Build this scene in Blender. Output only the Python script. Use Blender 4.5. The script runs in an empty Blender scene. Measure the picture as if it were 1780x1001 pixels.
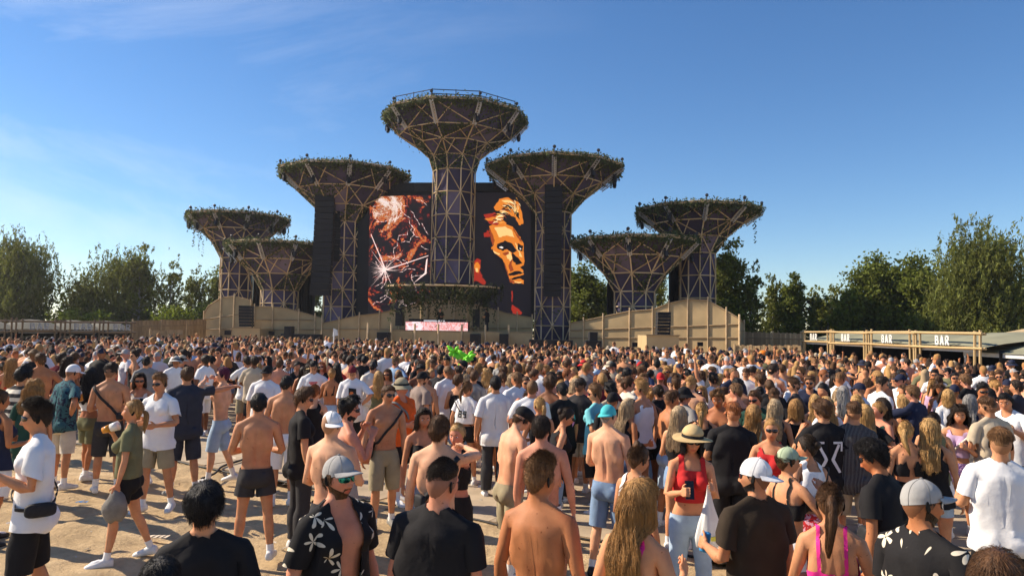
import bpy, bmesh, math, random
import numpy as np
from mathutils import Vector, Matrix, noise as mnoise

PI = math.pi
R_ = math.radians
SC = bpy.context.scene
COL = SC.collection
rng = np.random.default_rng(7)
random.seed(7)

# ------------------------------------------------------------------ camera
FPX = 1236.0                       # focal length in pixels of a 1780 px wide frame
CAMZ = 2.60
PITCH = math.atan(71.5 / FPX)
ROLL = R_(0.9)
cam_data = bpy.data.cameras.new('camera')
cam_data.sensor_width = 36.0
cam_data.lens = 36.0 * FPX / 1780.0
cam_data.clip_start = 0.05
cam_data.clip_end = 3000
cam = bpy.data.objects.new('camera', cam_data)
COL.objects.link(cam)
CAM_M = Matrix.Translation((0, 0, CAMZ)) @ Matrix.Rotation(PI / 2 + PITCH, 4, 'X') @ Matrix.Rotation(ROLL, 4, 'Z')
cam.matrix_world = CAM_M
SC.camera = cam

# ------------------------------------------------------------------ sky, sun, exposure
SUN_EL = R_(36)
SUN_AZ = R_(-76)                    # measured from +Y (the view axis) towards +X
world = bpy.data.worlds.new('World')
SC.world = world
world.use_nodes = True
wn, wl = world.node_tree.nodes, world.node_tree.links
wn.clear()
w_out = wn.new('ShaderNodeOutputWorld')
w_bg = wn.new('ShaderNodeBackground')
w_bg.inputs['Strength'].default_value = 0.096
sky = wn.new('ShaderNodeTexSky')
sky.sky_type = 'NISHITA'
sky.sun_disc = False
sky.sun_elevation = SUN_EL
sky.sun_rotation = SUN_AZ
sky.altitude = 0
sky.air_density = 1.0
sky.dust_density = 0.0
sky.ozone_density = 4.0
# thin cirrus, high in the air on the sun's side
w_tc = wn.new('ShaderNodeTexCoord')
w_map = wn.new('ShaderNodeMapping')
w_map.inputs['Rotation'].default_value = (0, R_(28), R_(35))
w_map.inputs['Scale'].default_value = (1.6, 6.5, 7.5)
wl.new(w_tc.outputs['Generated'], w_map.inputs['Vector'])
w_no = wn.new('ShaderNodeTexNoise')
w_no.inputs['Scale'].default_value = 0.75
w_no.inputs['Detail'].default_value = 8
w_no.inputs['Roughness'].default_value = 0.62
w_no.inputs['Distortion'].default_value = 0.7
wl.new(w_map.outputs['Vector'], w_no.inputs['Vector'])
w_rp = wn.new('ShaderNodeValToRGB')
w_rp.color_ramp.elements[0].position = 0.42
w_rp.color_ramp.elements[0].color = (0, 0, 0, 1)
w_rp.color_ramp.elements[1].position = 0.86
w_rp.color_ramp.elements[1].color = (0.42, 0.42, 0.42, 1)
wl.new(w_no.outputs['Fac'], w_rp.inputs['Fac'])
w_mix = wn.new('ShaderNodeMixRGB')
w_mix.inputs['Color2'].default_value = (8.6, 8.7, 9.0, 1)
w_sep = wn.new('ShaderNodeSeparateXYZ')
wl.new(w_tc.outputs['Generated'], w_sep.inputs[0])
w_mr = wn.new('ShaderNodeMapRange')          # the cirrus lies on the left side of the sky
w_mr.inputs['From Min'].default_value = 0.12
w_mr.inputs['From Max'].default_value = -0.45
wl.new(w_sep.outputs['X'], w_mr.inputs['Value'])
w_mu = wn.new('ShaderNodeMath')
w_mu.operation = 'MULTIPLY'
wl.new(w_rp.outputs['Color'], w_mu.inputs[0])
wl.new(w_mr.outputs[0], w_mu.inputs[1])
wl.new(w_mu.outputs[0], w_mix.inputs['Fac'])
w_hs = wn.new('ShaderNodeHueSaturation')
w_hs.inputs['Saturation'].default_value = 1.17
w_hs.inputs['Hue'].default_value = 0.504
wl.new(sky.outputs['Color'], w_hs.inputs['Color'])
wl.new(w_hs.outputs['Color'], w_mix.inputs['Color1'])
wl.new(w_mix.outputs['Color'], w_bg.inputs['Color'])
wl.new(w_bg.outputs['Background'], w_out.inputs['Surface'])

sun_data = bpy.data.lights.new('sun', 'SUN')
sun_data.energy = 5.0
sun_data.angle = R_(0.53)
sun_data.color = (1.0, 0.86, 0.68)
sun = bpy.data.objects.new('sun', sun_data)
COL.objects.link(sun)
SUN_DIR = Vector((math.sin(SUN_AZ) * math.cos(SUN_EL), math.cos(SUN_AZ) * math.cos(SUN_EL), math.sin(SUN_EL)))
sun.rotation_euler = SUN_DIR.to_track_quat('Z', 'Y').to_euler()

SC.view_settings.view_transform = 'Standard'
SC.view_settings.look = 'None'
SC.view_settings.exposure = 0.62
SC.view_settings.gamma = 1.0
SC.view_settings.use_curve_mapping = False
SC.cycles.max_bounces = 5
SC.cycles.diffuse_bounces = 3
SC.cycles.glossy_bounces = 2
SC.cycles.transmission_bounces = 4
SC.cycles.transparent_max_bounces = 6
SC.cycles.caustics_reflective = False
SC.cycles.caustics_refractive = False

# ------------------------------------------------------------------ helpers
CAM_R = CAM_M.to_3x3()


def ray(px, py):
    return CAM_R @ Vector(((px - 890.0) / FPX, -(py - 500.5) / FPX, -1.0))


def at(px, py, Y):
    """the point of the place that stands Y metres ahead on the line of sight through a photo pixel"""
    d = ray(px, py)
    return Vector((0, 0, CAMZ)) + d * (Y / d.y)


def at_z(px, py, z):
    d = ray(px, py)
    return Vector((0, 0, CAMZ)) + d * ((z - CAMZ) / d.z)


def gz(x, y):
    """the ground rises gently towards the left of where the camera stands"""
    t = min(1.0, max(0.0, (19.0 - y) / 7.0))
    return .031 * min(9.0, max(0.0, -x - .8)) * t * t * (3 - 2 * t)


def at_g(px, py, h):
    q = at_z(px, py, h)
    for _ in range(12):
        q = at_z(px, py, h + gz(q.x, q.y))
    return q


def tag(o, label=None, cat=None, group=None, kind=None):
    if label:
        o['label'] = label
    if cat:
        o['category'] = cat
    if group:
        o['group'] = group
    if kind:
        o['kind'] = kind
    return o


def empty(name, loc=(0, 0, 0), rz=0.0):
    o = bpy.data.objects.new(name, None)
    o.empty_display_size = 0.2
    COL.objects.link(o)
    o.location = loc
    o.rotation_euler = (0, 0, rz)
    return o


def link(name, me, parent=None, mat=None):
    o = bpy.data.objects.new(name, me)
    COL.objects.link(o)
    if parent is not None:
        o.parent = parent
    if mat is not None and not me.materials:
        me.materials.append(mat)
    return o


def mesh_np(name, verts, faces, mat=None, smooth=True, mats=None, mi=None):
    """verts (n,3); faces: (m,3)/(m,4) int array or a list of such arrays / of polygons"""
    me = bpy.data.meshes.new(name)
    verts = np.asarray(verts, dtype=np.float32).reshape(-1, 3)
    if isinstance(faces, np.ndarray):
        faces = [faces]
    if len(faces) and isinstance(faces[0], np.ndarray):
        idx = np.concatenate([f.reshape(-1) for f in faces if len(f)]).astype(np.int32)
        tot = np.concatenate([np.full(len(f), f.shape[1], np.int32) for f in faces if len(f)])
    else:
        idx = np.array([i for f in faces for i in f], np.int32)
        tot = np.array([len(f) for f in faces], np.int32)
    start = np.concatenate([[0], np.cumsum(tot)[:-1]]).astype(np.int32)
    me.vertices.add(len(verts))
    me.vertices.foreach_set('co', verts.reshape(-1))
    me.loops.add(len(idx))
    me.loops.foreach_set('vertex_index', idx)
    me.polygons.add(len(tot))
    me.polygons.foreach_set('loop_start', start)
    me.polygons.foreach_set('loop_total', tot)
    me.polygons.foreach_set('use_smooth', np.full(len(tot), smooth, bool))
    for m in (mats or ([mat] if mat else [])):
        me.materials.append(m)
    if mi is not None:
        me.polygons.foreach_set('material_index', np.asarray(mi, np.int32))
    me.update(calc_edges=True)
    return me


class MB:
    """collects boxes, bars, tubes and prisms into ONE mesh"""

    def __init__(self):
        self.v, self.f, self.n = [], [], 0

    def add(self, v, f):
        self.v.append(np.asarray(v, float).reshape(-1, 3))
        for p in f:
            self.f.append([i + self.n for i in p])
        self.n += len(self.v[-1])
        return self

    def box(self, c, s, rz=0.0):
        x, y, z = s[0] / 2, s[1] / 2, s[2] / 2
        v = np.array([[-x, -y, -z], [x, -y, -z], [x, y, -z], [-x, y, -z], [-x, -y, z], [x, -y, z], [x, y, z], [-x, y, z]])
        if rz:
            ca, sa = math.cos(rz), math.sin(rz)
            v[:, :2] = v[:, :2] @ np.array([[ca, sa], [-sa, ca]])
        return self.add(v + np.array(c), [(0, 3, 2, 1), (4, 5, 6, 7), (0, 1, 5, 4), (1, 2, 6, 5), (2, 3, 7, 6), (3, 0, 4, 7)])

    def bar(self, a, b, r, n=6, r2=None):
        a, b = np.array(a, float), np.array(b, float)
        d = b - a
        L = np.linalg.norm(d)
        if L < 1e-6:
            return self
        d /= L
        u = np.cross(d, [0, 0, 1.0] if abs(d[2]) < 0.9 else [1.0, 0, 0])
        u /= np.linalg.norm(u)
        w = np.cross(d, u)
        t = np.arange(n) * 2 * PI / n
        ring = np.outer(np.cos(t), u) + np.outer(np.sin(t), w)
        v = np.concatenate([a + ring * r, b + ring * (r if r2 is None else r2)])
        f = [(i, (i + 1) % n, n + (i + 1) % n, n + i) for i in range(n)] + [tuple(range(n))[::-1], tuple(range(n, 2 * n))]
        return self.add(v, f)

    def tube(self, pts, rad, n=6):
        pts = np.asarray(pts, float)
        m = len(pts)
        rad = np.full(m, rad) if np.isscalar(rad) else np.asarray(rad)
        d = np.gradient(pts, axis=0)
        d /= np.linalg.norm(d, axis=1)[:, None] + 1e-9
        u = np.cross(d[0], [0, 0, 1.0] if abs(d[0][2]) < 0.9 else [1.0, 0, 0])
        t = np.arange(n) * 2 * PI / n
        V = []
        for i in range(m):
            u = u - d[i] * np.dot(u, d[i])
            u /= np.linalg.norm(u) + 1e-9
            w = np.cross(d[i], u)
            V.append(pts[i] + rad[i] * (np.outer(np.cos(t), u) + np.outer(np.sin(t), w)))
        f = [(i * n + k, i * n + (k + 1) % n, (i + 1) * n + (k + 1) % n, (i + 1) * n + k) for i in range(m - 1) for k in range(n)]
        f += [tuple(range(n))[::-1], tuple(range((m - 1) * n, m * n))]
        return self.add(np.concatenate(V), f)

    def prism(self, poly, off):
        """flat polygon (3-D points) given a thickness along the vector off"""
        p = np.asarray(poly, float)
        n = len(p)
        v = np.concatenate([p, p + np.asarray(off)])
        f = [tuple(range(n)), tuple(range(n, 2 * n))[::-1]] + [(i, n + i, n + (i + 1) % n, (i + 1) % n) for i in range(n)]
        return self.add(v, f)

    def ball(self, c, r, nu=10, nv=6):
        r = np.array([r, r, r]) if np.isscalar(r) else np.asarray(r)
        v = [[0, 0, 1]]
        for i in range(1, nv):
            for k in range(nu):
                a, b = PI * i / nv, 2 * PI * k / nu
                v.append([math.sin(a) * math.cos(b), math.sin(a) * math.sin(b), math.cos(a)])
        v.append([0, 0, -1])
        f = [(0, 1 + k, 1 + (k + 1) % nu) for k in range(nu)]
        for i in range(nv - 2):
            f += [(1 + i * nu + k, 1 + (i + 1) * nu + k, 1 + (i + 1) * nu + (k + 1) % nu, 1 + i * nu + (k + 1) % nu) for k in range(nu)]
        l = len(v) - 1
        b = 1 + (nv - 2) * nu
        f += [(l, b + (k + 1) % nu, b + k) for k in range(nu)]
        return self.add(np.array(v) * r + np.array(c), f)

    def mesh(self, name, mat=None, smooth=False):
        me = mesh_np(name, np.concatenate(self.v), self.f, mat, smooth)
        return me

    def build(self, name, mat=None, parent=None, smooth=False):
        return link(name, self.mesh(name, mat, smooth), parent)


# ------------------------------------------------------------------ materials
MATS = {}


def mat(name, col, rough=0.7, var=0.25, scale=8.0, bump=0.0, bscale=None, metal=0.0, spec=0.3, coords='Object', emit=None, estr=1.0, sheen=0.0, detail=4.0, rand=0.0):
    """principled material: base colour broken up by noise, fine relief by bump"""
    if name in MATS:
        return MATS[name]
    m = bpy.data.materials.new(name)
    m.use_nodes = True
    nt = m.node_tree
    n, l = nt.nodes, nt.links
    b = n['Principled BSDF']
    b.inputs['Roughness'].default_value = rough
    b.inputs['Metallic'].default_value = metal
    b.inputs['Specular IOR Level'].default_value = spec
    if sheen:
        b.inputs['Sheen Weight'].default_value = sheen
    tc = n.new('ShaderNodeTexCoord')
    no = n.new('ShaderNodeTexNoise')
    no.inputs['Scale'].default_value = scale
    no.inputs['Detail'].default_value = detail
    l.new(tc.outputs[coords], no.inputs['Vector'])
    rp = n.new('ShaderNodeValToRGB')
    c = np.array(col[:3])
    lo, hi = c * (1 - var), np.clip(c * (1 + var), 0, 0.95)
    rp.color_ramp.elements[0].position = 0.3
    rp.color_ramp.elements[1].position = 0.7
    rp.color_ramp.elements[0].color = (*lo, 1)
    rp.color_ramp.elements[1].color = (*hi, 1)
    l.new(no.outputs['Fac'], rp.inputs['Fac'])
    out = rp.outputs['Color']
    if rand:
        oi = n.new('ShaderNodeObjectInfo')
        mr = n.new('ShaderNodeMapRange')
        mr.inputs['To Min'].default_value = 1 - rand
        mr.inputs['To Max'].default_value = 1 + rand
        l.new(oi.outputs['Random'], mr.inputs['Value'])
        mu = n.new('ShaderNodeMixRGB')
        mu.blend_type = 'MULTIPLY'
        mu.inputs['Fac'].default_value = 1
        l.new(out, mu.inputs['Color1'])
        l.new(mr.outputs['Result'], mu.inputs['Color2'])
        out = mu.outputs['Color']
    l.new(out, b.inputs['Base Color'])
    if bump:
        nb = n.new('ShaderNodeTexNoise')
        nb.inputs['Scale'].default_value = bscale or scale * 4
        nb.inputs['Detail'].default_value = 5
        l.new(tc.outputs[coords], nb.inputs['Vector'])
        bp = n.new('ShaderNodeBump')
        bp.inputs['Strength'].default_value = bump
        bp.inputs['Distance'].default_value = 0.02
        l.new(nb.outputs['Fac'], bp.inputs['Height'])
        l.new(bp.outputs['Normal'], b.inputs['Normal'])
    if emit is not None:
        b.inputs['Emission Color'].default_value = (*emit, 1)
        b.inputs['Emission Strength'].default_value = estr
    MATS[name] = m
    return m


def attr_mat(name, rough=0.75, spec=0.25, var=0.15, scale=30.0, attr='tint', bump=0.0):
    """colour comes from a colour attribute of the mesh (the own colours of cloth, skin, hair, leaves)"""
    if name in MATS:
        return MATS[name]
    m = bpy.data.materials.new(name)
    m.use_nodes = True
    n, l = m.node_tree.nodes, m.node_tree.links
    b = n['Principled BSDF']
    b.inputs['Roughness'].default_value = rough
    b.inputs['Specular IOR Level'].default_value = spec
    a = n.new('ShaderNodeAttribute')
    a.attribute_name = attr
    l.new(a.outputs['Color'], b.inputs['Base Color'])
    MATS[name] = m
    return m


def set_tint(me, cols, name='tint'):
    a = me.color_attributes.new(name, 'FLOAT_COLOR', 'POINT')
    c = np.ones((len(me.vertices), 4), np.float32)
    c[:, :3] = cols
    a.data.foreach_set('color', c.reshape(-1))


def srgb(r, g, b):
    """an 8-bit colour as seen on the thing itself, to linear"""
    f = lambda u: (u / 12.92 if u <= 0.04045 else ((u + 0.055) / 1.055) ** 2.4)
    return (f(r / 255), f(g / 255), f(b / 255))
# ================================================================== GROUND
def ground_material():
    m = bpy.data.materials.new('trodden sand')
    m.use_nodes = True
    n, l = m.node_tree.nodes, m.node_tree.links
    b = n['Principled BSDF']
    b.inputs['Roughness'].default_value = .95
    b.inputs['Specular IOR Level'].default_value = .1
    tc = n.new('ShaderNodeTexCoord')

    def noise(sc, det, rough=.6):
        q = n.new('ShaderNodeTexNoise')
        q.inputs['Scale'].default_value = sc
        q.inputs['Detail'].default_value = det
        q.inputs['Roughness'].default_value = rough
        l.new(tc.outputs['Object'], q.inputs['Vector'])
        return q
    a, c, d = noise(.35, 5), noise(3.2, 8, .7), noise(26, 6, .7)
    r1 = n.new('ShaderNodeValToRGB')
    r1.color_ramp.elements[0].position, r1.color_ramp.elements[1].position = .32, .68
    r1.color_ramp.elements[0].color = (.48, .345, .195, 1)
    r1.color_ramp.elements[1].color = (.62, .46, .275, 1)
    l.new(a.outputs['Fac'], r1.inputs['Fac'])
    r2 = n.new('ShaderNodeValToRGB')
    r2.color_ramp.elements[0].position, r2.color_ramp.elements[1].position = .33, .66
    r2.color_ramp.elements[0].color = (.74, .72, .69, 1)
    r2.color_ramp.elements[1].color = (1.12, 1.12, 1.10, 1)
    l.new(c.outputs['Fac'], r2.inputs['Fac'])
    mx = n.new('ShaderNodeMixRGB')
    mx.blend_type = 'MULTIPLY'
    mx.inputs['Fac'].default_value = 1
    l.new(r1.outputs['Color'], mx.inputs['Color1'])
    l.new(r2.outputs['Color'], mx.inputs['Color2'])
    l.new(mx.outputs['Color'], b.inputs['Base Color'])
    ad = n.new('ShaderNodeMath')
    ad.operation = 'MULTIPLY_ADD'
    ad.inputs[1].default_value = .35
    l.new(d.outputs['Fac'], ad.inputs[0])
    vo = n.new('ShaderNodeTexVoronoi')
    vo.feature = 'SMOOTH_F1'
    vo.inputs['Scale'].default_value = 4.2
    l.new(tc.outputs['Object'], vo.inputs['Vector'])
    av = n.new('ShaderNodeMath')
    av.operation = 'MULTIPLY_ADD'
    av.inputs[1].default_value = .55
    l.new(vo.outputs['Distance'], av.inputs[0])
    l.new(c.outputs['Fac'], av.inputs[2])
    l.new(av.outputs[0], ad.inputs[2])
    bp = n.new('ShaderNodeBump')
    bp.inputs['Strength'].default_value = .9
    bp.inputs['Distance'].default_value = .07
    l.new(ad.outputs[0], bp.inputs['Height'])
    l.new(bp.outputs['Normal'], b.inputs['Normal'])
    return m


M_SAND = ground_material()
# one sheet to the horizon, finer and trodden near the camera
gx = np.concatenate([[-320, -200, -120, -60, -40], np.arange(-24, 24.01, .16), [40, 60, 120, 200, 320]])
gy = np.concatenate([[-60, -40, -20, -5], np.arange(1.5, 22, .16), [26, 34, 45, 60, 90, 150, 250, 400]])
GX, GY = np.meshgrid(gx, gy)
gp = np.stack([GX, GY, 0 * GX], -1).reshape(-1, 3)
near = (np.abs(gp[:, 0]) < 23) & (gp[:, 1] > 1.6) & (gp[:, 1] < 21)
gh = np.zeros(len(gp))
for k in range(40):
    d = rng.normal(size=2)
    fr = rng.choice([1.2, 3.0, 6.5, 11.0])
    d *= fr * rng.uniform(.7, 1.4) / np.linalg.norm(d)
    gh += .030 / fr ** .66 * np.sin(gp[:, :2] @ d + rng.uniform(0, 6.3))
gp[:, 2] = np.where(near, np.clip(gh, -.06, .028) - .012, -.02)
gp[:, 2] += np.array([gz(a, b) for a, b, c in gp])
nx, ny = len(gx), len(gy)
ii = (np.arange(ny - 1)[:, None] * nx + np.arange(nx - 1)[None]).reshape(-1)
tag(link('ground', mesh_np('ground', gp, np.stack([ii, ii + 1, ii + nx + 1, ii + nx], -1), M_SAND)), kind='structure')

# trackway of composite plates laid over the sand in front of the stage; each plate is a piece
M_PLATE = mat('dusty plate', (.40, .315, .215), .9, .22, 2.2, .25, 30, rand=.10)
edge_px = [(-220, 716), (0, 752), (87, 774), (170, 785), (290, 815), (418, 849), (494, 864), (684, 889), (850, 905), (1130, 936)]
edge = [at_g(x, y, 0.03) for x, y in edge_px]
trk = empty('trackway', (0, 12, 0))
tag(trk, kind='structure')
e2 = Vector((edge[7].x - edge[3].x, edge[7].y - edge[3].y, 0)).normalized()
e3 = Vector((-e2.y, e2.x, 0))
o0 = Vector((edge[8].x, edge[8].y, 0))
PW, PL = 1.9, 2.45
plates = []
plate_me = MB().box((0, 0, .012), (PW - .015, PL - .015, .035)).mesh('plate', M_PLATE)
cnt = 0
for a in range(-9, 10):
    for b_ in range(0, 8):
        c = o0 + e2 * (PW * (a + .5)) + e3 * (PL * (b_ + .5 + (.0 if a % 2 else .0)))
        if c.y < 6 or abs(c.x) > .80 * c.y + 2:
            continue
        if cnt >= 120:
            continue
        cnt += 1
        o = link('plate', plate_me, trk)
        sx_ = (gz(c.x + .5, c.y) - gz(c.x - .5, c.y), gz(c.x, c.y + .5) - gz(c.x, c.y - .5))
        o.matrix_world = Matrix.Translation((c.x, c.y, gz(c.x, c.y) + random.uniform(-.003, .004))) @ Matrix.Rotation(-math.atan(sx_[0]), 4, 'Y') @ Matrix.Rotation(math.atan(sx_[1]), 4, 'X') @ Matrix.Rotation(math.atan2(e2.y, e2.x), 4, 'Z')
        o.matrix_parent_inverse = Matrix.Translation((0, -12, 0))
# black cable along its edge
M_RUBBER = mat('black rubber', (.02, .02, .02), .6, .2)
pts = []
for k in range(60):
    t = -16 + 24 * k / 59
    q = o0 + e2 * t - e3 * (.07 + .05 * math.sin(t * 2.1) + .03 * math.sin(t * 5))
    pts.append((q.x, q.y, .03 + gz(q.x, q.y)))
tag(MB().tube(pts, .016, 6).build('cable', M_RUBBER, smooth=True), 'long black cable lying on the sand along the edge of the plates', 'cable')
pts = []
for k in range(40):
    t = k / 39
    a, b_ = at_g(350, 838, 0), at_g(425, 800, 0)
    q = a.lerp(b_, t)
    pts.append((q.x + .05 * math.sin(t * 9), q.y, .06 + gz(q.x, q.y)))
tag(MB().tube(pts, .018, 6).build('cable', M_RUBBER, smooth=True), 'short black cable running across the plates behind the man in navy shirt', 'cable')

# litter on the sand
M_BLUEF = mat('blue foil', (.05, .25, .55), .3, .6, 60)
p = at_g(141, 874, .0)
mb = MB()
for k in range(5):
    mb.prism([(p.x - .07 + .03 * k, p.y - .02 + .01 * math.sin(k * 2), .012 + .01 * (k % 2)), (p.x - .03 + .03 * k, p.y - .03, .016), (p.x - .03 + .03 * k, p.y + .03, .020 + .008 * (k % 3)), (p.x - .07 + .03 * k, p.y + .03, .012)], (0, 0, .003))
o = mb.build('wrapper', M_BLUEF)
o.location.z = gz(p.x, p.y)
tag(o, 'crumpled blue wrapper lying on the sand behind the woman in olive', 'wrapper')
M_PAPER = mat('dusty paper', (.62, .52, .40), .9, .2, 30)
p = at_g(268, 935, .0)
mb = MB()
for k in range(4):
    a = k * .8
    mb.prism([(p.x + .06 * k - .09, p.y - .03 * (k % 2), .012), (p.x + .06 * k - .02, p.y - .05, .02), (p.x + .06 * k, p.y + .03, .03), (p.x + .06 * k - .08, p.y + .05, .014)], (0, 0, .003))
o = mb.build('wrapper', M_PAPER)
o.location.z = gz(p.x, p.y)
tag(o, 'flattened pale paper wrapper on sand right of the white sneakers', 'wrapper')
M_CLEAR = mat('clear blue plastic', (.55, .65, .80), .2, .1)
p = at_z(830, 940, .0)
mb = MB()
mb.tube([(p.x - .05, p.y, .045), (p.x + .06, p.y + .02, .05)], [.035, .045], 12)
tag(mb.build('plastic_cup', M_CLEAR, smooth=True), 'crushed clear plastic cup lying on the sand beside black hanging jacket', 'cup')

mb = MB()
r = np.random.default_rng(31)
for k in range(150):
    y = r.uniform(5, 16)
    x, a, q = r.uniform(-.78, .1) * y, r.uniform(0, 6.3), r.uniform(.012, .045)
    u, v = np.array([math.cos(a), math.sin(a), 0]) * q, np.array([-math.sin(a), math.cos(a), .3]) * q * r.uniform(.25, .9)
    c = np.array([x, y, .030 + gz(x, y)])
    mb.prism([c - u - v, c + u - v * .6, c + u * .7 + v, c - u + v * .5], (0, 0, .004))
tag(mb.build('litter', mat('litter scraps', (.50, .44, .36), .85, .8, 1.3)), kind='stuff')

# ================================================================== STAGE
M_PANEL = mat('purple panel fabric', (.062, .050, .094), .8, .35, .7, .1, 10, rand=.25)
M_PANEL2 = mat('faded panel fabric', (.17, .135, .20), .85, .25, .7, rand=.2)
M_BEAM = [mat('tan beam %d' % i, c, .75, .25, 3, rand=.15) for i, c in enumerate([(.58, .42, .24), (.50, .35, .19), (.66, .50, .31)])]
M_ALU = mat('aluminium truss', (.62, .62, .64), .35, .1, metal=.7)
M_BLACK = mat('black stage cloth', (.012, .012, .016), .9, .3, 1.0)
M_BLACKM = mat('black metal', (.018, .018, .02), .5, .2, metal=.2)
M_TAN = mat('tan wall panel', (.42, .305, .16), .85, .16, .8, .08, 14, rand=.06)
M_TANB = mat('tan wall batten', (.30, .21, .115), .8, .2, 2)
BEAM_ME = []
for m_ in M_BEAM:
    q = MB().bar((0, 0, 0), (0, 0, 1), 1.0, 6).mesh('beam')
    q.materials.append(m_)
    BEAM_ME.append(q)


def beam(a, b, r, parent, inv, name='beam', me=None):
    a, b = Vector(a), Vector(b)
    o = link(name, me or random.choice(BEAM_ME), parent)
    d = b - a
    o.matrix_local = inv @ (Matrix.Translation(a) @ d.to_track_quat('Z', 'Y').to_matrix().to_4x4() @ Matrix.Diagonal((r, r, d.length, 1)))
    return o


# leaves (two triangles each), clumped; colour from an attribute
M_LEAF = attr_mat('leaf', .62, .2)
_b = M_LEAF.node_tree.nodes['Principled BSDF']


def leaf_mesh(name, P, size, cols, nrm=None, seed=0, droop=0.0, aspect=.55):
    r = np.random.default_rng(seed)
    n = len(P)
    d = r.normal(size=(n, 3))
    d[:, 2] -= droop
    d /= np.linalg.norm(d, axis=1)[:, None]
    u = r.normal(size=(n, 3))
    u -= d * (u * d).sum(1)[:, None]
    u /= np.linalg.norm(u, axis=1)[:, None]
    s = size * r.uniform(.6, 1.35, n)[:, None]
    a = P - d * s
    b = P + u * s * aspect
    c = P + d * s
    e = P - u * s * aspect
    V = np.stack([a, b, c, e], 1).reshape(-1, 3)
    F = np.arange(n * 4).reshape(n, 4)
    me = mesh_np(name, V, F, M_LEAF, False)
    set_tint(me, np.repeat(cols, 4, 0))
    return me


def ivy_cols(n, r):
    c = np.array([.085, .110, .045]) * r.uniform(.45, 1.5, n)[:, None]
    c += r.uniform(0, .02, n)[:, None] * np.array([1, .8, .2])
    return c


M_LIGHTB = mat('sparkular nozzle', (.03, .03, .035), .4, .2)


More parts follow.
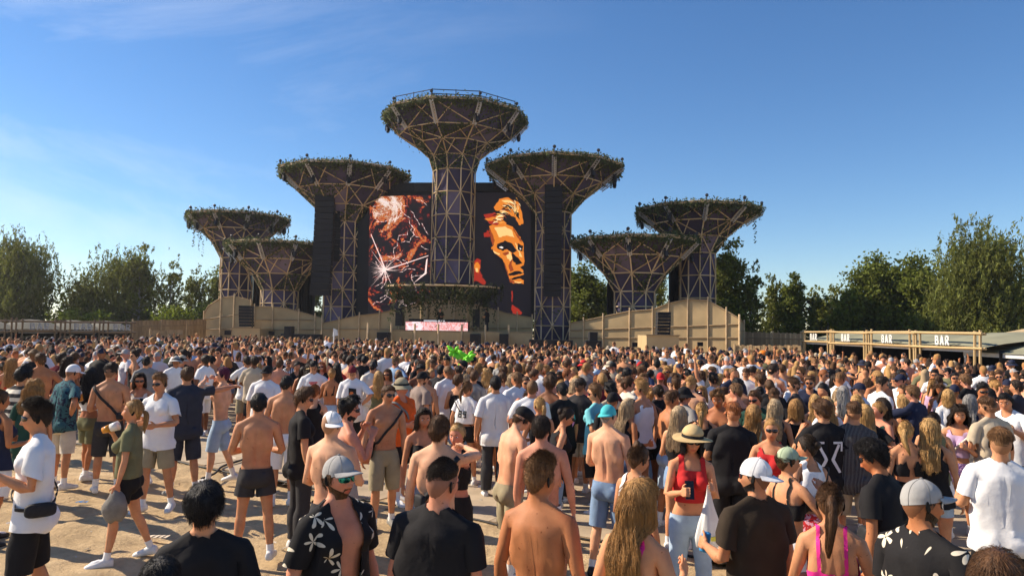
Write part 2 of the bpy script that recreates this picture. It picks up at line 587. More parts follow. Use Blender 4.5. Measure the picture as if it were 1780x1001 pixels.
def tower(px, D, hw, label, rings, zbase, patches=60, ivy_top=1.0, cols=5, rail=False, rot0=0.0, hang=.7, seed=0, N=10, speckle=True):
    """rings: list of (radius, height) from the column's top to the rim; the column repeats below"""
    r = np.random.default_rng(seed)
    c = at(px, 480, D)
    root = empty('canopy_tower', (c.x, D, 0))
    tag(root, label, 'stage tower', 'tree shaped towers of the stage')
    I4 = Matrix.Identity(4)
    aim = math.atan2(-D, -c.x)            # towards the camera
    rc, zc = rings[0]
    lev = [(rc, z) for z in np.linspace(zbase, zc, cols + 1)]
    lev = lev[:-1] + rings
    V = []
    for i, (rr, z) in enumerate(lev):
        V.append([Vector((rr * math.cos(aim + rot0 + 2 * PI * k / N), rr * math.sin(aim + rot0 + 2 * PI * k / N), z)) for k in range(N)])
    nl = len(lev)
    for i in range(nl - 1):
        for k in range(N):
            kk = (k + 1) % N
            q = [V[i][k], V[i][kk], V[i + 1][kk], V[i + 1][k]]
            nrm = (q[1] - q[0]).cross(q[3] - q[0]).normalized()
            ins = [p - nrm * .07 for p in q]
            o = MB().prism(ins, -nrm * .03).build('panel', M_PANEL2 if r.random() < (.12 if i < cols else .22) else M_PANEL, root)
    front = lambda k: math.cos(rot0 + 2 * PI * k / N) > -.36
    br = .047
    for i in range(nl):
        for k in range(N):
            kk = (k + 1) % N
            if not (front(k) or front(kk)):
                continue
            if i > 0:
                beam(V[i][k], V[i][kk], br * (1.0 if i < nl - 1 else 1.15), root, I4)
            if i < nl - 1:
                beam(V[i][k], V[i + 1][k], br * 1.15, root, I4)
                a, b = (V[i][k], V[i + 1][kk]) if (k + i) % 2 == 0 else (V[i][kk], V[i + 1][k])
                beam(a, b, br * .9, root, I4)
                if i >= cols and i < nl - 1 and (lev[i + 1][0] > 2.6):
                    m1 = (V[i + 1][k] + V[i + 1][kk]) / 2
                    lo = V[i][kk] if (k + i) % 2 == 0 else V[i][k]
                    beam(lo, m1, br * .8, root, I4)
    # aluminium truss ribs under the rim, lamps on them
    t0, t1 = V[nl - 2], V[nl - 1]
    for k in range(N):
        if not front(k):
            continue
        a, b = t0[k], t1[k]
        if math.cos(rot0 + 2 * PI * k / N) > .1 or r.random() < .6:
            up = Vector((0, 0, -1))
            d = (b - a).normalized()
            sd = d.cross(up).normalized() * .14
            dn = d.cross(sd).normalized() * .2
            if dn.z > 0:
                dn = -dn
            mb = MB()
            L = (b - a).length
            o1, o2, o3 = a + dn * .7 + sd, a + dn * .7 - sd, a + dn * 1.6
            e = d * L * .96
            for o in (o1, o2, o3):
                mb.bar(o, o + e, .035, 5)
            m = 9
            for q in range(m):
                p0, p1 = e * (q / m), e * ((q + 1) / m)
                for u, v in ((o1, o2), (o2, o3), (o3, o1)):
                    mb.bar(u + p0, v + p1, .02, 4)
            mb.build('truss', M_ALU, root)
        if r.random() < .75:
            p = a.lerp(b, r.uniform(.45, .8)) + Vector((0, 0, -.55))
            mb = MB()
            mb.box((p.x, p.y, p.z + .30), (.3, .3, .14)).box((p.x - .18, p.y, p.z + .08), (.05, .1, .4)).box((p.x + .18, p.y, p.z + .08), (.05, .1, .4))
            mb.tube([(p.x, p.y, p.z + .2), (p.x + .02, p.y - .05, p.z - .02), (p.x + .05, p.y - .12, p.z - .26)], [.12, .15, .13], 10)
            mb.build('spotlight', M_BLACKM, root)
    for k in range(N):
        p = V[-1][k]
        o = MB().bar(p, p + Vector((0, 0, .38)), .03, 5).ball(p + Vector((0, 0, .48)), .13, 8, 5).build('spark_nozzle', M_LIGHTB, root)
    # rim timber
    for k in range(N):
        kk = (k + 1) % N
        beam(V[-1][k] + Vector((0, 0, .12)), V[-1][kk] + Vector((0, 0, .12)), .05, root, I4)
    if rail:
        for k in range(N):
            kk = (k + 1) % N
            a, b = V[-1][k] * .97, V[-1][kk] * .97
            a, b = Vector((a.x, a.y, V[-1][k].z)), Vector((b.x, b.y, V[-1][k].z))
            for q in (.34, .66):
                if (k + int(q > .5)) % 3 != 2:
                    beam(a + Vector((0, 0, q)), b + Vector((0, 0, q)), .035, root, I4, 'rail', BEAM_ALU)
            for t in (0, .5):
                u = a.lerp(b, t)
                beam(u, u + Vector((0, 0, .72)), .035, root, I4, 'rail_post', BEAM_ALU)
    # ivy: fringe along the rim, and leafy netting on part of the panels
    P = []
    rr, z = lev[-1]
    n = int(3600 * ivy_top * rr / 5.4)
    for k in range(N):
        kk = (k + 1) % N
        m = n // N
        t = r.uniform(0, 1, m)[:, None]
        a, b = np.array(V[-1][k]), np.array(V[-1][kk])
        e = a + (b - a) * t
        P.append(e + np.stack([r.normal(0, .12, m), r.normal(0, .12, m), r.normal(.02, .17, m)], -1))
        # hanging down the slope of the crown's outside
        inn = np.array(V[-2][k]) + (np.array(V[-2][kk]) - np.array(V[-2][k])) * t
        L = (inn - e)
        L /= np.linalg.norm(L, axis=1)[:, None]
        dpt = r.exponential(.36, m)[:, None] * (1 + .6 * np.sin(t * 19 + k))
        P.append(e + L * dpt + np.array([0, 0, -.12]) + r.normal(0, .06, (m, 3)))
        for s in range(3):       # strings that hang free
            tt = r.uniform(0, 1)
            p0 = a + (b - a) * tt
            hl = r.uniform(.25, 1.2) * hang
            q = np.linspace(0, 1, int(14 * hl) + 6)[:, None]
            P.append(p0 + np.array([0, 0, -1]) * q * hl + r.normal(0, .05, (len(q), 3)))
    for q in range(patches):
        i = int(r.choice(range(cols, nl - 1))) if r.random() < .75 else int(r.integers(0, nl - 1))
        k = int(r.integers(0, N))
        kk = (k + 1) % N
        w = r.dirichlet([1, 1, 1], 46 if i >= cols else 22)
        tri = [V[i][k], V[i + 1][k], V[i + 1][kk]] if r.random() < .6 else [V[i][k], V[i][kk], V[i + 1][kk]]
        tri = np.array([list(v) for v in tri])
        P.append(w @ tri + np.array([math.cos(aim), math.sin(aim), 0]) * .05 + r.normal(0, .03, (len(w), 3)))
    P = np.concatenate(P)
    o = link('ivy', leaf_mesh('ivy', P, .10, ivy_cols(len(P), r), seed=seed, droop=.6), root)
    o['kind'] = 'stuff'
    return root, V


BEAM_ALU = MB().bar((0, 0, 0), (0, 0, 1), 1.0, 6).mesh('rail')
BEAM_ALU.materials.append(M_BLACKM)


def prof(D, xc, pts):
    """rings from silhouette pixels: (half width px, y px at the side)"""
    out = []
    for hw, y in pts:
        p = at(xc, y, D)
        out.append((hw / FPX * D, p.z))
    return out


TW = {}
TW['c'] = tower(786, 57, 125, 'tallest tower rising in the middle of the stage between the two screens', prof(57, 786, [(37, 300), (44, 277), (68, 257), (98, 240), (126, 209)]), at(786, 494, 57).z, 150, rail=True, cols=5, seed=1, rot0=R_(18))
TW['l'] = tower(594, 59.5, 113, 'big canopy tower left of the left screen, behind the long black speaker array', prof(59.5, 594, [(31, 388), (50, 362), (80, 335), (113, 306)]), 0, 110, cols=8, seed=2, rot0=R_(4))
TW['r'] = tower(961, 55, 120, 'big canopy tower on right edge of the screen with speaker array down its front', prof(55, 960, [(32, 372), (56, 345), (86, 322), (121, 296)]), 0, 110, cols=8, seed=3, rot0=R_(0))
TW['ll'] = tower(411, 64, 84, 'smaller canopy tower at far left of the stage with vines trailing below its rim', prof(64, 410, [(27, 450), (42, 422), (62, 403), (85, 381)]), 0, 60, cols=6, seed=4, rot0=R_(10), hang=1.6)
TW['l2'] = tower(487, 60, 92, 'low wide tower tucked between the far left tower and the speaker array', prof(60, 474, [(31, 505), (46, 478), (70, 455), (92, 430)]), 0, 60, cols=5, seed=5, rot0=R_(14))
TW['rr'] = tower(1212, 55, 106, 'taller of two canopy towers at right end of the stage, one vine dangling', prof(55, 1218, [(31, 442), (50, 415), (78, 392), (107, 370)]), 0, 80, cols=5, seed=6, rot0=R_(8), hang=.9)
TW['r2'] = tower(1104, 52.5, 110, 'low wide canopy tower standing over the sloping wall right of the screens', prof(52.5, 1107, [(36, 508), (54, 478), (82, 450), (110, 424)]), 0, 70, cols=5, seed=7, rot0=R_(-6))

# vines that trail from single rims
for key, lst in (('ll', [(-70, 44), (-62, 52), (-56, 60), (-42, 40)]), ('rr', [(95, 46)]), ('r', [(98, 26)])):
    root, V = TW[key]
    r = np.random.default_rng(99)
    for k, (dx, lp) in enumerate(lst):
        D = root.location.y
        R0 = abs(dx) / FPX * D
        zt = V[-1][0].z - .35
        n = 26
        q = np.linspace(0, 1, n)[:, None]
        a = np.array([dx / FPX * D, -.8, zt])
        P = a + q * np.array([.06 * k, 0, -lp / FPX * D]) + r.normal(0, .05, (n, 3))
        link('vine', leaf_mesh('vine', P, .10, ivy_cols(n, r), seed=k, droop=1.0), root)

# --- dark drapes that back the lower towers
def drape(label, pxs, D, y0, y1, thick=.35):
    mb = MB()
    a, b = at(pxs[0], 500, D), at(pxs[1], 500, D)
    z1 = at(pxs[0], y0, D).z
    n = 22
    top, P = [], []
    for k in range(n + 1):
        t = k / n
        q = a.lerp(b, t)
        P.append((q.x, q.y + .10 * math.sin(k * 2.3), 0))
    for k in range(n):
        p, q = P[k], P[k + 1]
        mb.prism([p, q, (q[0], q[1], z1 - (y1 * (k + 1) / n)), (p[0], p[1], z1 - y1 * k / n)], (0, thick, 0))
    return tag(mb.build('drape', M_BLACK), label, 'drape', 'black drapes hung behind the stage')


drape('black drape behind the low left tower, next to the tall tower', (440, 458), 63, 470, .2)
drape('wide black drape sloping down right of the low left tower', (518, 546), 61.5, 440, 1.6)
drape('narrow black drape left of the low right tower', (1056, 1070), 54, 492, 0)
drape('dark grey drape between the two right hand towers', (1164, 1182), 56, 450, .4)

# --- LED screen
M_LED = mat('led off', (.008, .008, .012), .5, .1)
Ds = 59.0
scr = empty('led_screen', (at(785, 540, Ds).x, Ds, 0))
tag(scr, 'giant screen across the stage back showing fiery graphics and an orange face', 'screen')
INV = Matrix.Translation(-scr.location)
TL, TR, BL, BR = at(612, 318, Ds), at(942, 318, Ds), at(612, 552, Ds), at(942, 552, Ds)


def loc(v):
    return Vector(v) - scr.location


def led_mat(kind):
    m = bpy.data.materials.new('led picture ' + kind)
    m.use_nodes = True
    n, l = m.node_tree.nodes, m.node_tree.links
    b = n['Principled BSDF']
    b.inputs['Base Color'].default_value = (.01, .01, .012, 1)
    b.inputs['Roughness'].default_value = .6
    tc = n.new('ShaderNodeTexCoord')
    no = n.new('ShaderNodeTexNoise')
    no.inputs['Scale'].default_value = .34
    no.inputs['Detail'].default_value = 6
    no.inputs['Roughness'].default_value = .62
    no.inputs['Distortion'].default_value = 2.6
    l.new(tc.outputs['Object'], no.inputs['Vector'])
    rp = n.new('ShaderNodeValToRGB')
    e = rp.color_ramp.elements
    e[0].position, e[0].color = .46, (.006, .004, .006, 1)
    e[1].position, e[1].color = .80, (1.0, .85, .85, 1)
    for p, c in ((.50, (.10, .006, .01, 1)), (.54, (.55, .05, .012, 1)), (.575, (.85, .30, .05, 1)), (.61, (.30, .05, .04, 1)), (.66, (.9, .62, .45, 1))):
        q = e.new(p)
        q.color = c
    n2 = n.new('ShaderNodeTexNoise')
    n2.inputs['Scale'].default_value = 1.5
    n2.inputs['Detail'].default_value = 7
    n2.inputs['Roughness'].default_value = .7
    n2.inputs['Distortion'].default_value = 3.2
    l.new(tc.outputs['Object'], n2.inputs['Vector'])
    ma = n.new('ShaderNodeMath')
    ma.operation = 'MULTIPLY_ADD'
    ma.inputs[1].default_value = .55 if kind == 'fire' else .42
    l.new(n2.outputs['Fac'], ma.inputs[0])
    m2 = n.new('ShaderNodeMath')
    m2.operation = 'MULTIPLY_ADD'
    m2.inputs[1].default_value = 1.0 if kind == 'fire' else .80
    m2.inputs[2].default_value = -.335 if kind == 'fire' else -.02
    l.new(no.outputs['Fac'], m2.inputs[0])
    l.new(m2.outputs[0], ma.inputs[2])
    gd = n.new('ShaderNodeVectorMath')
    gd.operation = 'DISTANCE'
    l.new(tc.outputs['Object'], gd.inputs[0])
    q0 = loc(at(620 + 190 / 3.3375, 320 + 125 / 3.3375, Ds))
    gd.inputs[1].default_value = q0
    gr = n.new('ShaderNodeMapRange')
    gr.inputs['From Min'].default_value = 2.1
    gr.inputs['From Max'].default_value = .4
    gr.inputs['To Max'].default_value = .20 if kind == 'fire' else 0
    l.new(gd.outputs['Value'], gr.inputs['Value'])
    a3 = n.new('ShaderNodeMath')
    a3.operation = 'ADD'
    l.new(ma.outputs[0], a3.inputs[0])
    l.new(gr.outputs[0], a3.inputs[1])
    l.new(a3.outputs[0], rp.inputs['Fac'])
    l.new(rp.outputs['Color'], b.inputs['Emission Color'])
    b.inputs['Emission Strength'].default_value = .62
    return m


def rough(poly, j=3.0, seed=0):
    q = np.random.default_rng(seed)
    out = []
    for a, b in zip(poly, poly[1:] + poly[:1]):
        for t in (0, .25, .5, .75):
            k = j if t else j * .3
            out.append((a[0] + (b[0] - a[0]) * t + q.normal(0, k), a[1] + (b[1] - a[1]) * t + q.normal(0, k)))
    return out


def emis(name, c, s=.8):
    m = mat(name, (.01, .01, .01), .6, .05, emit=c, estr=s)
    return m


# frame and the two lit fields
th = .5
mb = MB()
mb.prism([loc(TL), loc(TR), loc(BR), loc(BL)], (0, th, 0))
mb.build('cabinet', M_LED, scr)
mb = MB()
for k in range(9):
    a, b_ = TL.lerp(TR, k / 9), TL.lerp(TR, (k + .98) / 9)
    mb.prism([loc(a), loc(b_), loc(b_) + Vector((0, 0, -.75)), loc(a) + Vector((0, 0, -.75))], (0, -.12, 0))
mb.build('top_frame', mat('black frame', (.02, .022, .028), .6, .3), scr)
y = Ds - .02


def face3(pts, d):
    """screen pixels of the photo's enlarged view -> points on the screen's face, d in front of it"""
    return [loc(at(620 + x / 3.3375, 320 + yy / 3.3375, Ds)) + Vector((0, -d, 0)) for x, yy in pts]


mb = MB().prism(face3([(76, 75), (430, 62), (430, 740), (66, 750)], .01), (0, -.02, 0))
mb.build('display', led_mat('fire'), scr)
mb = MB().prism(face3([(670, 50), (1010, 50), (1010, 760), (670, 760)], .01), (0, -.02, 0))
mb.build('display', emis('led dark', (.010, .008, .012), .6), scr)
OR = (.70, .20, .02)
CR = (.95, .55, .20)
DK = (.006, .004, .006)
RD = (.34, .022, .010)
shapes = [
    ('picture', RD, .035, [[(735, 178), (800, 165), (850, 200), (830, 245), (770, 230)], [(670, 455), (700, 430), (722, 440), (715, 500), (728, 540), (752, 570), (740, 590), (690, 560), (670, 580)], [(765, 270), (735, 285), (740, 310), (775, 305)], [(900, 700), (930, 715), (960, 745), (950, 757), (905, 750)], [(898, 620), (906, 620), (906, 690), (898, 680)]]),
    ('picture', OR, .04, [[(795, 135), (828, 88), (880, 78), (938, 105), (958, 160), (968, 228), (940, 238), (922, 195), (900, 188), (872, 172), (838, 158), (806, 152)],
                         [(738, 205), (790, 190), (842, 202), (872, 230), (850, 243), (798, 216), (760, 214)],
                         [(768, 245), (850, 230), (905, 248), (940, 300), (968, 345), (970, 400), (974, 440), (968, 472), (944, 484), (966, 500), (971, 524), (930, 540), (972, 560), (968, 578), (928, 577), (890, 570), (884, 545), (862, 470), (842, 430), (802, 402), (780, 375), (795, 352), (800, 320), (778, 290)],
                         [(680, 470), (700, 450), (716, 470), (706, 520), (690, 500)]]),
    ('picture', CR, .05, [[(800, 252), (860, 246), (900, 268), (915, 310), (872, 298), (824, 308), (812, 280)], [(862, 397), (890, 392), (906, 430), (898, 455), (874, 432)], [(918, 342), (932, 360), (962, 428), (944, 418)], [(838, 98), (880, 92), (915, 110), (880, 112)], [(885, 130), (930, 140), (948, 190), (938, 200), (920, 165)], [(900, 512), (930, 506), (965, 512), (930, 517)], [(900, 562), (960, 566), (950, 574), (905, 570)], [(690, 490), (700, 486), (706, 510), (696, 512)], [(790, 385), (830, 402), (826, 412), (796, 398)]]),
    ('picture', DK, .06, [[(812, 350), (860, 328), (902, 345), (932, 388), (906, 402), (872, 376), (842, 386), (816, 372)], [(930, 345), (966, 358), (962, 392), (936, 382)], [(902, 402), (932, 424), (962, 462), (922, 468), (902, 440)], [(880, 522), (930, 502), (969, 514), (930, 526), (892, 532)], [(890, 548), (940, 534), (962, 546), (902, 558)], [(850, 118), (900, 126), (906, 146), (870, 140)], [(905, 155), (940, 165), (946, 205), (928, 190)]]),
    ('picture', (.9, .8, .7), .065, [[(826, 366), (840, 360), (852, 368), (838, 374)], [(944, 372), (956, 376), (950, 382)]]),
]
for nm, c, d, polys in shapes:
    mb = MB()
    for k, p in enumerate(polys):
        mb.prism(face3(rough(p, 2.2, k), d + .0006 * k), (0, -.004, 0))
    mb.build(nm, emis('led %s %.3f' % (nm, c[0] + d), c), scr)['kind'] = 'stuff'
r = np.random.default_rng(5)
# swept hair and modelling strokes in three tones
for tone, c, d in (('brown', (.30, .05, .010), .062), ('amber', (.95, .45, .08), .064), ('cream', (1.0, .74, .40), .067), ('shade', DK, .070)):
    mb = MB()
    for k in range(26):
        t = r.uniform(0, 1)
        x0, y0 = 800 + 130 * t + r.normal(0, 8), 215 - 105 * math.sin(t * 2.0) + r.normal(0, 14)
        a = -.9 + 1.9 * t + r.normal(0, .25)
        L, w = r.uniform(25, 62), r.uniform(1.5, 5)
        pts_ = [(x0 + L * q * math.cos(a + .6 * q), y0 + L * q * math.sin(a + .6 * q)) for q in (0, .35, .7, 1)]
        mb.prism(face3([pts_[0], (pts_[1][0], pts_[1][1] - w), (pts_[2][0], pts_[2][1] - w), pts_[3], (pts_[2][0], pts_[2][1] + w * .4), (pts_[1][0], pts_[1][1] + w * .4)], d + .0002 * k), (0, -.002, 0))
    if tone in ('brown', 'shade'):
        for p in ([(770, 250), (790, 290), (800, 330), (786, 360), (776, 300)], [(800, 402), (842, 430), (862, 470), (884, 545), (872, 520), (850, 465), (826, 430)], [(905, 250), (940, 300), (962, 338), (945, 330), (922, 290)], [(906, 432), (900, 470), (912, 498), (890, 510), (880, 470)], [(930, 577), (890, 570), (884, 548), (905, 560)], [(846, 402), (880, 392), (886, 404), (858, 416)]) if tone == 'brown' else ([(784, 372), (802, 402), (846, 436), (880, 540), (840, 470), (790, 410)],):
            mb.prism(face3(rough(p, 1.5, 3), d + .006), (0, -.002, 0))
    mb.build('picture', emis('led stroke ' + tone, c, .8), scr)['kind'] = 'stuff'
r = np.random.default_rng(5)
mb = MB()
for k in range(60):
    a = r.uniform(0, 2 * PI)
    L = r.exponential(45) + 18
    cx, cy = 165, 498
    ex, ey = cx + L * math.cos(a) * 1.15, cy + L * math.sin(a)
    ex, ey = min(max(ex, 80), 425), min(max(ey, 90), 735)
    w = r.uniform(.7, 2.2)
    nx_, ny_ = -math.sin(a) * w, math.cos(a) * w
    mb.prism(face3([(cx + nx_, cy + ny_), (cx - nx_, cy - ny_), (ex, ey)], .055 + .0003 * k), (0, -.002, 0))
for k in range(40):
    x0, y0 = r.uniform(90, 400), r.uniform(90, 700)
    a = r.uniform(0, 2 * PI)
    for q in range(4):
        a2 = a + r.normal(0, .5)
        x1, y1 = x0 + 26 * math.cos(a2), y0 + 26 * math.sin(a2)
        if not (84 < x1 < 422 and 84 < y1 < 730):
            break
        w = 1.6
        mb.prism(face3([(x0 - math.sin(a2) * w, y0 + math.cos(a2) * w), (x0 + math.sin(a2) * w, y0 - math.cos(a2) * w), (x1, y1)], .056 + .0003 * k), (0, -.002, 0))
        x0, y0 = x1, y1
for p in ([(165, 497), (415, 414), (418, 417), (168, 502)], [(166, 498), (82, 292), (85, 290), (171, 496)], [(412, 430), (405, 520), (330, 575), (395, 515), (404, 440)]):
    mb.prism(face3(p, .07), (0, -.002, 0))
mb.build('picture', emis('led lightning', (1.0, .72, .66), .8), scr)['kind'] = 'stuff'

# --- tan walls: panels between posts, with battens
def wall(label, D0, D1, outline, posts, y_rail, base_z=0.0, thick=.12, cat='stage wall', D_at=None):
    """outline: top edge [(px, py)...] left to right, D varies from D0 to D1 along it"""
    xs = [p[0] for p in outline]
    ys = [p[1] for p in outline]
    x0, x1 = xs[0], xs[-1]
    Df = lambda x: D0 + (D1 - D0) * (x - x0) / (x1 - x0) + (D_at(x) if D_at else 0)
    g = lambda x: at(x, float(np.interp(x, xs, ys)), Df(x))
    c = g((x0 + x1) / 2)
    root = empty('stage_wall', (c.x, c.y, 0))
    tag(root, label, cat, 'tan walls along the front of the stage')
    off = Vector((c.x, c.y, 0))
    edges = sorted(set([x0, x1] + [p for p in posts if x0 < p < x1]))
    for a, b in zip(edges[:-1], edges[1:]):
        m = 4
        top = [g(a + (b - a) * (k + .0) / m) for k in range(m + 1)]
        mb = MB()
        for k in range(m):
            p, q = top[k] - off, top[k + 1] - off
            mb.prism([(p.x, p.y, base_z), (q.x, q.y, base_z), q, p], (0, thick, 0))
        mb.build('panel', M_TAN, root)
        # battens: coping and rails
        mb = MB()
        for k in range(m):
            mb.bar(top[k] - off + Vector((0, -.04, 0)), top[k + 1] - off + Vector((0, -.04, 0)), .045, 6)
        mb.build('coping', M_TANB, root)
        for yr in y_rail:
            u, v = at(a, yr(a), Df(a)), at(b, yr(b), Df(b))
            if u.z < top[0].z - .2 and v.z < top[-1].z - .2:
                MB().bar(u - off + Vector((0, -.05, 0)), v - off + Vector((0, -.05, 0)), .05, 6).build('rail', M_TANB, root)
    for p in edges:
        t = g(p) - off
        MB().bar((t.x, t.y - .07, base_z), (t.x, t.y - .07, t.z + .25), .052, 7).build('post', M_BEAM[0], root)
    return root


L1 = wall('tall tan wall with rounded top under the far left tower', 60, 58.5, [(355, 545), (362, 532), (385, 517), (408, 515), (430, 520), (437, 524)], [385, 408, 437], [lambda x: 555 - (x - 355) * .14, lambda x: 572])
L2 = wall('low tan wall sloping down right from the black drape to the speaker array', 58.2, 57.5, [(443, 533), (470, 533), (500, 536), (530, 544), (560, 553)], [475, 520, 548], [lambda x: 556, lambda x: 573])
LM = wall('tan wall curving behind the deck under the screen, left of the ivy canopy', 56.5, 55, [(560, 562), (625, 548), (655, 545), (700, 535), (745, 520)], [590, 625, 660, 695, 745], [lambda x: 572])
RM = wall('tan wall curving down to right of the deck below the face on the screen', 55, 54, [(745, 520), (800, 522), (840, 532), (880, 544), (925, 552)], [790, 832, 866, 899], [lambda x: 570])
R1 = wall('broad tan wall rising to a hump under the right hand towers', 52, 45.5, [(990, 562), (1040, 552), (1093, 541), (1135, 538), (1160, 528), (1195, 520), (1230, 522), (1262, 540), (1284, 553)], [1014, 1048, 1094, 1134, 1162, 1195, 1230, 1262], [lambda x: 574 - (x - 990) * .035, lambda x: 587])
# wing that turns back on the far right of that wall and left end
wall('short tan side wall closing the right end of the stage', 45.4, 49, [(1285, 553), (1293, 562)], [], [lambda x: 575])
M_TANL = mat('sand coloured box', (.47, .34, .18), .85, .1, 1.0, rand=.04)


def tanbox(label, px0, px1, ytop, D, depth, group='tan boxes in front of the stage'):
    a, b = at(px0, ytop, D), at(px1, ytop, D)
    t = empty('platform', ((a.x + b.x) / 2, D, 0))
    tag(t, label, 'platform', group)
    w = b.x - a.x
    MB().box((0, depth / 2, a.z / 2), (w, depth, a.z)).build('panel', M_TANL, t)
    MB().box((0, -.03, a.z + .03), (w + .12, .10, .06)).build('coping', M_TANB, t)
    return t


tanbox('tan platform box carrying the small left speaker stack', 404, 452, 570, 55, 3.0)
tanbox('tan platform box carrying the small right speaker stack', 1124, 1180, 583, 42.5, 3.0)
for lab, px, py, w in (('black vent opening low in the tan wall at left', 396, 578, 7), ('black vent opening beside the left speaker boxes', 472, 579, 7)):
    pass

# front barrier of the deck with posts and vents
bar_ = empty('deck_front', (at(780, 585, 50).x, 50, 0))
tag(bar_, 'tan deck front with square black vents below the DJ booth', 'deck')
zt = at(780, 577, 50).z
xa, xb = at(640, 577, 50).x, at(925, 577, 50).x
n = 7
for k in range(n):
    a, b_ = xa + (xb - xa) * k / n, xa + (xb - xa) * (k + 1) / n
    MB().box(((a + b_) / 2 - bar_.location.x, 0, zt / 2), (b_ - a - .01, .12, zt)).build('panel', M_TAN, bar_)
    MB().bar((a - bar_.location.x, -.12, 0), (a - bar_.location.x, -.12, zt + .55), .07, 7).build('post', M_BEAM[0], bar_)
    MB().box(((a + b_) / 2 - bar_.location.x + .3, -.075, zt * .55), (.42, .03, .42)).build('vent', M_BLACK, bar_)
MB().box(((xa + xb) / 2 - bar_.location.x, -.03, zt + .05), (xb - xa, .12, .09)).build('coping', M_TANB, bar_)
MB().box(((xa + xb) / 2 - bar_.location.x, 2.6, zt - .12), (xb - xa - .1, 4.9, .1)).build('deck_floor', M_TANB, bar_)

# DJ booth with its own screen, gear on the desk
Db = 51.2
a, b_ = at(705, 558, Db), at(813, 576, Db)
dj = empty('dj_booth', ((a.x + b_.x) / 2, Db, 0))
tag(dj, 'DJ booth with a glowing pink and orange screen along its front', 'booth')
w, z0, z1 = b_.x - a.x, b_.z, a.z
MB().box((0, .55, (z0 + z1) / 2), (w + .1, 1.0, z1 - z0)).build('desk', M_BLACK, dj)
mpk = led_mat('pink')
e = [q for q in mpk.node_tree.nodes if q.type == 'VALTORGB'][0].color_ramp.elements
for q, c in zip(e, ((.85, .5, .5), (.9, .62, .62), (.75, .12, .08), (.9, .75, .78), (.62, .08, .05), (.92, .7, .72), (.95, .85, .88))):
    q.color = (*c, 1)
mpk.node_tree.nodes['Noise Texture'].inputs['Scale'].default_value = .30
mpk.node_tree.nodes['Principled BSDF'].inputs['Emission Strength'].default_value = .8
MB().box((0, .03, (z0 + z1) / 2), (w, .02, z1 - z0 - .06)).build('display', mpk, dj)
MB().box((-w * .04, -.01, z1 + .05), (1.5, .02, .10)).build('name_strip', emis('led strip', (.6, .6, .65), .6), dj)
r = np.random.default_rng(8)
for k in range(9):
    x = -w / 2 + .4 + k * (w - .8) / 8
    MB().box((x, .5, z1 + .10), (.42, .5, .16)).build('mixer_deck', M_BLACKM, dj)
for k in range(3):
    x = -w / 2 - .55 - .0 * k + (w + 1.1) * (k % 2)
    MB().box((x, .6 + .3 * k, z1 - .1 + .4), (.5, .5, 1.3)).build('monitor_speaker', M_BLACKM, dj)

# ivy-hung canopy over the booth
D = 52.5
cpy = empty('ivy_canopy', (at(772, 500, D).x, D, 0))
tag(cpy, 'low wide canopy of tan spokes hung with ivy above the DJ booth', 'canopy')
R1_, zc_ = 97 / FPX * D, at(772, 497, D).z
cz2 = at(772, 528, D).z
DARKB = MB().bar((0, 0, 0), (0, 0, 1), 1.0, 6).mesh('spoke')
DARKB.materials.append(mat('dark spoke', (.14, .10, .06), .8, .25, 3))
for k in range(22):
    a = PI + PI * k / 21
    p = Vector((R1_ * math.cos(a), R1_ * .62 * math.sin(a), zc_ - .1))
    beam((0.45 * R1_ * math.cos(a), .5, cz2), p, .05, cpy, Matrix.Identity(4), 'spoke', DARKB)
    if k:
        beam(last, p, .06, cpy, Matrix.Identity(4), 'rim')
    last = p
P = []
for k in range(330):
    a = PI + PI * r.random()
    f = r.uniform(.6, 1.05)
    p0 = np.array([R1_ * f * math.cos(a), R1_ * .62 * f * math.sin(a), cz2 + (zc_ - cz2) * (f - .45) / .55])
    hl = r.exponential(.55) + .15
    n = int(8 + hl * 14)
    P.append(p0 + np.linspace(0, 1, n)[:, None] * np.array([0, 0, -hl]) + r.normal(0, .07, (n, 3)))
P = np.concatenate(P)
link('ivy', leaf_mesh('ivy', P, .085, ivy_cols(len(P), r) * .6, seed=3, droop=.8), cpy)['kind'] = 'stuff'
for sx_ in (-1, 1):
    MB().bar((sx_ * R1_ * .42, .9, 0), (sx_ * R1_ * .42, .9, cz2), .12, 8).build('post', M_BEAM[1], cpy)

# --- loudspeakers
M_SPK = mat('speaker grille', (.014, .014, .017), .75, .2, 60)
M_SPK2 = mat('speaker side', (.022, .022, .026), .6, .2)


def array(label, px0, px1, y0, y1, D, n, curve=0.0, cat='speaker array', group='loudspeakers hung and stacked along the stage', turn=0.0):
    a, b = at(px0, y0, D), at(px1, y1, D)
    root = empty('speaker_array', ((a.x + b.x) / 2, D, b.z), turn)
    tag(root, label, cat, group)
    H = a.z - b.z
    w = (b.x - a.x)
    for k in range(n):
        t = (k + .5) / n
        z = H * (1 - t)
        s = curve * t * t
        hh = H / n
        mb = MB()
        mb.prism([(-w / 2, s - .35, z - hh * .46), (w / 2, s - .35, z - hh * .46), (w / 2, s - .35, z + hh * .46), (-w / 2, s - .35, z + hh * .46)], (0, .06, 0))
        o = mb.build('cabinet', M_SPK, root)
        mb = MB()
        mb.prism([(-w / 2 + .02, s - .29, z - hh * .44), (w / 2 - .02, s - .29, z - hh * .44), (w / 2 - .02, s - .29, z + hh * .44), (-w / 2 + .02, s - .29, z + hh * .44)], (0, .75, 0))
        mb.build('housing', M_SPK2, o)
    return root


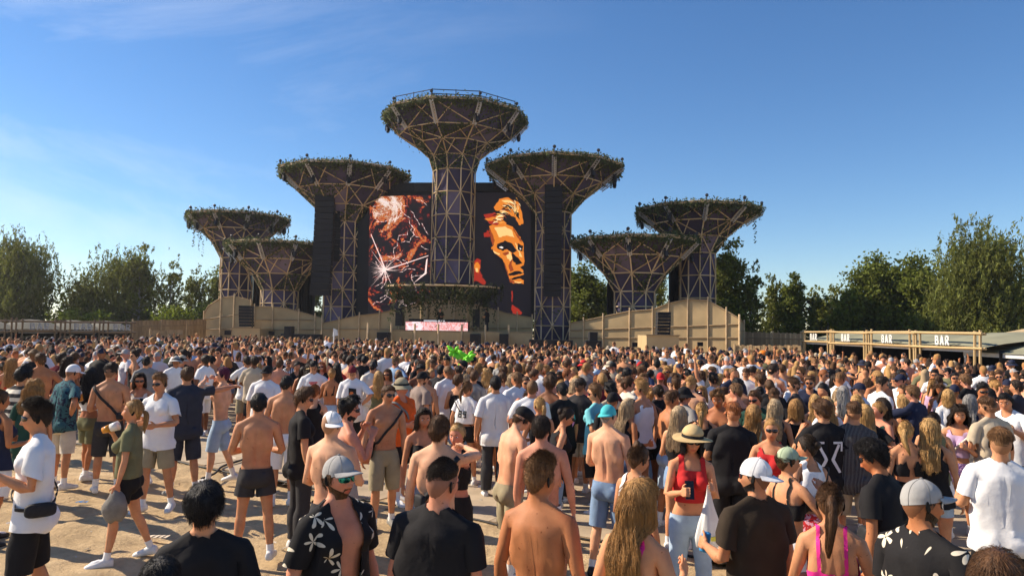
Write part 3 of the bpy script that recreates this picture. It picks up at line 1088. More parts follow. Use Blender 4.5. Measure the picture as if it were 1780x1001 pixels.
array('long curved black speaker array hanging in front of the left big tower', 550, 577, 340, 515, 57, 17, -.7)
array('second speaker array hanging behind the long left one', 577, 590, 348, 455, 58.0, 11, .3)
array('straight black speaker array hanging down the right big tower', 947, 975, 322, 516, 52.4, 18, .1)
array('small stack of speakers on the tan box at left of the stage', 418, 437, 531, 568, 55.3, 7, .25)
array('small stack of speakers on the tan box at right of the stage', 1142, 1164, 542, 582, 42.8, 7, .25)


def sub(label, px0, px1, y0, D, depth=.9):
    a, b = at(px0, y0, D), at(px1, y0, D)
    o = empty('subwoofer', ((a.x + b.x) / 2, D, 0))
    tag(o, label, 'subwoofer', 'black bass bins along the foot of the stage')
    w, h = b.x - a.x, a.z
    MB().box((0, depth / 2, h / 2), (w, depth, h)).build('housing', M_SPK2, o)
    MB().box((0, -.02, h / 2), (w - .1, .03, h - .1)).build('grille', M_SPK, o)


sub('black speaker on a stand of bass bins right of the left tan box', 494, 506, 567, 54)
sub('row of black bass bins at foot of wall left of speaker array', 488, 556, 580, 54.2)
sub('bass bin at left end of the deck front', 655, 676, 577, 49)
sub('bass bin on the deck front right of the booth', 817, 835, 580, 49)
sub('bass bin beside the foot of the right big tower', 868, 884, 580, 49)
sub('bass bins at foot of the right big tower', 920, 996, 590, 48)
sub('black speaker cube on bass bins right of the right big tower', 1025, 1039, 577, 46)
sub('bass bins below the black speaker cube, right of the tower', 1018, 1046, 592, 45.8)
for lab, px, py, D, s in (('square black vent in the tan wall under the far left tower', 396, 578, 57.6, 10), ('square black vent beside the left speaker boxes', 472, 579, 57, 9), ('small black hatch in the right tan wall left of the platform', 1104, 599, 47.6, 10), ('small black hatch in right tan wall, right of the platform', 1217, 598, 45.6, 9)):
    p = at(px, py, D)
    tag(MB().box((p.x, p.y, p.z), (s / FPX * D, .2, .8 * s / FPX * D)).build('vent', M_BLACK), lab, 'vent')

# ================================================================== FENCES AND BARS
M_REED = [mat('reed %d' % i, c, .9, .3, 4, rand=.2) for i, c in enumerate([(.40, .28, .15), (.34, .235, .125), (.46, .33, .18)])]


def fence(label, a_px, b_px, D0, D1, h0, h1, board=.15, name='fence'):
    a, b = at(a_px, 590, D0), at(b_px, 590, D1)
    a, b = Vector((a.x, a.y, 0)), Vector((b.x, b.y, 0))
    root = empty(name, (a + b) / 2)
    tag(root, label, 'fence', 'reed fences beside the stage')
    L = (b - a).length
    n = min(290, max(4, int(L / board)))
    d = (b - a) / n
    ang = math.atan2(d.y, d.x)
    off = (a + b) / 2
    mes = [MB().box((0, 0, .5), (d.length * .94, .05, 1)).mesh('plank', m) for m in M_REED]
    for k in range(n):
        c = a + d * (k + .5)
        h = h0 + (h1 - h0) * k / n + random.uniform(-.05, .05)
        o = link('plank', mes[k % 3 if random.random() < .6 else 1], root)
        o.location = (c.x - off.x, c.y - off.y + random.uniform(-.015, .015), 0)
        o.rotation_euler = (0, 0, ang)
        o.scale = (1, 1, h)
    for z in (.25, .85):
        MB().bar((a.x - off.x, a.y - off.y - .07, h0 * z), (b.x - off.x, b.y - off.y - .07, h1 * z), .045, 6).build('rail', M_TANB, root)
    for k in range(int(L / 3.2) + 1):
        c = a.lerp(b, min(1, k * 3.2 / L))
        MB().bar((c.x - off.x, c.y - off.y - .12, 0), (c.x - off.x, c.y - off.y - .12, h0 * 1.04), .06, 6).build('post', M_BEAM[1], root)
    return root


zf = lambda px, py, D: at(px, py, D).z
fence('reed fence running from the right wall of the stage to the bars', 1288, 1394, 52, 46.5, zf(1288, 577, 52), zf(1394, 579, 46.5))
fence('lower reed screen standing in front of the right hand fence', 1276, 1392, 44, 42, zf(1276, 600, 44), zf(1392, 600, 42))
fence('long tan fence between the left bars and the stage', 231, 357, 50, 59, zf(231, 557, 50), zf(357, 555, 59), .45)
fence('low pale screen standing before the left fence', 262, 318, 47, 48, zf(262, 574, 47), zf(318, 573, 48), .45)
fence('reed fence beyond the last bar at the right edge', 1706, 1890, 34, 31, 1.75, 1.75, .25)

M_BAMB = mat('bamboo pole', (.50, .35, .17), .6, .25, 3, rand=.12)
M_CANVAS = mat('canvas roof', (.25, .245, .165), .9, .12, 1.2, .1, 30)
M_CANVASW = mat('white valance', (.70, .69, .66), .9, .08, 3)
M_SIGN = mat('sign letters', (.78, .76, .70), .7, .05, 5)
M_SIGND = mat('backlit letters', (.33, .33, .33), .8, .15, 5)  # sign letters of the left bars, backlit shade put into the grey
M_COUNTER = mat('dark counter', (.035, .028, .022), .8, .3)
BAMB_ME = MB().bar((0, 0, 0), (0, 0, 1), 1.0, 7).mesh('pole')
BAMB_ME.materials.append(M_BAMB)


M_CANVASD = mat('backlit canvas', (.13, .125, .10), .9, .15, 1.2)  # same canvas for the left bars, darkened to paint in their backlit shade
M_VALD = mat('grey valance', (.20, .20, .19), .9, .1, 3)  # white valance of the left bars, greyed because it is seen backlit
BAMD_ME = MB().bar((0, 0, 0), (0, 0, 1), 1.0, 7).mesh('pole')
BAMD_ME.materials.append(mat('backlit pole', (.17, .115, .065), .7, .25, 3))  # bamboo of the left bars, shade against the light painted into the brown


def stall(label, a, b, htop, heave, sign=True, depth=5.0, seed=0, ridge=.55, sign_t=.5):
    dim = seed >= 10  # left row: darker material copies carry its backlit shade
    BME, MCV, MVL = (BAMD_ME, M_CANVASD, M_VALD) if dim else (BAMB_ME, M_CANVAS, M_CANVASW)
    """bar bay whose front runs from a to b (ground points); its left-hand side as seen faces the crowd"""
    r = random.Random(seed)
    d = (b - a)
    L = d.length
    ang = math.atan2(d.y, d.x)
    root = empty('bar_stall', a, ang)            # local x along the front, local -y towards the crowd
    tag(root, label, 'bar', 'bar stalls along the edge of the field')
    I4 = Matrix.Identity(4)
    for x in (.10, .42, L - .42, L - .10):
        beam((x, r.uniform(-.06, .06), 0), (x + r.uniform(-.04, .04), 0, htop + r.uniform(.06, .22)), .055, root, I4, 'pole', BME)
    for z, k in ((htop, .055), (htop - .62, .05)):
        for q in (-.06, .06):
            beam((-.15, q, z + r.uniform(-.04, .04)), (L + .15, q, z + r.uniform(-.04, .04)), k, root, I4, 'beam', BME)
    ym = depth / 2
    zr = htop + ridge
    # tent roof
    mb = MB()
    n = 8
    zz = lambda x, y: heave + (htop + ridge - heave) * math.sin(PI * min(max(y / depth, 0), 1)) ** .8 * (.55 + .45 * math.sin(PI * min(max(x / L, 0), 1)) ** .6)
    V, F = [], []
    for i in range(n + 1):
        for k in range(n + 1):
            x, y = L * k / n, .15 + (depth - .15) * i / n
            V.append((x, y, zz(x, y)))
    for i in range(n):
        for k in range(n):
            p = i * (n + 1) + k
            F.append((p, p + 1, p + n + 2, p + n + 1))
    mb.add(V, F)
    mb.build('roof', MCV, root, True)
    MB().box((L / 2, .12, heave - .06), (L - .5, .04, .20)).build('valance', MVL, root)
    MB().box((L / 2, .8, .55), (L - .6, .7, 1.1)).build('counter', M_COUNTER, root)
    MB().box((L / 2, depth - .1, heave / 2), (L, .1, heave)).build('back_wall', M_BLACK, root)
    for x in (.02, L - .02):
        MB().box((x, depth / 2 + .3, heave / 2), (.05, depth - .8, heave - .1)).build('side_wall', M_BLACK, root)
    MB().box((L * .65, depth - .35, 1.5), (1.0, .25, .35)).build('menu_board', M_CANVASW, root)
    if sign:
        # lettering B A R from bars, condensed capitals
        h, w, g = .40, .26, .11
        x0 = L * sign_t - 1.5 * w - g
        z0 = htop - .50
        s = .075
        mb = MB()
        y = -.13

        def st(x1, z1, x2, z2):
            u = Vector((x2 - x1, 0, z2 - z1))
            nrm = Vector((-u.z, 0, u.x)).normalized() * s / 2
            A, B_ = Vector((x0 + x1, y, z0 + z1)), Vector((x0 + x2, y, z0 + z2))
            mb.prism([A - nrm, B_ - nrm, B_ + nrm, A + nrm], (0, -.035, 0))
        # B
        st(.035, 0, .035, h)
        st(.0, h - .035, .19, h - .035)
        st(.0, h * .52, .2, h * .52)
        st(.0, .035, .2, .035)
        st(.205, h * .56, .205, h - .03)
        st(.225, .03, .225, h * .5)
        # A
        o = w + g
        st(o + .02, 0, o + .12, h)
        st(o + .24, 0, o + .14, h)
        st(o + .06, h * .32, o + .2, h * .32)
        # R
        o = 2 * (w + g)
        st(o + .035, 0, o + .035, h)
        st(o, h - .035, o + .19, h - .035)
        st(o, h * .48, o + .2, h * .48)
        st(o + .215, h * .48, o + .215, h - .03)
        st(o + .09, h * .46, o + .24, 0)
        mb.build('lettering', M_SIGND if dim else M_SIGN, root)
    return root


D4, D0 = 28.0, 46.0
pA, pB = at(1395, 590, D0), at(1706, 590, D4)
pA, pB = Vector((pA.x, pA.y, 0)), Vector((pB.x, pB.y, 0))
names = ['bar stall with a BAR sign, farthest of the four along the right side', 'bar stall with a BAR sign, second along from the reed fence', 'bar stall with a BAR sign, second from the right edge', 'nearest bar stall with the largest BAR sign, at the right edge']
ts = [0, .235, .485, .735, 1.0]
for k in range(4):
    a, b_ = pA.lerp(pB, ts[k]), pA.lerp(pB, ts[k + 1])
    stall(names[k], a, b_, 2.72, 2.12, True, 6.0, k, .10)
e_ = (pB - pA).normalized()
# canvas tent beyond the last stall
tn = empty('tent', pB + e_ * 4.2 + Vector((5.0, 2.6, 0)))
tag(tn, 'pale green canvas tent roof beyond the bars at the right edge', 'tent')
mb = MB()
n = 10
V, F = [], []
for i in range(n + 1):
    for k in range(n + 1):
        u, v = k / n * 2 - 1, i / n * 2 - 1
        V.append((u * 4.2, v * 4.0, 1.95 + 1.0 * (1 - max(abs(u), abs(v)) ** 1.3)))
for i in range(n):
    for k in range(n):
        p = i * (n + 1) + k
        F.append((p, p + 1, p + n + 2, p + n + 1))
mb.add(V, F).build('roof', M_CANVAS, tn, True)
for sx_ in (-1, 1):
    for sy_ in (-1, 1):
        MB().bar((sx_ * 4.1, sy_ * 3.9, 0), (sx_ * 4.1, sy_ * 3.9, 1.95), .05, 6).build('pole', M_ALU, tn)
MB().box((0, -4.0, 1.87), (8.3, .04, .18)).build('valance', M_CANVASW, tn)
MB().box((-4.1, 0, 1.87), (.04, 8.0, .18)).build('valance', M_CANVASW, tn)
MB().box((4.1, 0, .95), (.05, 7.8, 1.85)).build('side_wall', M_BLACK, tn)
# second tent top at the very edge
tn2 = empty('tent', (at(1790, 590, 44).x, 44, 0))
tag(tn2, 'tan tent peak showing at the right edge behind the bars', 'tent')
mb = MB()
z_ = at(1790, 578, 44).z
mb.add([(-3.5, -3.5, 2), (3.5, -3.5, 2), (3.5, 3.5, 2), (-3.5, 3.5, 2), (0, 0, z_ + .3)], [(0, 1, 4), (1, 2, 4), (2, 3, 4), (3, 0, 4)]).build('roof', mat('tan canvas', (.42, .32, .19), .9, .1), tn2)
for sx_ in (-1, 1):
    for sy_ in (-1, 1):
        MB().bar((sx_ * 3.4, sy_ * 3.4, 0), (sx_ * 3.4, sy_ * 3.4, 2), .05, 6).build('pole', M_ALU, tn2)

# bars on the left, seen against the light
qa, qb = at(-110, 575, 40), at(231, 575, 47)
qa, qb = Vector((qa.x, qa.y, 0)), Vector((qb.x, qb.y, 0))
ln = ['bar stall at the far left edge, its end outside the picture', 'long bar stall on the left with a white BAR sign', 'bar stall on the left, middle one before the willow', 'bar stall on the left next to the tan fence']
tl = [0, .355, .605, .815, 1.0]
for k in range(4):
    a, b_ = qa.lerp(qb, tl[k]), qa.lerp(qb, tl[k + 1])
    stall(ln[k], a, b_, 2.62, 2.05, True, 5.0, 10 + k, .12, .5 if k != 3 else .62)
# ================================================================== TREES
n_, l_ = M_LEAF.node_tree.nodes, M_LEAF.node_tree.links
_tr = n_.new('ShaderNodeBsdfTranslucent')
_mx = n_.new('ShaderNodeMixShader')
_mx.inputs[0].default_value = .40
_at = [q for q in n_ if q.type == 'ATTRIBUTE'][0]
l_.new(_at.outputs['Color'], _tr.inputs['Color'])
l_.new(n_['Principled BSDF'].outputs[0], _mx.inputs[1])
l_.new(_tr.outputs[0], _mx.inputs[2])
l_.new(_mx.outputs[0], [q for q in n_ if q.type == 'OUTPUT_MATERIAL'][0].inputs['Surface'])
M_BARK = mat('bark', (.09, .07, .05), .9, .35, 3, .4, 12)
M_BIRCH = mat('birch bark', (.38, .36, .33), .8, .45, 4, .2, 12)


def tree(label, px, ytop, hw, D, kind, seed, low=.16, nleaf=6500, group='trees behind the festival field', lean=0.0):
    """kind: broad, birch, willow, poplar, bush"""
    r = np.random.default_rng(seed)
    p = at(px, ytop, D)
    H = p.z
    R = hw / FPX * D
    root = empty('tree' if kind != 'bush' else 'bush', (p.x, D, 0), r.uniform(0, 6))
    tag(root, label, 'tree' if kind != 'bush' else 'bush', group)
    zb = H * low
    # limbs
    mb = MB()
    tr = .030 * H if kind != 'birch' else .017 * H
    n = 9
    t = np.linspace(0, 1, n)
    ax = np.stack([R * .14 * np.sin(t * 3 + seed), R * .14 * np.cos(t * 2.3 + seed) - R * .14, H * .84 * t], -1)
    if kind != 'bush':
        mb.tube(ax, tr * (1.05 - .95 * t), 8)
    tips = []
    nb = {'broad': 34, 'birch': 26, 'willow': 40, 'poplar': 34, 'bush': 24}[kind]
    dome = lambda m, w: (lambda s: math.sqrt(max(.02, 1 - ((s - m) / w) ** 2)))
    prof_ = {'broad': dome(.42, .66), 'birch': dome(.36, .74), 'willow': dome(.45, .66), 'poplar': dome(.30, .80), 'bush': dome(.2, .85)}[kind]
    for k in range(nb):
        s = (k + r.uniform(.1, .9)) / nb
        a = k * 2.4 + r.normal(0, .4)
        z0 = (zb * .8 + (H * .88 - zb) * s * .93)
        Rr = R * prof_(s) * r.uniform(.6, 1.05)
        base = np.array([np.interp(z0, ax[:, 2], ax[:, 0]), np.interp(z0, ax[:, 2], ax[:, 1]), z0])
        rise = {'broad': .35, 'birch': .30, 'willow': .45, 'poplar': .8, 'bush': .3}[kind] * Rr
        tip = base + np.array([math.cos(a) * Rr, math.sin(a) * Rr, rise * (1 - s * .5)])
        tip[2] = min(tip[2], H * r.uniform(.88, .99))
        q = np.linspace(0, 1, 5)[:, None]
        pts = base + (tip - base) * q + np.array([0, 0, 1]) * (np.sin(q * PI) * Rr * .10)
        if kind != 'bush':
            mb.tube(pts, tr * .38 * (1 - s * .5) * (1.08 - q[:, 0]), 5)
        for f in (.45, .65, .82, 1.0):
            tips.append((base + (tip - base) * f, f))
            for c in range(2):
                off = r.normal(size=3) * Rr * .24 * f
                off[2] *= .7
                tips.append((base + (tip - base) * f + off, f))
    tips.append((np.array([ax[-1, 0], ax[-1, 1], H * .93]), 1))
    for q in range(12):
        tips.append((np.array([r.normal(0, R * .22), r.normal(0, R * .22), H * r.uniform(.78, .97)]), .9))
    if kind != 'bush':
        mb.build('trunk', M_BIRCH if kind == 'birch' else M_BARK, root, True)
    m = int(nleaf * 2.4) // len(tips)
    P, C = [], []
    base_c = {'broad': (.125, .155, .024), 'birch': (.165, .185, .036), 'willow': (.145, .165, .036), 'poplar': (.13, .16, .026), 'bush': (.16, .21, .022)}[kind]
    for c, f in tips:
        sg = {'broad': .16, 'birch': .18, 'willow': .17, 'poplar': .18, 'bush': .17}[kind] * R * r.uniform(.7, 1.3)
        mm = int(m * r.uniform(.5, 1.5))
        q = c + r.normal(size=(mm, 3)) * [sg, sg, sg * .72]
        if kind in ('willow', 'birch'):      # hanging sprays
            k = max(1, mm // 14)
            st = c + r.normal(size=(k, 3)) * sg * 1.1
            u = r.uniform(-.15, 1, (k, 14, 1))
            ln = (R * (.42 if kind == 'willow' else .30)) * r.uniform(.4, 1.2, (k, 1, 1))
            dr = np.stack([r.normal(.22, .30, (k, 1)), r.normal(0, .30, (k, 1)), np.full((k, 1), -1.0)], -1)
            q = (st[:, None] + dr * u * ln + r.normal(0, .05, (k, 14, 3))).reshape(-1, 3)
        tone = r.uniform(.62, 1.35)
        P.append(q)
        C.append(np.array(base_c) * tone * r.uniform(.7, 1.3, (len(q), 1)) + np.array([.02, .012, 0]) * r.uniform(0, 1, (len(q), 1)))
    P, C = np.concatenate(P), np.concatenate(C)
    ok = (P[:, 2] > .05) & (P[:, 2] < H * 1.03)
    P, C = P[ok], C[ok]
    size = {'broad': .145, 'birch': .12, 'willow': .155, 'poplar': .13, 'bush': .12}[kind]
    me = leaf_mesh('crown', P, size, C, seed=seed, droop={'willow': 1.6, 'birch': .9}.get(kind, .2), aspect={'willow': .26, 'birch': .42}.get(kind, .62))
    link('crown', me, root)
    return root


TREES = [
    ('big round willow-like tree at the left edge behind the bars', 26, 394, 58, 62, 'willow', 1, .04, 19000),
    ('dim tree behind the big left edge tree', -60, 430, 70, 72, 'broad', 2, .08, 6000),
    ('drooping birch at the left side of the birch clump', 150, 478, 36, 66, 'birch', 3, .04, 6500),
    ('widest drooping birch in middle of the left clump', 205, 430, 62, 68, 'willow', 4, .04, 13000),
    ('tall drooping birch at the right of the left clump, its tip highest', 248, 416, 34, 67, 'birch', 5, .05, 8500),
    ('thin airy birch standing alone between the clump and the stage', 302, 443, 24, 66, 'birch', 6, .12, 3000),
    ('birch with drooping sprays just left of the stage', 346, 462, 34, 69, 'birch', 7, .05, 5500),
    ('small birch touching the far left tower', 378, 458, 24, 72, 'poplar', 8, .05, 3500),
    ('tree seen in the gap between low left tower and speaker array', 545, 446, 26, 72, 'broad', 9, .05, 3500),
    ('bright bush at the foot of the left birch clump', 122, 536, 34, 60, 'bush', 10, 0, 2500),
    ('dull bush behind the left fence', 165, 540, 30, 61, 'bush', 11, 0, 2200),
    ('bush behind the tan fence left of the stage', 300, 532, 44, 63, 'bush', 12, 0, 2500),
    ('bush close to the stage behind the tan fence', 358, 528, 34, 66, 'bush', 45, 0, 2500),
    ('full green tree between the right big tower and low right tower', 1022, 456, 46, 66, 'broad', 13, .03, 7000),
    ('tree behind the low right tower', 1085, 486, 40, 70, 'broad', 14, .03, 4500),
    ('yellowish tree between the two right towers', 1148, 470, 26, 66, 'birch', 15, .03, 5000),
    ('tall dark tree right behind the far right tower', 1266, 413, 36, 58, 'poplar', 16, .03, 7500),
    ('slim airy birch right of the tall dark tree', 1306, 450, 20, 58, 'birch', 17, .05, 3600),
    ('pale birch, left one of a pair behind the reed fence', 1346, 470, 24, 60, 'birch', 18, .04, 4000),
    ('pale birch, right one of a pair behind the reed fence', 1378, 472, 22, 59, 'poplar', 19, .04, 4000),
    ('small spindly birch behind the start of the bars', 1413, 488, 17, 60, 'birch', 20, .04, 2600),
    ('olive coloured tree behind the farthest bar', 1448, 490, 30, 58, 'birch', 21, .04, 5000),
    ('spiky topped dark oak with two leaders behind the bars', 1514, 436, 46, 56, 'poplar', 22, .03, 7500),
    ('low olive tree in front of the dark oak', 1478, 500, 30, 55, 'broad', 23, .03, 4000),
    ('broad dark tree right of the spiky oak', 1588, 440, 56, 54, 'broad', 24, .03, 8500),
    ('low willow filling in left of the big right willow', 1650, 476, 46, 52, 'willow', 25, .03, 6500),
    ('huge windblown willow towering at the right edge', 1716, 376, 76, 48, 'willow', 26, .05, 19000),
    ('dark tree at the right edge behind the huge willow', 1790, 470, 46, 54, 'broad', 27, .03, 5000),
]
for q in TREES:
    tree(*q)

# dark undergrowth that closes the foot of the wood
def thicket(name, pts, h, seed, dens=70):
    r = np.random.default_rng(seed)
    P = []
    for (x0, D0_), (x1, D1_) in zip(pts[:-1], pts[1:]):
        a, b = at(x0, 590, D0_), at(x1, 590, D1_)
        L = math.hypot(b.x - a.x, b.y - a.y)
        n = int(L * dens)
        t = r.uniform(0, 1, n)
        hh = h * (.65 + .35 * np.sin(t * L * .7 + seed) * np.sin(t * L * .23 + 1))
        z = hh * r.uniform(0, 1, n) ** .8
        P.append(np.stack([a.x + (b.x - a.x) * t + r.normal(0, .4, n), a.y + (b.y - a.y) * t + r.normal(0, 1.0, n), z], -1))
    P = np.concatenate(P)
    C = np.array([.06, .075, .02]) * r.uniform(.5, 1.4, (len(P), 1))
    o = link(name, leaf_mesh(name, P, .24, C, seed=seed, aspect=.6))
    tag(o, kind='stuff')


thicket('undergrowth', [(-250, 66), (90, 66), (390, 74), (700, 80), (1000, 72), (1300, 63), (1500, 59), (1680, 52), (1900, 46)], 6.2, 5, 260)
# ================================================================== PEOPLE: template bodies
def sstep(a, b, x):
    t = np.clip((x - a) / (b - a), 0, 1)
    return t * t * (3 - 2 * t)


def gauss(*d):
    return np.exp(-sum(np.square(q) for q in d))


HC = np.array([0, 0.004, 1.682])           # head centre in the rest pose (figure 1.80 m, facing -Y)
HR = np.array([0.076, 0.098, 0.118])


def head_base(th, ph):
    """th: azimuth, 0 = face, pi = back; ph: from the crown down. The skull without features."""
    x = np.sin(ph) * np.sin(th)
    y = -np.sin(ph) * np.cos(th)
    z = np.cos(ph)
    low = np.clip(-z, 0, 1)
    back = np.clip(y, 0, 1)
    wx = 1 - 0.30 * low ** 1.6
    px = x * HR[0] * wx * (1 + 0.05 * back)
    py = y * HR[1] * np.where(y < 0, 1 - 0.05 * low, 1 - 0.34 * low ** 1.2) - 0.004 * (y < 0) * low
    pz = z * HR[2]
    # flatten the face a little
    py = np.where(py < -0.084, -0.084 + (py + 0.084) * 0.55, py)
    return np.stack([px, py, pz], -1)


def head_mesh(female):
    nu, nv = 120, 90
    th = np.arange(nu) * 2 * PI / nu
    ph = np.linspace(0.02, PI - 0.02, nv)
    T, P = np.meshgrid(th, ph)
    p = head_base(T, P).reshape(-1, 3)
    x, y, z = p[:, 0], p[:, 1], p[:, 2]
    ax = np.abs(x)
    fr = sstep(-0.02, -0.06, y)
    nramp = np.clip((0.014 - z) / 0.05, 0, 1) * sstep(-0.055, -0.044, z)
    k = 0.85 if female else 1.0
    d = 0.027 * k * np.exp(-np.abs(x / 0.0115) ** 2.2) * nramp
    d += 0.010 * k * gauss((ax - 0.013) / 0.007, (z + 0.041) / 0.009)
    d -= 0.012 * gauss((ax - 0.031) / 0.018, (z - 0.003) / 0.013)
    d += (0.003 if female else 0.006) * gauss((ax - 0.028) / 0.024, (z - 0.024) / 0.009)
    d += 0.006 * gauss((ax - 0.045) / 0.02, (z + 0.024) / 0.02)
    d += 0.007 * gauss(x / 0.022, (z + 0.0640) / 0.0062)
    d += 0.008 * gauss(x / 0.019, (z + 0.0775) / 0.0068)
    d -= 0.004 * gauss(x / 0.024, (z + 0.0708) / 0.0028)
    d -= 0.004 * gauss(x / 0.018, (z + 0.090) / 0.006)
    d += (0.006 if female else 0.010) * gauss(x / 0.022, (z + 0.104) / 0.014)
    d -= 0.003 * gauss((ax - 0.05) / 0.015, (z + 0.055) / 0.02)
    p[:, 1] -= d * fr
    p += HC
    f = []
    for i in range(nv - 1):
        for j in range(nu):
            a, b = i * nu + j, i * nu + (j + 1) % nu
            f.append((a, a + nu, b + nu, b))
    f.append(tuple(range(nu)))
    f.append(tuple(range((nv - 1) * nu, nv * nu))[::-1])
    return p, f


def loft(secs, n=28, e=2.3):
    """secs: list of (z, half width, front depth, back depth, cx, cy) -> closed body"""
    t = np.arange(n) * 2 * PI / n
    c, s = np.cos(t), np.sin(t)
    cs = np.sign(c) * np.abs(c) ** (2 / e)
    sn = np.sign(s) * np.abs(s) ** (2 / e)
    V = []
    for (z, hw, fd, bd, cx, cy) in secs:
        V.append(np.stack([cx + hw * cs, cy + np.where(sn < 0, fd, bd) * sn, np.full(n, z)], -1))
    m = len(secs)
    f = [(i * n + k, i * n + (k + 1) % n, (i + 1) * n + (k + 1) % n, (i + 1) * n + k) for i in range(m - 1) for k in range(n)]
    f += [tuple(range(n))[::-1], tuple(range((m - 1) * n, m * n))]
    return np.concatenate(V), f


J = {}          # rest joints, figure 1.80 m
ARM_D = np.array([math.sin(R_(38)), 0.0, -math.cos(R_(38))])


def joints(female):
    sx = 0.158 if female else 0.182
    j = {'pelvis': np.array([0, 0, .95]), 'spine': np.array([0, .012, 1.07]), 'chest': np.array([0, .012, 1.24]),
         'neck': np.array([0, .018, 1.515]), 'head': np.array([0, .014, 1.60])}
    for s, n in ((1, 'L'), (-1, 'R')):
        d = ARM_D * [s, 1, 1]
        sh = np.array([s * sx, .012, 1.452])
        el = sh + d * .292
        fd = d + np.array([0, -.10, 0])
        fd /= np.linalg.norm(fd)
        wr = el + fd * .255
        j['sh' + n], j['el' + n], j['wr' + n], j['fd' + n] = sh, el, wr, fd
        j['hip' + n] = np.array([s * .092, .0, .925])
        j['kn' + n] = np.array([s * .100, -.008, .505])
        j['an' + n] = np.array([s * .104, .022, .085])
        j['to' + n] = np.array([s * .118, -.125, .025])
    return j


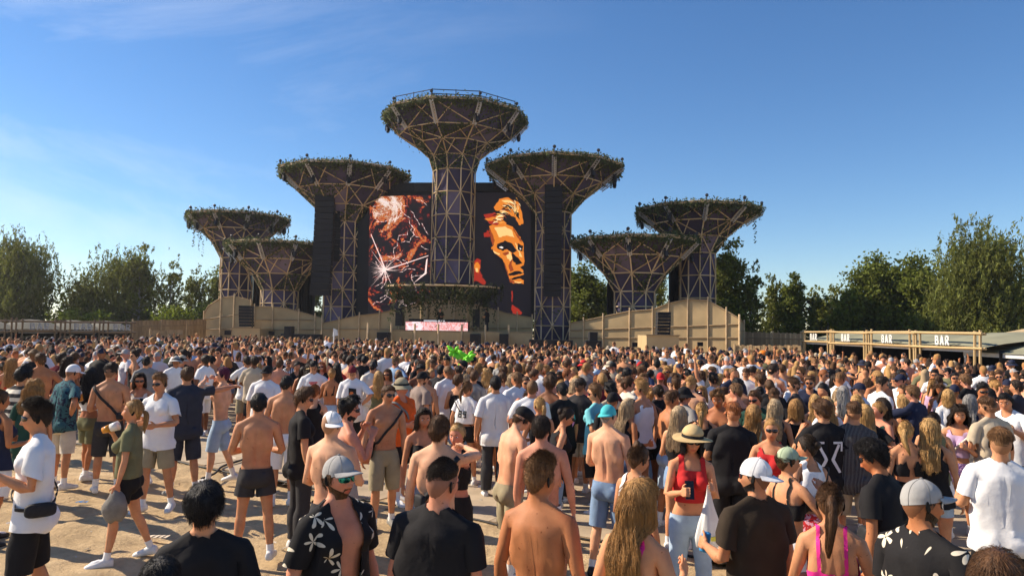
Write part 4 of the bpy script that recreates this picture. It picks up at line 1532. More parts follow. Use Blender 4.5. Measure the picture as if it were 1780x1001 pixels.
def make_template(female):
    j = joints(female)
    mb = MB()
    hv, hf = head_mesh(female)
    mb.add(hv, hf)
    nr = .046 if female else .056
    mb.tube([(0, .018, 1.44), (0, .018, 1.50), (0, .014, 1.56), (0, .012, 1.62), (0, .012, 1.66)], [nr * 1.25, nr * 1.08, nr, nr, nr], 20)
    if female:
        secs = [(.815, .10, .06, .075), (.84, .135, .082, .10), (.90, .170, .098, .125), (.96, .172, .098, .118), (1.02, .155, .092, .098), (1.10, .126, .084, .078),
                (1.17, .126, .086, .078), (1.25, .138, .094, .090), (1.33, .150, .098, .100), (1.39, .152, .092, .106), (1.44, .138, .078, .100), (1.48, .095, .06, .078), (1.515, .058, .05, .06)]
    else:
        secs = [(.815, .10, .06, .075), (.84, .135, .085, .098), (.90, .163, .100, .122), (.96, .166, .102, .114), (1.02, .157, .100, .098), (1.10, .146, .098, .088),
                (1.18, .152, .102, .092), (1.26, .166, .110, .102), (1.34, .180, .118, .112), (1.40, .182, .114, .118), (1.445, .165, .094, .112), (1.485, .115, .07, .088), (1.52, .07, .055, .065)]
    v, f = loft([(z, a, b, c, 0, .012) for z, a, b, c in secs])
    mb.add(v, f)
    for s, n in ((1, 'L'), (-1, 'R')):
        S = np.array([s, 1, 1])
        sh, el, wr, fd = j['sh' + n], j['el' + n], j['wr' + n], j['fd' + n]
        d = ARM_D * S
        q = .86 if female else 1.0
        # trapezius, deltoid
        mb.tube([np.array([0, .022, 1.565]), np.array([s * .06, .022, 1.525]), sh + np.array([-s * .02, .004, .012])], [.036 * q, .046 * q, .046 * q], 14)
        mb.ball(sh + d * .02 + np.array([-s * .012, 0, .004]), np.array([.062, .058, .066]) * (q if female else 1), 18, 12)
        mb.tube([sh - d * .02, sh + d * .06, sh + d * .14, sh + d * .21, el - d * .02, el], [.050 * q, .054 * q, .052 * q, .046 * q, .040 * q, .040 * q], 18)
        mb.tube([el - fd * .01, el + fd * .05, el + fd * .11, el + fd * .19, wr, wr + fd * .02], [.039 * q, .043 * q, .041 * q, .032 * q, .026 * q, .025 * q], 18)
        # hand: palm plane contains fd and the y axis (thumb to the front)
        u = np.array([0, -1.0, 0]) - fd * np.dot([0, -1.0, 0], fd)
        u /= np.linalg.norm(u)
        w = np.cross(fd, u) * s                      # back of the hand, outwards
        if w[0] * s < 0:
            w = -w
        k = .9 if female else 1.0
        for t in (-.030, -.010, .010, .029):
            mb.tube([wr + fd * .012 * k + u * t * .5, wr + fd * .045 * k + u * t * .95, wr + fd * .095 * k + u * t], [.013, .0145, .0125], 10)
        fl = [.062, .078, .084, .074]
        for i, t in enumerate((-.0315, -.0105, .0105, .031)):
            b = wr + fd * (.092 - (.008 if i == 0 else 0)) * k + u * t
            dir0 = fd + u * (t * 2.6) - w * .18
            dir0 /= np.linalg.norm(dir0)
            dir1 = fd * .88 + u * (t * 1.5) - w * .45
            dir1 /= np.linalg.norm(dir1)
            m1 = b + dir0 * fl[i] * .48 * k
            e1 = m1 + dir1 * fl[i] * .55 * k
            mb.tube([b - dir0 * .012, b + dir0 * .01, m1, (m1 + e1) / 2, e1 - dir1 * .004, e1], [.0095, .0092, .0088, .0080, .0068, .004], 10)
        b = wr + fd * .022 * k + u * .026 - w * .006
        m1 = b + (fd * .72 + u * .66 - w * .25) * .046 * k
        e1 = m1 + (fd * .92 + u * .25 - w * .25) * .045 * k
        mb.tube([b - u * .012, b, m1, (m1 + e1) / 2, e1], [.014, .0135, .0108, .0098, .006], 10)
        # legs
        hp, kn, an, to = j['hip' + n], j['kn' + n], j['an' + n], j['to' + n]
        th = 1.06 if female else 1.0
        mb.tube([hp + [0, .004, .03], hp + [s * .002, .004, -.06], hp * .72 + kn * .28 + [0, -.004, 0], hp * .45 + kn * .55 + [0, -.006, 0], hp * .15 + kn * .85, kn],
                [.078 * th, .087 * th, .082 * th, .071 * th, .058, .055], 20)
        sk = .93 if female else 1.0
        mb.tube([kn + [0, 0, .02], kn + [0, .004, -.04], kn * .74 + an * .26 + [0, .010, 0], kn * .5 + an * .5 + [0, .008, 0], kn * .2 + an * .8, an, an + [0, 0, -.04]],
                np.array([.054, .053, .058, .050, .037, .036, .036]) * sk, 20)
        mb.ball(kn + np.array([0, -.030, .002]), (.036, .028, .042), 12, 8)
        mb.ball(kn * .76 + an * .24 + np.array([-s * .008, .032, 0]), (.036, .034, .085), 12, 10)
        mb.tube([an + [0, .035, -.045], an + [0, .0, -.038], (an + to) / 2 + [0, 0, -.008], to, to + [0, -.03, -.005]], [.030, .038, .036, .032, .018], 14)
        # glutes, pectorals / breasts, shoulder blades
        mb.ball((s * .075, .078, .895), (.082, .068, .085), 16, 12)
        if female:
            mb.ball((s * .070, -.088, 1.305), (.060, .062, .062), 18, 14)
            mb.ball((s * .066, -.062, 1.345), (.056, .045, .07), 14, 10)
        else:
            mb.ball((s * .080, -.080, 1.345), (.085, .040, .062), 16, 12)
        mb.ball((s * .088 * q, .094 * q, 1.365), (.052 * q, .030 * q, .085), 14, 10)
        mb.ball((s * .118 * q, .055 * q, 1.27), (.06 * q, .055 * q, .11), 14, 10)
    me = mb.mesh('body_source')
    o = bpy.data.objects.new('body_source', me)
    COL.objects.link(o)
    rm = o.modifiers.new('r', 'REMESH')
    rm.mode = 'VOXEL'
    rm.voxel_size = 0.0050
    dg = bpy.context.evaluated_depsgraph_get()
    m2 = bpy.data.meshes.new_from_object(o.evaluated_get(dg))
    o.modifiers.clear()
    o.data = m2
    # ears go on after smoothing the body; smooth everything except face and hands
    nv = len(m2.vertices)
    P = np.empty(nv * 3, np.float32)
    m2.vertices.foreach_get('co', P)
    P = P.reshape(-1, 3).astype(float)
    E = np.empty(len(m2.edges) * 2, np.int32)
    m2.edges.foreach_get('vertices', E)
    E = E.reshape(-1, 2)
    deg = np.bincount(E.reshape(-1), minlength=nv).astype(float)[:, None]

    def lap(q):
        a = np.zeros_like(q)
        for c in range(q.shape[1]):
            a[:, c] = np.bincount(E[:, 0], q[E[:, 1], c], nv) + np.bincount(E[:, 1], q[E[:, 0], c], nv)
        return a / deg
    headm = sstep(1.585, 1.61, P[:, 2] - .35 * (P[:, 1] + .02))
    handm = np.zeros(nv)
    for n in 'LR':
        handm = np.maximum(handm, sstep(-.02, .01, (P - j['wr' + n]) @ j['fd' + n]) * (np.abs(P[:, 0]) > .3))
    wgt = (1 - .93 * headm) * (1 - .85 * handm)
    for it in range(26):
        P += .6 * wgt[:, None] * (lap(P) - P)
    # muscles and grooves
    x, y, z = P[:, 0], P[:, 1], P[:, 2]
    tor = (np.abs(x) < .2) & (z > .84) & (z < 1.52)
    bk = sstep(.03, .07, y) * tor
    fr = sstep(-.03, -.06, y) * tor
    dy = np.zeros(nv)
    dy -= (.011 if not female else .008) * bk * np.exp(-(x / .018) ** 2) * sstep(.99, 1.05, z) * sstep(1.50, 1.40, z)
    dy -= .006 * bk * np.exp(-((np.abs(x) - .05) / .016) ** 2 - ((z - 1.01) / .025) ** 2)
    dy += .004 * bk * np.exp(-((np.abs(x) - .035) / .022) ** 2) * sstep(1.0, 1.08, z) * sstep(1.32, 1.2, z)
    dy -= .006 * bk * np.exp(-((np.abs(x) - .045) / .012) ** 2 - ((z - 1.36) / .055) ** 2)
    if not female:
        dy += .005 * fr * np.exp(-(x / .012) ** 2) * sstep(1.02, 1.08, z) * sstep(1.42, 1.34, z)
        dy += .004 * fr * np.exp(-((z - 1.275) / .012) ** 2) * sstep(.02, .05, np.abs(x)) * sstep(.15, .12, np.abs(x))
    dy += .007 * fr * np.exp(-(x / .010) ** 2 - ((z - 1.06) / .010) ** 2)
    P[:, 1] += dy
    m2.vertices.foreach_set('co', P.astype(np.float32).reshape(-1))
    m2.update()
    vg = o.vertex_groups.new(name='keep')
    keep = np.clip(np.maximum(headm * sstep(.05, -.03, y) * 1.0, handm * .7), 0, 1)
    lv = np.round(keep * 10).astype(int)
    for q in range(1, 11):
        ids = np.nonzero(lv == q)[0]
        if len(ids):
            vg.add([int(i) for i in ids], q / 10, 'REPLACE')
    out = []
    for target, use in ((13500, True), (3200, False), (1150, False), (340, False), (40000, False)):
        o.modifiers.clear()
        dm = o.modifiers.new('d', 'DECIMATE')
        dm.ratio = min(1.0, target / (2.0 * nv))
        if use:
            dm.vertex_group = 'keep'
            dm.invert_vertex_group = True
            dm.vertex_group_factor = 0.6 if target > 5000 else .25
        dm.use_collapse_triangulate = True
        dg = bpy.context.evaluated_depsgraph_get()
        m3 = bpy.data.meshes.new_from_object(o.evaluated_get(dg))
        out.append(analyse(m3, j, female))
        bpy.data.meshes.remove(m3)
    bpy.data.objects.remove(o)
    bpy.data.meshes.remove(m2)
    return out


BONES = ['pelvis', 'spine', 'chest', 'neck', 'head'] + [b + s for s in 'LR' for b in ('ua', 'eb', 'fa', 'ha', 'f1', 'f2', 'tb', 'th', 'sh', 'ft')]
BI = {b: i for i, b in enumerate(BONES)}


def analyse(me, j, female):
    """arrays of one template: rest points, normals, faces, bone weights and body coordinates"""
    nv = len(me.vertices)
    P = np.empty(nv * 3, np.float32)
    me.vertices.foreach_get('co', P)
    P = P.reshape(-1, 3).astype(float)
    me.calc_loop_triangles()
    F = np.empty(len(me.loop_triangles) * 3, np.int32)
    me.loop_triangles.foreach_get('vertices', F)
    F = F.reshape(-1, 3)
    return weigh(P, F, j, female)


def normals(P, F):
    n = np.cross(P[F[:, 1]] - P[F[:, 0]], P[F[:, 2]] - P[F[:, 0]])
    N = np.zeros_like(P)
    for c in range(3):
        for k in range(3):
            N[:, c] += np.bincount(F[:, k], n[:, c], len(P))
    return N / (np.linalg.norm(N, axis=1)[:, None] + 1e-12)


def weigh(P, F, j, female, N=None):
    nv = len(P)
    x, y, z = P.T
    W = np.zeros((nv, len(BONES)))
    head = sstep(1.545, 1.602, z - .40 * (y + .01))
    neck = sstep(1.475, 1.53, z - .25 * y)
    chest = sstep(1.16, 1.26, z)
    spine = sstep(.99, 1.09, z)
    tarm = np.full(nv, -1.0)
    tleg = np.full(nv, -1.0)
    warm = np.zeros(nv)
    wleg = np.zeros(nv)
    for s, n in ((1, 'L'), (-1, 'R')):
        sh, el, wr, fd = j['sh' + n], j['el' + n], j['wr' + n], j['fd' + n]
        d = ARM_D * [s, 1, 1]
        a = (P - sh) @ d
        perp = np.linalg.norm((P - sh) - a[:, None] * d, axis=1)
        lo = .060 + .30 * np.clip(a - .13, 0, None)
        hi = .092 + .30 * np.clip(a - .13, 0, None)
        side = x * s > .05
        wa = sstep(-.03, .10, a) * (1 - sstep(lo, hi, perp)) * side * (z < 1.56)
        e = np.linalg.norm(el - sh)
        a2 = (P - el) @ fd
        fl = np.linalg.norm(wr - el)
        a3 = a2 - fl
        k_el = np.clip((a2 + .055) / .11, 0, 1)
        mid = np.clip(1 - np.abs(2 * k_el - 1), 0, 1)
        mid = mid * (2 - mid)
        k_el = np.where(k_el > .5, 1.0, 0.0) * (1 - mid)
        k_ua = np.where(a2 < 0, 1.0, 0.0) * (1 - mid)
        k_wr = sstep(-.02, .025, a3)
        u = np.array([0, -1.0, 0]) - fd * np.dot([0, -1.0, 0], fd)
        u /= np.linalg.norm(u)
        us = (P - wr) @ u
        k = .9 if female else 1.0
        thumb = sstep(.030, .042, us - .10 * (a3 - .03)) * sstep(.02, .035, a3) * (a3 < .11)
        k1 = sstep(.080 * k, .100 * k, a3) * (1 - thumb)
        k2 = sstep(.122 * k, .138 * k, a3) * (1 - thumb)
        W[:, BI['ua' + n]] = wa * k_ua
        W[:, BI['eb' + n]] = wa * mid
        W[:, BI['fa' + n]] = wa * k_el * (1 - k_wr)
        W[:, BI['ha' + n]] = wa * k_el * k_wr * (1 - k1) * (1 - thumb)
        W[:, BI['tb' + n]] = wa * k_el * k_wr * thumb
        W[:, BI['f1' + n]] = wa * k_el * k_wr * k1 * (1 - k2)
        W[:, BI['f2' + n]] = wa * k_el * k_wr * k1 * k2
        warm = np.maximum(warm, wa)
        on = wa > .5
        tarm = np.where(on, np.where(a2 < 0, np.clip(a / e, 0, 1), 1 + np.clip(a2 / fl, 0, 3)), tarm)
        sidel = sstep(-.025, .025, x * s)
        wl = sstep(1.0, .82, z) * sidel
        wl = wl * (1 - wa)
        kk = sstep(.545, .465, z)
        ka = sstep(.105, .075, z - .25 * (y - .02) * (y < .02))
        W[:, BI['th' + n]] = wl * (1 - kk)
        W[:, BI['sh' + n]] = wl * kk * (1 - ka)
        W[:, BI['ft' + n]] = wl * kk * ka
        wleg = np.maximum(wleg, wl)
        onl = (wl > .5) & (x * s > 0) | ((z < .93) & (x * s >= 0) & (wa < .3))
        tleg = np.where(onl, np.where(z > .505, (.925 - z) / .42, 1 + (.505 - z) / .42), tleg)
    legs = sum(W[:, BI[b + n]] for b in ('th', 'sh', 'ft') for n in 'LR')
    rest = np.clip(1 - warm - legs, 0, 1)
    W[:, BI['head']] = rest * head
    W[:, BI['neck']] = rest * (1 - head) * neck
    W[:, BI['chest']] = rest * (1 - head) * (1 - neck) * chest
    W[:, BI['spine']] = rest * (1 - head) * (1 - neck) * (1 - chest) * spine
    W[:, BI['pelvis']] = rest * (1 - head) * (1 - neck) * (1 - chest) * (1 - spine)
    W /= W.sum(1)[:, None] + 1e-9
    return dict(P=P, F=F, N=normals(P, F) if N is None else N, W=W, tarm=tarm, tleg=tleg, warm=warm, head=head, j=j, female=female)


# ------------------------------------------------------------------ posing
def rot_between(a, b):
    a = a / np.linalg.norm(a)
    b = b / np.linalg.norm(b)
    v = np.cross(a, b)
    c = float(np.dot(a, b))
    if c < -.9999:
        q = np.cross(a, [1.0, 0, 0])
        q /= np.linalg.norm(q)
        return 2 * np.outer(q, q) - np.eye(3)
    K = np.array([[0, -v[2], v[1]], [v[2], 0, -v[0]], [-v[1], v[0], 0]])
    return np.eye(3) + K + K @ K / (1 + c)


def rot(axis, a):
    axis = np.asarray(axis, float)
    axis = axis / np.linalg.norm(axis)
    K = np.array([[0, -axis[2], axis[1]], [axis[2], 0, -axis[0]], [-axis[1], axis[0], 0]])
    return np.eye(3) + math.sin(a) * K + (1 - math.cos(a)) * K @ K


ARMS = {   # (upper arm: outward, forward, up), (forearm: outward, forward, up), hand curl, twist
    'down': ((.22, .02, -1), (.08, .22, -1), .25, 0),
    'loose': ((.30, -.14, -1), (.10, .30, -1), .3, 0),
    'back': ((.25, -.35, -1), (.02, .02, -1), .3, 0),
    'bent': ((.28, -.05, -1), (-.12, 1, .05), .8, 0),
    'cup': ((.30, .10, -1), (-.35, .85, .45), 1.0, 0),
    'drink': ((.35, .42, -.85), (-.38, .42, .95), 1.0, 0),
    'face': ((.40, .45, -.80), (-.45, .35, .95), .6, 0),
    'phone': ((.22, .15, -1), (-.30, .9, .30), 1.0, 0),
    'up': ((.45, .25, .85), (.05, .10, 1), .5, 0),
    'upbent': ((.85, .20, .45), (-.35, .15, .9), .5, 0),
    'head': ((.95, .10, .35), (-.75, .15, .45), .3, 0),
    'brow': ((.75, .45, .15), (-.85, .15, .35), .2, 0),
    'hip': ((.62, -.30, -.75), (-.62, .35, -.55), .4, 0),
    'pocket': ((.40, -.22, -.90), (-.22, .25, -.9), .4, 0),
    'behind': ((.30, -.42, -.85), (-.75, -.30, -.25), .5, 0),
    'hug': ((.45, .90, -.05), (-.55, .75, .10), .3, 0),
    'out': ((.95, .30, -.05), (.7, .6, .1), .3, 0),
    'reach': ((.35, .80, -.35), (.05, .95, .15), .4, 0),
    'cross': ((.32, .22, -.92), (-.85, .45, .02), .4, 0),
    'hold': ((.30, .12, -1), (-.55, .80, -.05), .9, 0),
    'clap': ((.45, .55, -.62), (-.62, .68, .35), .15, 0),
}


def pose(j, al='down', ar='down', yaw=0, pitch=0, roll=0, lean=0, twist=0, side=0, stride=0, bend=0, spread=.0, curl=None, kneel=0):
    """-> bone rotation matrices and joint places; angles in degrees. yaw>0 turns the head to the figure's left"""
    R, T = {}, {}
    d = math.radians

    def setb(b, rotm, origin, newo):
        R[b] = rotm
        T[b] = newo - rotm @ origin

    pel = rot([1, 0, 0], d(lean * .3)) @ rot([0, 1, 0], d(side * .4))
    setb('pelvis', pel, j['pelvis'], j['pelvis'].copy())
    f = lambda b, p: R[b] @ p + T[b]
    r1 = pel @ rot([0, 0, 1], d(twist * .4)) @ rot([1, 0, 0], d(lean * .35)) @ rot([0, 1, 0], d(-side * .5))
    setb('spine', r1, j['spine'], f('pelvis', j['spine']))
    r2 = r1 @ rot([0, 0, 1], d(twist * .6)) @ rot([1, 0, 0], d(lean * .35)) @ rot([0, 1, 0], d(-side * .5))
    setb('chest', r2, j['chest'], f('spine', j['chest']))
    r3 = r2 @ rot([1, 0, 0], d(pitch * .4 - lean * .25)) @ rot([0, 0, 1], d(yaw * .4)) @ rot([0, 1, 0], d(roll * .4))
    setb('neck', r3, j['neck'], f('chest', j['neck']))
    r4 = r3 @ rot([1, 0, 0], d(pitch * .6 - lean * .3)) @ rot([0, 0, 1], d(yaw * .6)) @ rot([0, 1, 0], d(roll * .6))
    setb('head', r4, j['head'], f('neck', j['head']))
    for s, n, spec in ((1, 'L', al), (-1, 'R', ar)):
        a = ARMS[spec] if isinstance(spec, str) else spec
        ud = np.array([a[0][0] * s, -a[0][1], a[0][2]], float)
        fdv = np.array([a[1][0] * s, -a[1][1], a[1][2]], float)
        cu = a[2] if curl is None else curl
        Ru = r2 @ rot_between(j['el' + n] - j['sh' + n], ud)
        off = np.zeros(3)
        up = ud[2] / np.linalg.norm(ud)
        if up > -.3:
            off = np.array([-s * .012, 0, .035 * (up + .3)])
        setb('ua' + n, Ru, j['sh' + n], f('chest', j['sh' + n] + off))
        # elbow: bend from the upper arm's own frame, then the forearm keeps its own twist
        cur = Ru @ j['fd' + n]
        Rf = rot_between(cur, r2 @ fdv) @ Ru
        setb('fa' + n, Rf, j['el' + n], f('ua' + n, j['el' + n]))
        rel = Rf @ Ru.T
        ca = np.clip((np.trace(rel) - 1) / 2, -1, 1)
        th_ = math.acos(ca)
        if 1e-4 < th_:
            axv = np.array([rel[2, 1] - rel[1, 2], rel[0, 2] - rel[2, 0], rel[1, 0] - rel[0, 1]])
            if np.linalg.norm(axv) < 1e-6:
                axv = np.array([1.0, 0, 0])
            Rm = rot(axv, th_ / 2) @ Ru
        else:
            Rm = Ru
        setb('eb' + n, Rm, j['el' + n], f('ua' + n, j['el' + n]))
        tw = a[3]
        Rh = rot(Rf @ j['fd' + n], d(tw)) @ Rf if tw else Rf
        setb('ha' + n, Rh, j['wr' + n], f('fa' + n, j['wr' + n]))
        fd = j['fd' + n]
        u = np.array([0, -1.0, 0]) - fd * np.dot([0, -1.0, 0], fd)
        u /= np.linalg.norm(u)
        k1 = j['wr' + n] + fd * .090
        k2 = j['wr' + n] + fd * .130
        ax = u * s
        Rk = Rh @ rot(ax, d(62 * cu))
        if (np.cross(ax, fd))[0] * s > 0:      # curl towards the palm (inwards)
            Rk = Rh @ rot(-ax, d(62 * cu))
            ax = -ax
        setb('f1' + n, Rk, k1, f('ha' + n, k1))
        setb('f2' + n, Rk @ rot(ax, d(70 * cu)), k2, f('f1' + n, k2))
        tb = j['wr' + n] + fd * .025 + u * .02
        setb('tb' + n, Rh @ rot(fd, d(-30 * cu * s)), tb, f('ha' + n, tb))
        ang = stride * s
        Rt = rot([0, 0, 1], d(0)) @ rot([1, 0, 0], d(-ang - bend)) @ rot([0, 1, 0], d(-spread * s))
        setb('th' + n, Rt, j['hip' + n], f('pelvis', j['hip' + n]))
        kb = abs(stride) * .55 * (1 if ang < 0 else .25) + bend * 2
        Rs = Rt @ rot([1, 0, 0], d(kb))
        setb('sh' + n, Rs, j['kn' + n], f('th' + n, j['kn' + n]))
        Rf_ = rot([0, 0, 1], d(8 * s)) @ rot([1, 0, 0], d(max(0, -ang * .8)))
        setb('ft' + n, Rf_, j['an' + n], f('sh' + n, j['an' + n]))
    low = min(min(f('ft' + n, j['an' + n])[2] - .085, f('ft' + n, j['to' + n] + [0, -.02, 0])[2] - .025) for n in 'LR')
    RR = np.stack([R[b] for b in BONES])
    TT = np.stack([T[b] - [0, 0, low] for b in BONES])
    return RR, TT


def skin(P, W, RT):
    RR, TT = RT
    A = np.tensordot(W, RR, (1, 0))
    return np.einsum('nij,nj->ni', A, P) + W @ TT


# ------------------------------------------------------------------ garments cut out of the template's surface
def clip(t, g, keep=None):
    """the part of template t where g > 0, its border cut exactly on g = 0"""
    P, F = t['P'], t['F']
    if keep is not None:
        F = F[keep[F].all(1)]
    ins = g > 0
    c = ins[F].sum(1)
    full = F[c == 3]
    src = [np.arange(len(P))]
    newa, newb, newt = [], [], []
    cache = {}
    tri = []

    def cut(a, b):
        k = (a, b) if a < b else (b, a)
        if k not in cache:
            a, b = k
            tt = g[a] / (g[a] - g[b])
            cache[k] = len(P) + len(newa)
            newa.append(a)
            newb.append(b)
            newt.append(tt)
        return cache[k]
    for f in F[(c == 1) | (c == 2)]:
        poly = []
        for q in range(3):
            a, b = int(f[q]), int(f[(q + 1) % 3])
            if ins[a]:
                poly.append(a)
            if ins[a] != ins[b]:
                poly.append(cut(a, b))
        for q in range(1, len(poly) - 1):
            tri.append((poly[0], poly[q], poly[q + 1]))
    F2 = np.concatenate([full, np.array(tri, np.int64).reshape(-1, 3)]).astype(np.int64)
    na, nb, nt = np.array(newa, int), np.array(newb, int), np.array(newt)

    def ext(a):
        if len(na) == 0:
            return a
        w = nt if a.ndim == 1 else nt[:, None]
        return np.concatenate([a, a[na] * (1 - w) + a[nb] * w])
    used = np.unique(F2)
    remap = np.full(len(P) + len(na), -1)
    remap[used] = np.arange(len(used))
    out = {k: ext(t[k])[used] for k in ('P', 'N', 'W', 'tarm', 'tleg', 'warm', 'head')}
    # limb coordinates must not blend with their 'off the limb' value
    out['F'] = remap[F2]
    out['edge'] = np.concatenate([np.zeros(len(P)), np.ones(len(na))])[used] if len(na) else np.zeros(len(used))
    out['j'], out['female'] = t['j'], t['female']
    return out


def gfield(kind, t):
    P = t['P']
    x, y, z = P.T
    ax = np.abs(x)
    ta, tl = t['tarm'], t['tleg']
    fem = t['female']
    arm = ta > 0
    rad = np.sqrt((x / .069) ** 2 + ((y + .002) / np.where(y < -.002, .072, .055)) ** 2)
    collar = np.minimum(np.maximum((rad - 1) * .075, 1.40 - z), (.3 - t['head']) * 3)
    collar = np.minimum(collar, 1.550 - z + .45 * np.clip(ax - .035, 0, .2) + 6 * np.clip(.02 - y, 0, 1))          # crew neck round the neck's root
    wm = (.30 - t['warm']) * .5
    arm = arm | ((t['warm'] > .02) & (ax > .25))
    if kind in ('tee', 'polo', 'shorttee'):
        g = np.minimum(z - (.835 if kind != 'shorttee' else .965), collar)
        g = np.where(arm, np.minimum(g + 9, (.66 - ta) * .29), g)
        return np.where((ta < 0) & (z < .90) & (t['warm'] > .05), -1, np.where(arm, np.minimum(g, collar), g))
    if kind == 'baggy':
        g = np.minimum(z - .79, collar)
        return np.where(arm, np.minimum((.86 - ta) * .29, collar), g)
    if kind == 'longsleeve':
        g = np.minimum(z - .84, collar)
        return np.where(arm, np.minimum((1.93 - ta) * .27, collar), g)
    if kind == 'openshirt':
        g = np.minimum(z - .80, collar)
        g = np.where(arm, np.minimum((.80 - ta) * .29, collar), g)
        op = np.where(y < 0, ax - .048 - .03 * sstep(1.1, 1.45, z), 1)
        return np.minimum(g, op)
    if kind == 'croptee':
        g = np.minimum(z - 1.09, collar)
        return np.where(arm, np.minimum((.60 - ta) * .29, collar), g)
    if kind in ('tank', 'croptank', 'dresstop'):
        hem = {'tank': .88, 'croptank': 1.12, 'dresstop': .84}[kind]
        w = sstep(-.03, .05, y)
        nk = 1.415 * (1 - w) + 1.44 * w - z
        strap = np.minimum(.024 - np.abs(ax - .096), 1.555 - z)
        hole = np.maximum(.130 - ax, 1.352 - z)
        return np.minimum(np.minimum(z - hem, np.maximum(nk, strap)), np.minimum(hole, wm))
    if kind in ('bratop', 'bikini', 'bandeau', 'backless'):
        bot = {'bratop': 1.205, 'bikini': 1.235, 'bandeau': 1.20, 'backless': 1.10}[kind]
        zb = {'bratop': 1.330, 'bikini': 1.272, 'bandeau': 1.335, 'backless': 1.16}[kind]
        w = sstep(-.03, .05, y)
        nk = (1.378 - .028 * np.exp(-(ax / .035) ** 2)) * (1 - w) + zb * w - z
        strap = np.minimum(np.minimum(.011 - np.abs(ax - .090 + .012 * w), z - 1.25), 1.55 - z)
        return np.minimum(np.minimum(z - bot, nk if kind == 'bandeau' else np.maximum(nk, strap)), np.maximum(wm, -.01 + 0 * z))
    if kind == 'shorts':
        g = np.where(tl >= -.5, (.80 - tl) * .42, 1)
        return np.where(t['warm'] > .05, -1, np.minimum(1.005 - z, g))
    if kind == 'longshorts':
        g = np.where(tl >= -.5, (.98 - tl) * .42, 1)
        return np.where(t['warm'] > .05, -1, np.minimum(1.0 - z, g))
    if kind == 'minishorts':
        g = np.where(tl >= -.5, (.36 - tl) * .42 + .02 * (ax - .1), 1)
        return np.where(t['warm'] > .05, -1, np.minimum(1.045 - z, g))
    if kind == 'swimshorts':
        g = np.where(tl >= -.5, (.52 - tl) * .42, 1)
        return np.where(t['warm'] > .05, -1, np.minimum(1.0 - z, g))
    if kind == 'trousers':
        g = np.where(tl >= -.5, (1.93 - tl) * .42, 1)
        return np.where(t['warm'] > .05, -1, np.minimum(1.01 - z, g))
    if kind == 'sock':
        return np.where(tl > 0, np.minimum((tl - 1.66) * .42, .20 - z), -1)
    if kind == 'lowsock':
        return np.where(tl > 0, np.minimum((tl - 1.80) * .42, .20 - z), -1)
    if kind == 'beard':
        h = P - HC
        zl = -.030 - .62 * np.clip(-h[:, 1], 0, .075)
        g = np.maximum(zl - h[:, 2], np.minimum(.028 - np.abs(h[:, 0]), -.053 - h[:, 2]))
        g = np.minimum(np.minimum(g, h[:, 2] + .14), .016 - h[:, 1])
        mouth = np.sqrt((h[:, 0] / .024) ** 2 + ((h[:, 2] + .071) / .013) ** 2) - 1
        g = np.minimum(g, np.where(h[:, 1] < -.05, mouth * .02, 1))
        return np.where(t['head'] > .4, g, -1)
    raise KeyError(kind)


GCACHE = {}


def garment(tkey, kind):
    k = (tkey, kind)
    if k not in GCACHE:
        t = TPL[tkey]
        fine = t
        if kind in ('tank', 'croptank', 'dresstop', 'bratop', 'bikini', 'backless') and tkey[1] < 2:
            fine = TPL[(tkey[0], 4 if tkey[1] == 0 else 0)]
        GCACHE[k] = (clip(fine, gfield(kind, fine)), gfield(kind, t))
    return GCACHE[k]


def wob(P, s, f):
    """cheap smooth 3-D noise in [-1, 1]"""
    r = np.random.default_rng(int(s) + 11)
    o = np.zeros(len(P))
    for k in range(5):
        d = r.normal(size=3)
        d *= f * (0.7 + .5 * k) / np.linalg.norm(d)
        o += np.sin(P @ d + r.uniform(0, 6.28)) / (1 + .55 * k)
    return o / 2.2


